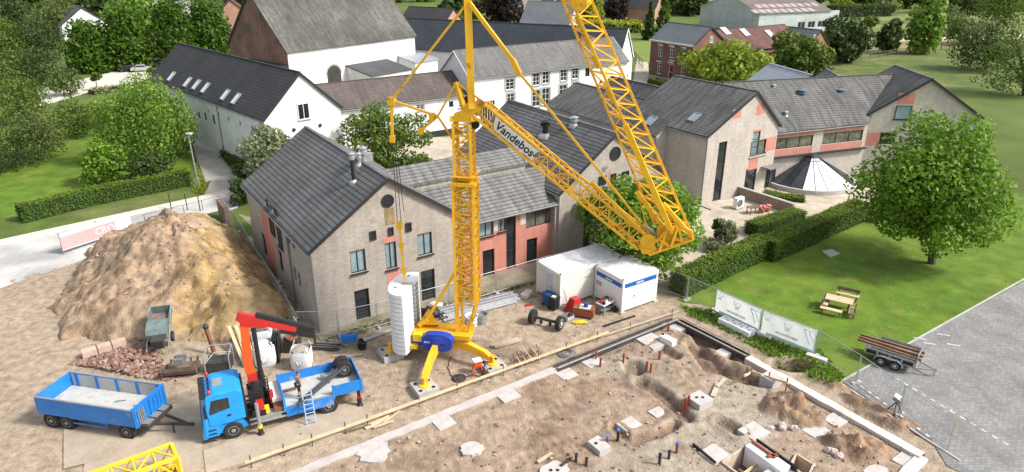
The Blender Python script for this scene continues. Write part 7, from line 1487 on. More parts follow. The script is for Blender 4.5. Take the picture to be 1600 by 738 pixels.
# red machine, crate, bag, bench
T = thing('red_machine', 'rusty red site machine with pale lid and blue can, in front of the cream cabin', 'machine', S(912, 493), ANG - .9); b = MB(); b.bx(-.8, .8, -.5, .5, .15, .55); b.build('body', m_redpipe, T); b = MB(); b.bx(-.75, .75, -.45, .45, .56, .72); b.build('engine_tray', m_rust, T); b = MB(); b.bx(-.3, .5, -.35, .3, .722, .76); b.build('lid', m_cabin, T); b = MB(); b.lathe((.15, -.05, .76), [(.16, 0), (.16, .28), (.08, .33)], 12); b.build('can', m_royal, T)
for sx in (-.6, .6): b = MB(); b.bar((sx, -.55, .1), (sx, .55, .1), .12); b.build('skid', m_asph, T)
T = thing('red_plate', 'bright red hopper leaning against the cream cabin beside the rusty machine', 'hopper', S(896, 486), ANG); b = MB(); b.add([(-.6, -.4, .1), (.5, -.4, .1), (.5, .4, .1), (-.6, .4, .1), (-.1, -.25, 1.0), (.45, -.25, 1.0), (.45, .35, 1.0), (-.1, .35, 1.0)], [(3, 2, 1, 0), (4, 5, 6, 7), (0, 1, 5, 4), (1, 2, 6, 5), (2, 3, 7, 6), (3, 0, 4, 7)]); b.build('hopper', m_red, T); b = MB(); b.bx(-.62, .52, -.42, .42, 0, .1); b.build('base_frame', m_rust, T)
T = thing('crate', 'grey plastic crate next to the right wheel of the loose axle', 'crate', S(887, 499), ANG + .1)
for x0, x1, y0, y1 in ((-.4, .4, -.3, -.26), (-.4, .4, .26, .3), (-.4, -.36, -.26, .26), (.36, .4, -.26, .26)): b = MB(); b.bx(x0, x1, y0, y1, .03, .35); b.build('side', m_gut, T)
b = MB(); b.bx(-.4, .4, -.3, .3, 0, .03); b.build('base', m_gut, T)
for i in range(3): b = MB(); b.bx(-.22 + i * .2, -.14 + i * .2, -.305, -.3, .08, .3); b.build('slot', m_white2, T)
b = MB(); X, Y_, z = S(906, 505); b.blob((X, Y_, z + .1), (.5, .3, .14), 4, .25); tag(b.build('yellow_sheet', m_yellow2, smooth=True), 'crumpled yellow plastic sheet on the yard in front of the red machine', 'sheet')
T = thing('workbench', 'grey metal workbench loaded with tools beside the white site cabin', 'workbench', S(945, 487), ANG + .2); b = MB(); b.bx(-.65, .65, -.4, .4, .78, .84); b.build('worktop', m_cabin2, T)
for sx in (-1, 1):
    for sy in (-1, 1): b = MB(); b.bar((sx * .58, sy * .34, 0), (sx * .58, sy * .34, .78), .07); b.build('leg', m_gut, T)
b = MB(); b.bx(-.6, .6, -.35, .35, .28, .33); b.build('shelf', m_gut, T)
for i, (x, y, mat, s, nm) in enumerate(((-.35, .1, m_red, .26, 'red tool case'), (0, -.1, m_white2, .22, 'white bucket'), (.3, .12, m_rust, .3, 'rusty red tool case'), (.05, .25, m_gut, .24, 'grey tool box'), (.45, -.2, m_ored, .16, 'small orange tool case'), (-.45, -.2, m_black, .2, 'small black tool box'))):
    p = MATS[T.name] @ Vector((x, y, .84)); T2 = thing('tool_case', nm + ' on top of the workbench', 'tool case', p, ANG + i, 'tools on the workbench'); b = MB(); b.bx(-s * .6, s * .6, -s * .4, s * .4, 0, s * .8); b.build('case', mat, T2); b = MB(); b.bx(-s * .3, s * .3, -.02, .02, s * .8, s * .95); b.build('handle', m_black, T2)
for i, (x, y, lab) in enumerate(((962, 487, 'black bucket at the corner of the white site cabin'), (566, 545, 'black mortar bucket behind the lorry tail'), (957, 483, 'second black bucket behind the workbench'))):
    T = thing('bucket', lab, 'bucket', S(x, y), 0); r = .2 if i != 1 else .32; b = MB(); b.lathe((0, 0, 0), [(r * .8, 0), (r, .34), (r * 1.08, .36), (r * .95, .36), (r * .75, .08)], 14); b.build('pail', m_black, T); b = MB(); b.tube((-r, 0, .36), (r, 0, .38), .012, 5); b.build('handle', m_gut, T)
for i, (x, y, lab, mt) in enumerate(((737, 508, 'white wire rimmed tub left of the grey tub by the mast', m_white2), (753, 505, 'grey open steel tub beside the white one by the mast', m_galv))):
    T = thing('steel_tub', lab, 'tub', S(x, y), 0, 'tubs by the mast'); b = MB(); b.lathe((0, 0, 0), [(.42, 0), (.45, .75), (.48, .78), (.4, .76), (.36, .1)], 16); b.build('shell', mt, T)
    for k in (.2, .5): b = MB(); b.lathe((0, 0, k), [(.455, 0), (.47, .03), (.455, .06)], 16); b.build('hoop', m_gut, T)
X, Y_, z = S(672, 497); b = MB(); b.blob((X, Y_, z + .4), (.8, .5, .5), 8, .22); tag(b.build('tarpaulin', m_black, smooth=True), 'crumpled black tarpaulin heap behind the yellow rear strut', 'tarpaulin')
X, Y_, z = S(682, 490); b = MB(); b.blob((X, Y_, z + .75), (.5, .3, .2), 9, .25); tag(b.build('sheet', m_white2, smooth=True), 'pale crumpled sheet on top of the black tarpaulin', 'sheet')
block('concrete_block', 'weathered beige block by the left end of the cream cabin', 823, 464, (1.1, .6, .4), m_beam, ANG + .5, dz=0, bev=.05); block('red_clamp', 'small red clamp on the ground below the beige block', 826, 478, (.5, .2, .12), m_red, .4, 'clamp')
# ------------------------------------------------------------------ stores left of the lorry
def bigbag(label, px, py, rz, fill, hh=1.3, w_=1.25, logo=True):
    T = thing('bulk_bag', label, 'bulk bag', S(px, py), rz, 'white bulk bags'); b = MB(); n = 20; rings = []
    for z, k in ((0, .88), (.15, 1.0), (.55, 1.06), (hh * .9, 1.02), (hh, .98)):
        rings.append([((abs(math.cos(t)) ** .45 * math.copysign(1, math.cos(t))) * w_ * .5 * k, (abs(math.sin(t)) ** .45 * math.copysign(1, math.sin(t))) * w_ * .5 * k, z) for t in [2 * math.pi * (i + .5) / n for i in range(n)]])
    fs = [(r * n + i, r * n + (i + 1) % n, (r + 1) * n + (i + 1) % n, (r + 1) * n + i) for r in range(4) for i in range(n)]; b.add([p for r in rings for p in r], fs + [tuple(range(n - 1, -1, -1))]); b.build('bag', m_bag, T, smooth=True)
    b = MB(); b.blob((0, 0, hh - .12), (w_ * .46, w_ * .46, .18), px, .1, 8); b.build('fill', fill, T, smooth=True)
    for sx in (-1, 1):
        for sy in (-1, 1): b = MB(); b.bar((sx * w_ * .46, sy * w_ * .46, hh - .05), (sx * w_ * .36, sy * w_ * .4, hh + .3), .08, .03); b.build('lifting_loop', m_bag, T)
    if logo:
        b = MB(); y = -w_ * .535; 
        for (x0, z0, x1, z1) in ((-.22, .72, -.08, .38), (-.08, .38, .05, .62), (.0, .58, .08, .4), (.08, .4, .24, .74)): b.bar((x0, y, z0), (x1, y, z1), .02, .06, (0, 1, 0))
        b.build('printed_logo', m_signt, T)
    return T
m_sand = M('grey_aggregate', (.35, .32, .26), .95, .3, 6, bump=.4); m_dk = M('dark_aggregate', (.12, .12, .12), .95, .3, 6)
bigbag('full white bulk bag with printed logo, nearest the lorry bed', 473, 572, .1, m_sand); bigbag('slumped white bulk bag with logo behind the red lorry boom', 416, 568, .35, m_bag, 1.5, 1.3); bigbag('white bulk bag with dark grey fill, furthest back', 412, 540, .3, m_dk, 1.4, 1.35, False); bigbag('white bulk bag half hidden behind the black panels', 451, 536, .1, m_dk, 1.4, 1.25, False)
T = thing('panel_stack', 'stack of black corrugated panels standing between the white bulk bags', 'panels', S(434, 560), .2)
for i in range(4): b = MB(); b.box((-.2 + i * .13, i * .04, .85), (.07, 1.5, 1.7), 0, (0, .06)); b.build('panel', m_black, T)
T = thing('rusty_ring', 'rusty brown steel ring on a dark box behind the front bulk bag', 'steel ring', S(458, 548), 0); b = MB(); b.bx(-.5, .5, -.4, .4, 0, .9); b.build('box', m_asph, T); b = MB(); b.lathe((0, 0, .92), [(.42, 0), (.45, .12), (.42, .2), (.3, .2), (.28, .02)], 18); b.build('ring', m_rust, T)
T = thing('plank_bundle', 'bundle of long new timber planks leaning on the soil heap behind the lorry cab', 'planks', S(385, 572), 0); q0 = Vector(S(392, 575)) - Vector(S(385, 572)); q1 = Vector(G(366, 512, 1.2)) - Vector(S(385, 572))
for i in range(4): b = MB(); o = Vector((-.35 + i * .24, (i % 2) * .05, .1)); b.bar(q0 + o, q1 + o + Vector(((i % 2) * .2, 0, 0)), .22, .07); b.build('plank', m_wood, T)
T = thing('stone_pack', 'strapped pack of pinkish stone blocks at the left edge of the brick rubble', 'stone pack', S(165, 552), R(38)); g = M('pink_sandstone', (.5, .37, .31), .9, .15)
for i in range(3): b = MB(); b.bx(-1.3 + i * .88, -.45 + i * .88, -.3, .3, .1, .62); b.build('stone_block', g, T)
for x in (-.4, .45): b = MB(); b.bx(x - .03, x + .03, -.315, .315, .08, .64); b.build('strap', m_rust, T)
b = MB(); b.bx(-1.3, 1.3, -.28, .28, 0, .1); b.build('pallet', m_oldwood, T)
T = thing('hopper_trailer', 'old grey green mortar mixer hopper standing against the soil heap', 'mixer', S(250, 557), R(105)); T.rotation_euler = (0, R(-16), R(107)); T.scale = (.95, .78, .95)   # x points away
zz = .25
b = MB(); b.bx(1.9, 3.6, -.85, -.78, .55 + zz, 1.15 + zz); b.bx(1.9, 3.6, .78, .85, .55 + zz, 1.15 + zz); b.bx(3.55, 3.62, -.85, .85, .5 + zz, 1.2 + zz); b.build('hopper_frame', m_skipg, T)
b = MB(); b.extr([(0.6, 1.25), (.9, 1.5), (1.5, 1.55), (2.1, 1.3), (2.3, .9), (2.0, .5), (1.0, .4), (.6, .7)], (0, -.78, zz), (1, 0, 0), (0, 0, 1), (0, 1, 0), 1.56); b.build('mixing_drum', m_skipg, T)
b = MB(); b.extr([(2.3, .9), (3.5, .6), (3.5, .55), (2.2, .5)], (0, -.78, zz), (1, 0, 0), (0, 0, 1), (0, 1, 0), 1.56); b.build('chute', M('rusty_steel_sheet', (.2, .15, .12), .7, .35, 2), T)
b = MB(); b.bx(.05, .62, -.5, .4, .4 + zz, 1.1 + zz); b.lathe((.2, .55, .5 + zz), [(.2, 0), (.2, .3)], 10, (0, -1, 0)); b.build('engine', m_asph, T)
for s in (-1, 1): b = MB(); b.bar((-.1, s * .86, .35 + zz), (3.62, s * .86, 1.2 + zz), .08); b.build('side_rail', m_galv, T); wheel(T, 1.4, s * .95, .38, .38, .2, s)
T = thing('excavator_bucket', 'large rusty digger bucket lying open behind the lorry cab', 'digger bucket', S(286, 584), R(12)); prof = []
for i in range(9): t = R(-25 - 165 * i / 8); prof.append((.75 * math.cos(t), .72 + .7 * math.sin(t)))
b = MB()
for p0, p1 in zip(prof[:-1], prof[1:]): b.bar((0, p0[0], p0[1]), (0, p1[0], p1[1]), 1.9, .06, (1, 0, 0)) if 0 else b.add([(-.95, p0[0], p0[1]), (.95, p0[0], p0[1]), (.95, p1[0], p1[1]), (-.95, p1[0], p1[1]), (-.95, p0[0] * .93, .72 + (p0[1] - .72) * .93), (.95, p0[0] * .93, .72 + (p0[1] - .72) * .93), (.95, p1[0] * .93, .72 + (p1[1] - .72) * .93), (-.95, p1[0] * .93, .72 + (p1[1] - .72) * .93)], [(0, 1, 2, 3), (7, 6, 5, 4)])
b.build('shell', M('brown_worn_steel', (.15, .11, .085), .75, .3, 2), T)
for s in (-.95, .95): b = MB(); b.extr(prof, (s - .03, 0, 0), (0, 1, 0), (0, 0, 1), (1, 0, 0), .06); b.build('cheek', bpy.data.materials['brown_worn_steel'], T)
for i in range(5): b = MB(); b.bar((-.8 + i * .4, prof[0][0], prof[0][1]), (-.8 + i * .4, prof[0][0] + .25, prof[0][1] + .12), .12, .06); b.build('tooth', m_asph, T)
b = MB(); b.bx(-.3, .3, -.5, .1, .95, 1.3); b.bx(-.12, .5, -.3, -.1, 1.2, 1.5); b.build('coupling', m_gut, T)
T = thing('wire_cage', 'dark box trolley in a pale tubular frame behind the lorry cab', 'cage', S(345, 578), .15); b = MB(); b.bx(-.7, .7, -.5, .5, .1, .8); b.build('box', m_asph, T)
for sx in (-.75, .75): b = MB(); b.path([(sx, -.55, 0), (sx, -.55, 1.2), (sx, .55, 1.5), (sx, .55, 0)], .04, 6); b.build('frame_side', m_galv, T)
b = MB(); b.path([(-.75, .55, 1.5), (.75, .55, 1.5)], .04, 6); b.build('crossbar', m_galv, T); b = MB(); b.path([(-.75, -.55, .8), (-.2, 0, 1.3), (.75, .3, 1.1)], .035, 6); b.build('brace', m_galv, T)
T = thing('digger_arm', 'rusty brown steel arm sticking up from the foot of the soil heap', 'steel arm', S(336, 555), .3); b = MB(); b.bar((0, 0, 0), (-.3, .4, 1.9), .18, .25); b.build('arm', m_rust, T); b = MB(); b.lathe((-.3, .4, 1.9), [(.16, -.1), (.2, .1), (.1, .25)], 10); b.build('knuckle', m_asph, T)
T = thing('wheelbarrow', 'blue wheelbarrow parked along the house front', 'wheelbarrow', S(547, 540), .3); b = MB(); b.add([(-.35, -.25, .35), (.35, -.25, .35), (.35, .25, .35), (-.35, .25, .35), (-.6, -.36, .7), (.55, -.36, .65), (.55, .36, .65), (-.6, .36, .7)], [(3, 2, 1, 0), (0, 1, 5, 4), (1, 2, 6, 5), (2, 3, 7, 6), (3, 0, 4, 7)]); b.build('tray', m_blue, T); b = MB(); b.tube((.75, -.06, .2), (.75, .06, .2), .2, 14); b.build('wheel', m_tyre, T)
for s in (-1, 1): b = MB(); b.bar((.75, s * .08, .22), (-1.1, s * .3, .6), .04); b.build('handle', m_gut, T); b = MB(); b.bar((-.3, s * .22, .36), (-.35, s * .25, 0), .04); b.build('leg', m_gut, T)
# ------------------------------------------------------------------ fences
def panel(label, a, b_, ht=2.0, group='wire site fence panels', wires=True, cover=None):
    a = Vector((a[0], a[1], 0)); b_ = Vector((b_[0], b_[1], 0)); d = b_ - a; L = d.length; d.normalize(); c_ = (a + b_) / 2; T = thing('fence_panel', label, 'fence panel', c_, math.atan2(d.y, d.x), group); h_ = L / 2 - .04
    for s, nm in ((-1, 'post'), (1, 'post')): b = MB(); b.tube((s * h_, 0, .08), (s * h_, 0, ht), .024, 6); b.build(nm, m_galv, T)
    for z in (.2, ht): b = MB(); b.tube((-h_, 0, z), (h_, 0, z), .024, 6); b.build('rail', m_galv, T)
    b = MB(); n = int(L / .14)
    for i in range(1, n): x = -h_ + 2 * h_ * i / n; b.bar((x, 0, .2), (x, 0, ht), .005)
    for k in range(1, 7): z = .2 + (ht - .2) * k / 7; b.bar((-h_, .006, z), (h_, .006, z), .005)
    b.build('wire_mesh', m_wire, T)
    b = MB(); b.bx(-h_ - .12, -h_ + .12, -.35, .35, 0, .13); b.build('foot_block', m_conc, T); return T
def frun(px, labels, group=None):
    P = [Vector(g2(*p)) for p in px]; Ls = [(q - p).length for p, q in zip(P[:-1], P[1:])]; tot = sum(Ls); n = len(labels); pts = []
    for i in range(n + 1):
        s = tot * i / n; k = 0
        while k < len(Ls) - 1 and s > Ls[k]: s -= Ls[k]; k += 1
        pts.append(P[k].lerp(P[k + 1], s / Ls[k]))
    for i, l in enumerate(labels): panel(l, pts[i], pts[i + 1])
od = ['first', 'second', 'third', 'fourth', 'fifth', 'sixth', 'seventh', 'eighth']
frun([(352, 342), (374, 368), (402, 420), (430, 462), (464, 524)], [od[i] + ' wire fence panel from the road, between soil heap and gable house' for i in range(6)])
frun([(466, 527), (548, 526), (612, 506), (702, 481)], [od[i] + ' wire fence panel along the brick gable front, counted from its left corner' for i in range(4)])
frun([(702, 481), (830, 443), (905, 420)], [od[i] + ' wire fence panel along the salmon link wing, counted from the mast' for i in range(3)])
frun([(1030, 452), (1058, 463), (1116, 489)], ['wire fence panel right of the white cabin, under the chestnut', 'wire fence panel between the garden hedge and the first banner'])
p_b = [g2(1116, 489), g2(1187, 523), g2(1272, 557)]
panel('fence panel behind the left white banner', p_b[0], p_b[1]); panel('fence panel behind the right white banner', p_b[1], p_b[2])
frun([(1272, 557), (1357, 612), (1420, 661), (1480, 706)], ['wire fence panel at the lawn corner right of the banners', 'wire fence panel across the paving corner, below the parked trailer', 'wire fence panel on the paving at the right edge'])
for i, (a, b_, lab) in enumerate(((p_b[0], p_b[1], 'left'), (p_b[1], p_b[2], 'right'))):
    a, b_ = Vector((*a, 0)), Vector((*b_, 0)); d = (b_ - a); L = d.length; d.normalize(); n = Vector((d.y, -d.x, 0)); c_ = (a + b_) / 2 + n * .06; T = thing('banner', lab + ' white banner with teal emblems hung on the site fence beside the lawn', 'banner', (c_.x, c_.y, .25), math.atan2(d.y, d.x), 'white fence banners'); h_ = L / 2 - .06
    b = MB(); NX_, NZ_ = 16, 4; vs_l = []
    for j in range(NZ_ + 1):
        for k in range(NX_ + 1): vs_l.append((-h_ + 2 * h_ * k / NX_, .02 * math.sin(k * 1.3 + j) - .01, 1.72 * j / NZ_))
    fs_l = [(j * (NX_ + 1) + k, j * (NX_ + 1) + k + 1, (j + 1) * (NX_ + 1) + k + 1, (j + 1) * (NX_ + 1) + k) for j in range(NZ_) for k in range(NX_)]; b.add(vs_l, fs_l); b.build('cloth', m_signw, T, smooth=True)
    b = MB(); b.bx(-h_ + .4, h_, -.05, -.045, .02, .2); b.build('teal_border', M('pale_teal_print', (.5, .68, .7), .7, .05) if i == 0 else bpy.data.materials['pale_teal_print'], T)
    def vee(x, z, s, w_=.09):
        b = MB()
        for (x0, z0, x1, z1) in ((-.5, .5, -.14, -.45), (-.14, -.45, .16, .12), (.0, -.05, .14, -.45), (.14, -.45, .5, .5), (-.2, .1, .02, .5)): b.bar((x + x0 * s, -.048, z + z0 * s), (x + x1 * s, -.048, z + z1 * s), .01, w_, (0, 1, 0))
        b.build('emblem', m_signt, T)
    vee(-.05, 1.15, .6); vee(-h_ + .35, 1.3, .55, .07)
    b = MB()
    for (x0, z0, x1, z1) in ((h_ - .85, 1.5, h_ - .35, .5), (h_ - .85, 1.5, h_ - .1, 1.45), (h_ - .5, 1.4, h_ - .1, .75)): b.bar((x0, -.048, z0), (x1, -.048, z1), .01, .09, (0, 1, 0))
    b.build('emblem', m_signt, T)
    text('wooninvest', .34, m_signg, T, frame4((-.05, -.055, .52), (1, 0, 0), (0, 0, 1)))
for i, (x, y, d_, lab) in enumerate(((1150, 515, (2.6, .8, .3), 'stack of white slabs'), (1121, 489, (.9, .35, .25), 'small pale block left of the left banner'), (1192, 526, (1.0, .4, .25), 'grey fence block between the two banners'), (1275, 563, (1.3, .4, .3), 'pale concrete block at the right end of the banners'))):
    x_, y_, z = S(x, y); T = thing('slab_stack' if i == 0 else 'concrete_block', (lab + ' lying in the grass below the left banner') if i == 0 else lab, 'slabs' if i == 0 else 'block', (x_, y_, z), R(-53) if i != 3 else R(-40))
    for k in range(3 if i == 0 else 1): b = MB(); dz = .16 * k if i == 0 else 0; b.bx(-d_[0] / 2, d_[0] / 2, -d_[1] / 2, d_[1] / 2, dz, dz + (.14 if i == 0 else d_[2])); b.build('slab', m_white2 if i == 0 else m_beam, T)
    if i == 0:
        for k in range(8): b = MB(); b.bx(-1.1 + k * .3, -.95 + k * .3, -.15 if k % 2 else .1, -.03 if k % 2 else .22, .46, .475); b.build('slot', m_gut, T)
rb_ = MB(); X, Y_ = g2(140, 372); 
BA, BB = Vector((*g2(100, 398), 0)), Vector((*g2(209, 362), 0)); d = (BB - BA); L = d.length; d.normalize(); n = Vector((d.y, -d.x, 0)); T = thing('site_banner', 'faded pink banner on the fence between the road and the soil heap', 'banner', (*(BA + BB).xy / 2, 0), math.atan2(d.y, d.x))
m_fp = M('faded_pink_print', (.62, .36, .36), .8, .08, 1.5)
b = MB(); b.bx(-L / 2, L / 2, -.012, .012, .35, 1.95); b.build('cloth', m_signw, T); b = MB(); b.bx(-L / 2, L / 2 - 1.5, -.02, -.0125, .45, 1.6); b.build('pink_field', m_fp, T)
text('CROB', .85, m_signw, T, frame4((L / 2 - 2.3, -.03, 1.05), (1, 0, 0), (0, 0, 1)))
for x in (-L / 2, 0, L / 2): b = MB(); b.tube((x, .03, 0), (x, .03, 2.1), .04, 6); b.build('post', m_gut, T)
def lowfence(label, pts, ht, n, mat, name='railing', cat='railing', r=.03, rails=(1.,)):
    P = [Vector((*g2(*p), 0)) for p in pts]; c_ = sum(P, Vector()) / len(P); T = thing(name, label, cat, c_, 0)
    for a, b_ in zip(P[:-1], P[1:]):
        for i in range(n + 1): q = a.lerp(b_, i / n); b = MB(); b.tube(q, q + UPV * ht, r, 5); b.build('post', mat, T, world=True)
        for f in rails: b = MB(); b.tube(a + UPV * ht * f, b_ + UPV * ht * f, r * .7, 5); b.build('rail', mat, T, world=True)
lowfence('thin dark railing along the road behind the soil heap', [(228, 352), (345, 322)], 1.1, 4, m_asph)
lowfence('post and wire fence round the meadow, upper right', [(1288, 104), (1330, 96), (1400, 86), (1470, 78), (1560, 72)], 1.4, 5, m_oldwood, 'meadow_fence', 'fence', .09, (.5, .95))
lowfence('dark iron gate beside the white end gable', [(990, 92), (1004, 108)], 1.9, 6, m_dark, 'iron_gate', 'gate', .06, (.2, .95))
b = MB(); a, b_ = Vector((*g2(346, 338), 0)), Vector((*g2(358, 352), 0)); b.bar(a + UPV * .9, b_ + UPV * .9, .45, 1.8); w_ = b.build('garden_wall', m_brownbrick); tag(w_, 'short brown brick wall end at the road corner by the soil heap', 'wall'); b = MB(); b.bar(a + UPV * 1.84, b_ + UPV * 1.84, .55, .08); b.build('coping', m_oldwood, w_, world=True)
T = thing('bike_shelter', 'small glazed frame standing by the salmon side wall of the gable house', 'shelter', G(417, 400), 1.9)
for x in (-.8, .8): b = MB(); b.bar((x, 0, 0), (x, 0, 2.1), .08); b.build('post', m_black, T)
b = MB(); b.bar((-.8, 0, 2.1), (.8, 0, 2.1), .08); b.bar((-.8, 0, .3), (.8, 0, .3), .08); b.build('rail', m_black, T); b = MB(); b.bx(-.76, .76, -.01, .01, .34, 2.06); b.build('panel', m_curtain, T)
T = thing('lamp_post', 'tall pale lamp post leaning over the driveway by the willow', 'lamp post', G(311, 294), 0); tp_ = Vector(ray(294, 209)); t = (G(311, 294).y) / tp_.y; top = Vector((tp_.x * t, tp_.y * t, CAM_H + tp_.z * t)) - G(311, 294); b = MB(); b.tube((0, 0, 0), top, .11, 8, .07); b.build('pole', m_galv, T); b = MB(); b.bar(top + Vector((-.2, 0, 0)), top + Vector((.5, -.3, .08)), .28, .14); b.build('lamp_head', m_white2, T); b = MB(); b.bx(-.15, .15, -.12, .12, 0, 1.2); b.build('base_box', m_galv, T)
for i, (x, y, lab) in enumerate(((268, 328, 'nearest the soil heap top'), (293, 328, 'middle'), (313, 330, 'nearest the driveway'), (216, 134, 'at the far forecourt'))):
    T = thing('signpost', 'slim dark post beside the road, ' + lab, 'post', G(x, y), 0, 'slim roadside posts'); b = MB(); b.tube((0, 0, 0), (0, 0, 1.6 if i < 3 else 4), .05, 6); b.build('pole', m_asph, T); b = MB(); b.lathe((0, 0, 1.6 if i < 3 else 4), [(.08, 0), (.1, .1), (.02, .2)], 8); b.build('cap', m_asph, T)
# ------------------------------------------------------------------ garden furniture, parked trailer, cars
def bench(label, px, py, rz, back=True, L=1.5):
    T = thing('garden_bench', label, 'bench', G(px, py, .03), rz, 'benches round the picnic table')
    for k in range(2): b = MB(); b.bx(-L / 2, L / 2, -.2 + k * .21, -.01 + k * .21, .42, .47); b.build('seat_plank', m_wood if not back or True else m_oldwood, T)
    for s in (-1, 1): b = MB(); b.bar((s * L * .4, -.15, 0), (s * L * .4, -.15, .42), .09); b.bar((s * L * .4, .15, 0), (s * L * .4, .17, .85 if back else .42), .09); b.bar((s * L * .4, -.2, .38), (s * L * .4, .2, .38), .08); b.build('leg_frame', m_oldwood, T)
    if back: b = MB(); b.bx(-L / 2, L / 2, .2, .24, .62, .88); b.build('backrest', m_oldwood, T)
PC = G(1309, 481, .03); ra = R(-32)
T = thing('picnic_table', 'large wooden garden table on the lawn with four benches round it', 'table', PC, ra); 
for k in range(5): b = MB(); b.bx(-.95, .95, -.5 + k * .2, -.31 + k * .2, .7, .75); b.build('table_plank', m_paleold if k % 2 else m_wood, T)
for sx in (-.7, .7):
    for sy in (-.32, .32): b = MB(); b.bar((sx, sy, 0), (sx, sy, .7), .11); b.build('leg', m_oldwood, T)
b = MB(); b.bx(-.8, .8, -.05, .05, .58, .698); b.build('apron', m_oldwood, T)
bench('wooden bench with backrest at the left end of the garden table', 1289, 480, ra + R(90), True, 1.2); bench('wooden bench with backrest behind the garden table', 1323, 468, ra, True, 1.6); bench('low wooden bench without backrest in front of the garden table', 1297, 492, ra, False, 1.5); bench('wooden bench with backrest at the right end of the garden table', 1330, 494, ra - R(90), True, 1.1)
w1, w2_ = G(1376, 570, .05), G(1397, 577, .05); hx = (w2_ - w1).normalized(); ptz = math.atan2(hx.y, hx.x); lf = Vector((-hx.y, hx.x, 0)); o = (w1 + w2_) / 2 + lf * .75
TPT = thing('box_trailer', 'grey twin axle box trailer loaded with rusty beams, parked on the paving', 'trailer', o, ptz)
def q_(name, mat, fn, par=None): b = MB(); fn(b); return b.build(name, mat, par or TPT)
q_('floor', m_oldwood, lambda b: b.bx(-1.5, 1.5, -.7, .7, .5, .56)); q_('chassis', m_asph, lambda b: (b.bx(-1.5, 1.5, -.5, -.4, .38, .5), b.bx(-1.5, 1.5, .4, .5, .38, .5)))
for s in (-1, 1):
    sd = q_('side_panel', m_galv, lambda b: b.bx(-1.5, 1.5, s * .72 - .02, s * .72 + .02, .5, .88)); q_('dark_inset', m_black, lambda b: [b.bx(-1.4 + k * .72, -.8 + k * .72, s * .742 - .003, s * .742 + .003, .56, .84) for k in range(4)], sd)
    q_('top_rail', m_galv, lambda b: (b.bar((-1.5, s * .72, .95), (1.5, s * .72, .95), .04), b.bar((-1.5, s * .72, 1.1), (1.5, s * .72, 1.1), .04), [b.bar((x, s * .72, .88), (x, s * .72, 1.12), .04) for x in (-1.5, -.5, .5, 1.5)]))
    for x in (-.42, .42): wheel(TPT, x, s * .86, .31, .31, .2, s, m_cabin2)
    def mud(b):
        pts = [(-.85, .35), (-.75, .6), (-.5, .72), (.5, .72), (.75, .6), (.85, .35)]
        for p0, p1 in zip(pts[:-1], pts[1:]): b.bar((p0[0], s * .87, p0[1]), (p1[0], s * .87, p1[1]), .26, .03, (0, 1, 0)) if False else b.bar((p0[0], s * .87, p0[1]), (p1[0], s * .87, p1[1]), .26, .04)
    q_('mudguard', m_galv, mud)
for x in (-1.5, 1.5): q_('end_panel', m_galv, lambda b: b.bx(x - .02, x + .02, -.72, .72, .5, .9))
q_('front_gate', m_galv, lambda b: (b.bar((1.5, -.7, 1.45), (1.5, .7, 1.45), .05), b.bar((1.5, -.7, 1.2), (1.5, .7, 1.2), .05), b.bar((1.5, -.7, .9), (1.5, -.7, 1.45), .05), b.bar((1.5, .7, .9), (1.5, .7, 1.45), .05)))
q_('drawbar', m_galv, lambda b: (b.bar((1.5, -.5, .45), (2.6, 0, .45), .08), b.bar((1.5, .5, .45), (2.6, 0, .45), .08), b.bar((2.5, 0, 0), (2.5, 0, .6), .06)))
for i in range(4):
    p = MATS[TPT.name] @ Vector((-.2, -.4 + i * .22, .98 + (i % 2) * .12)); T = thing('rusty_beam', 'long rusty beam on the parked box trailer, ' + od[i] + ' from the paving side', 'beam', p, ptz + R(1.5 * (i - 1)), 'rusty beams on the trailer'); b = MB(); b.bx(-1.9, 1.9, -.05, .05, 0, .03); b.bx(-1.9, 1.9, -.015, .015, .032, .13); b.bx(-1.9, 1.9, -.05, .05, .132, .16); b.build('beam', M('brown_beam', (.26, .15, .09), .8, .25, 3) if i == 0 else bpy.data.materials['brown_beam'], T)
p = MATS[TPT.name] @ Vector((.3, .45, .98)); T = thing('metal_sheet', 'bent grey zinc sheet on the parked box trailer behind the beams', 'metal sheet', p, ptz); b = MB(); b.bx(-1.2, 1.2, -.2, .2, .0, .03); b.bx(-1.2, 1.2, .17, .2, .03, .35); b.build('panel', m_galv, T)
T = thing('site_lamp', 'floodlight on a low tripod standing on the paving edge', 'floodlight', S(1397, 646), .6)
for i in range(4): t = i * math.pi / 2 + .4; b = MB(); b.bar((0, 0, .8), (.45 * math.cos(t), .45 * math.sin(t), 0), .05); b.build('leg', m_asph, T)
b = MB(); b.box((0, 0, 1.0), (.5, .4, .22), .2, (.3, 0)); b.build('lamp_head', m_gut, T); b = MB(); b.box((0, .03, 1.13), (.44, .34, .03), .2, (.3, 0)); b.build('lamp_glass', m_white2, T)
cable('black cable on the soil from the floodlight', ((1397, 646), (1405, 665), (1430, 680), (1456, 688)))
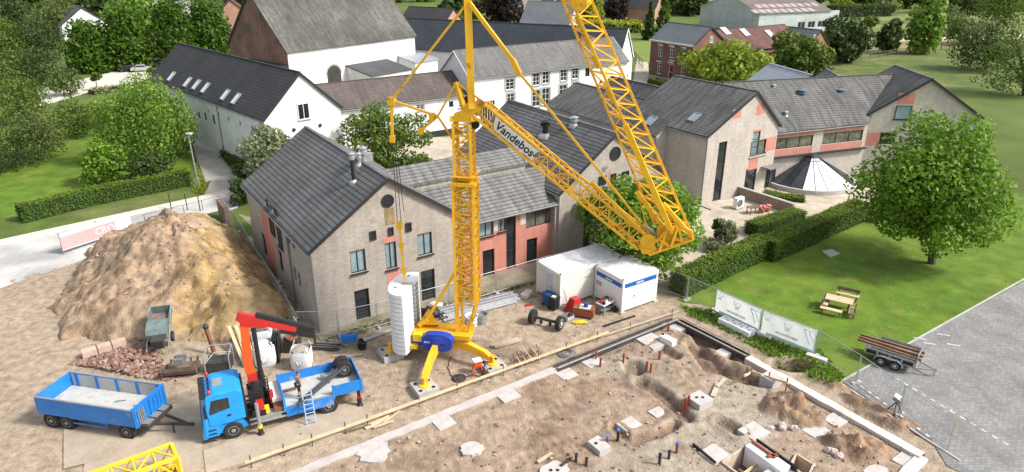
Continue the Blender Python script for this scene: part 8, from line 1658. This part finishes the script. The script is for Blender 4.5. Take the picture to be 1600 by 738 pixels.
def car(label, px, py, rz, mat):
    T = thing('parked_car', label, 'car', G(px, py), R(rz), 'cars parked under the dense trees'); b = MB(); pr = [(-2.1, .35), (-2.15, .8), (-1.9, 1.0), (-1.45, 1.1), (-.9, 1.5), (.7, 1.5), (1.3, 1.05), (2.0, .9), (2.15, .6), (2.1, .35)]; b.extr(pr, (0, -.88, 0), (1, 0, 0), (0, 0, 1), (0, 1, 0), 1.76); o = b.build('body', mat, T); m = o.modifiers.new('b', 'BEVEL'); m.width = .08; m.segments = 2
    for s in (-1, 1): b = MB(); b.add([(-1.3, s * .885, 1.08), (1.15, s * .885, 1.06), (.65, s * .885, 1.42), (-.85, s * .885, 1.42)], [(0, 1, 2, 3)]); b.build('side_window', m_glass, T)
    b = MB(); b.quad((.74, -.78, 1.47), (1.28, -.8, 1.09), (1.28, .8, 1.09), (.74, .78, 1.47)); ob = b.build('windscreen', m_glass, T); ob.location = (.02, 0, .02)
    for x in (-1.3, 1.3):
        for s in (-1, 1): wheel(T, x, s * .8, .32, .32, .2, s, m_rim)
car('dark car parked under the dense trees, left of the silver one', 202, 112, 20, m_black); car('silver car parked under the dense trees', 222, 112, 20, M('silver_paint', (.5, .51, .52), .3, .03, metal=.4)); car('dark car parked right of the silver one', 236, 106, 20, m_asph); car('pale grey car parked furthest right by the white house', 250, 103, 20, bpy.data.materials['silver_paint'])
# ------------------------------------------------------------------ ground plants
def tufts(name, label, poly, n, size, leaf, seed, h=.25, cat='grass', zoff=0.):
    rng = np.random.RandomState(seed); P2 = np.array(poly); lo, hi = P2.min(0), P2.max(0); Q = []
    while len(Q) < n:
        q = rng.uniform(lo, hi, (n, 2)); q = q[inpoly(q[:, 0], q[:, 1], poly)]; Q += [tuple(v) for v in q]
    Q = np.array(Q[:n]); z = np.array([gz(x, y) if HX0 < x < HX1 and HY0 < y < HY1 else 0 for x, y in Q]) + rng.uniform(.03, h, n) + zoff; P = np.concatenate([Q, z[:, None]], 1); N = rng.normal(size=(n, 3)); N[:, 2] *= .5; V, F_ = quads(P, N, size, rng); o = np_mesh(name, V, F_, m_leaf[leaf], None, tone(n, rng, .7, 1.3, .5)); tag(o, label, cat, None, 'stuff')
tufts('wild_grass', 'long wild grass and weeds along the site fence and banners', pp((1063, 478), (1100, 486), (1190, 523), (1275, 566), (1315, 606), (1295, 604), (1200, 556), (1130, 516), (1075, 494)), 1500, .15, 'chestnut', 5, .16)
tufts('wild_grass', 'weeds along the foot of the brick gable house front', pp((505, 540), (560, 524), (700, 482), (835, 445), (835, 440), (700, 472), (560, 512), (505, 532)), 700, .12, 'mid', 6, .12)
tufts('lawn_blades', 'ragged short grass at the lawn edges', pp((1100, 485), (1120, 478), (1280, 545), (1320, 590), (1312, 602), (1265, 560)), 1500, .12, 'chestnut', 7, .1, 'grass', .02)
tufts('roadside_grass', 'uncut grass beside the driveway and road corner', pp((300, 300), (318, 306), (320, 290), (308, 258), (302, 258), (312, 290)), 700, .22, 'lime', 8, .25)
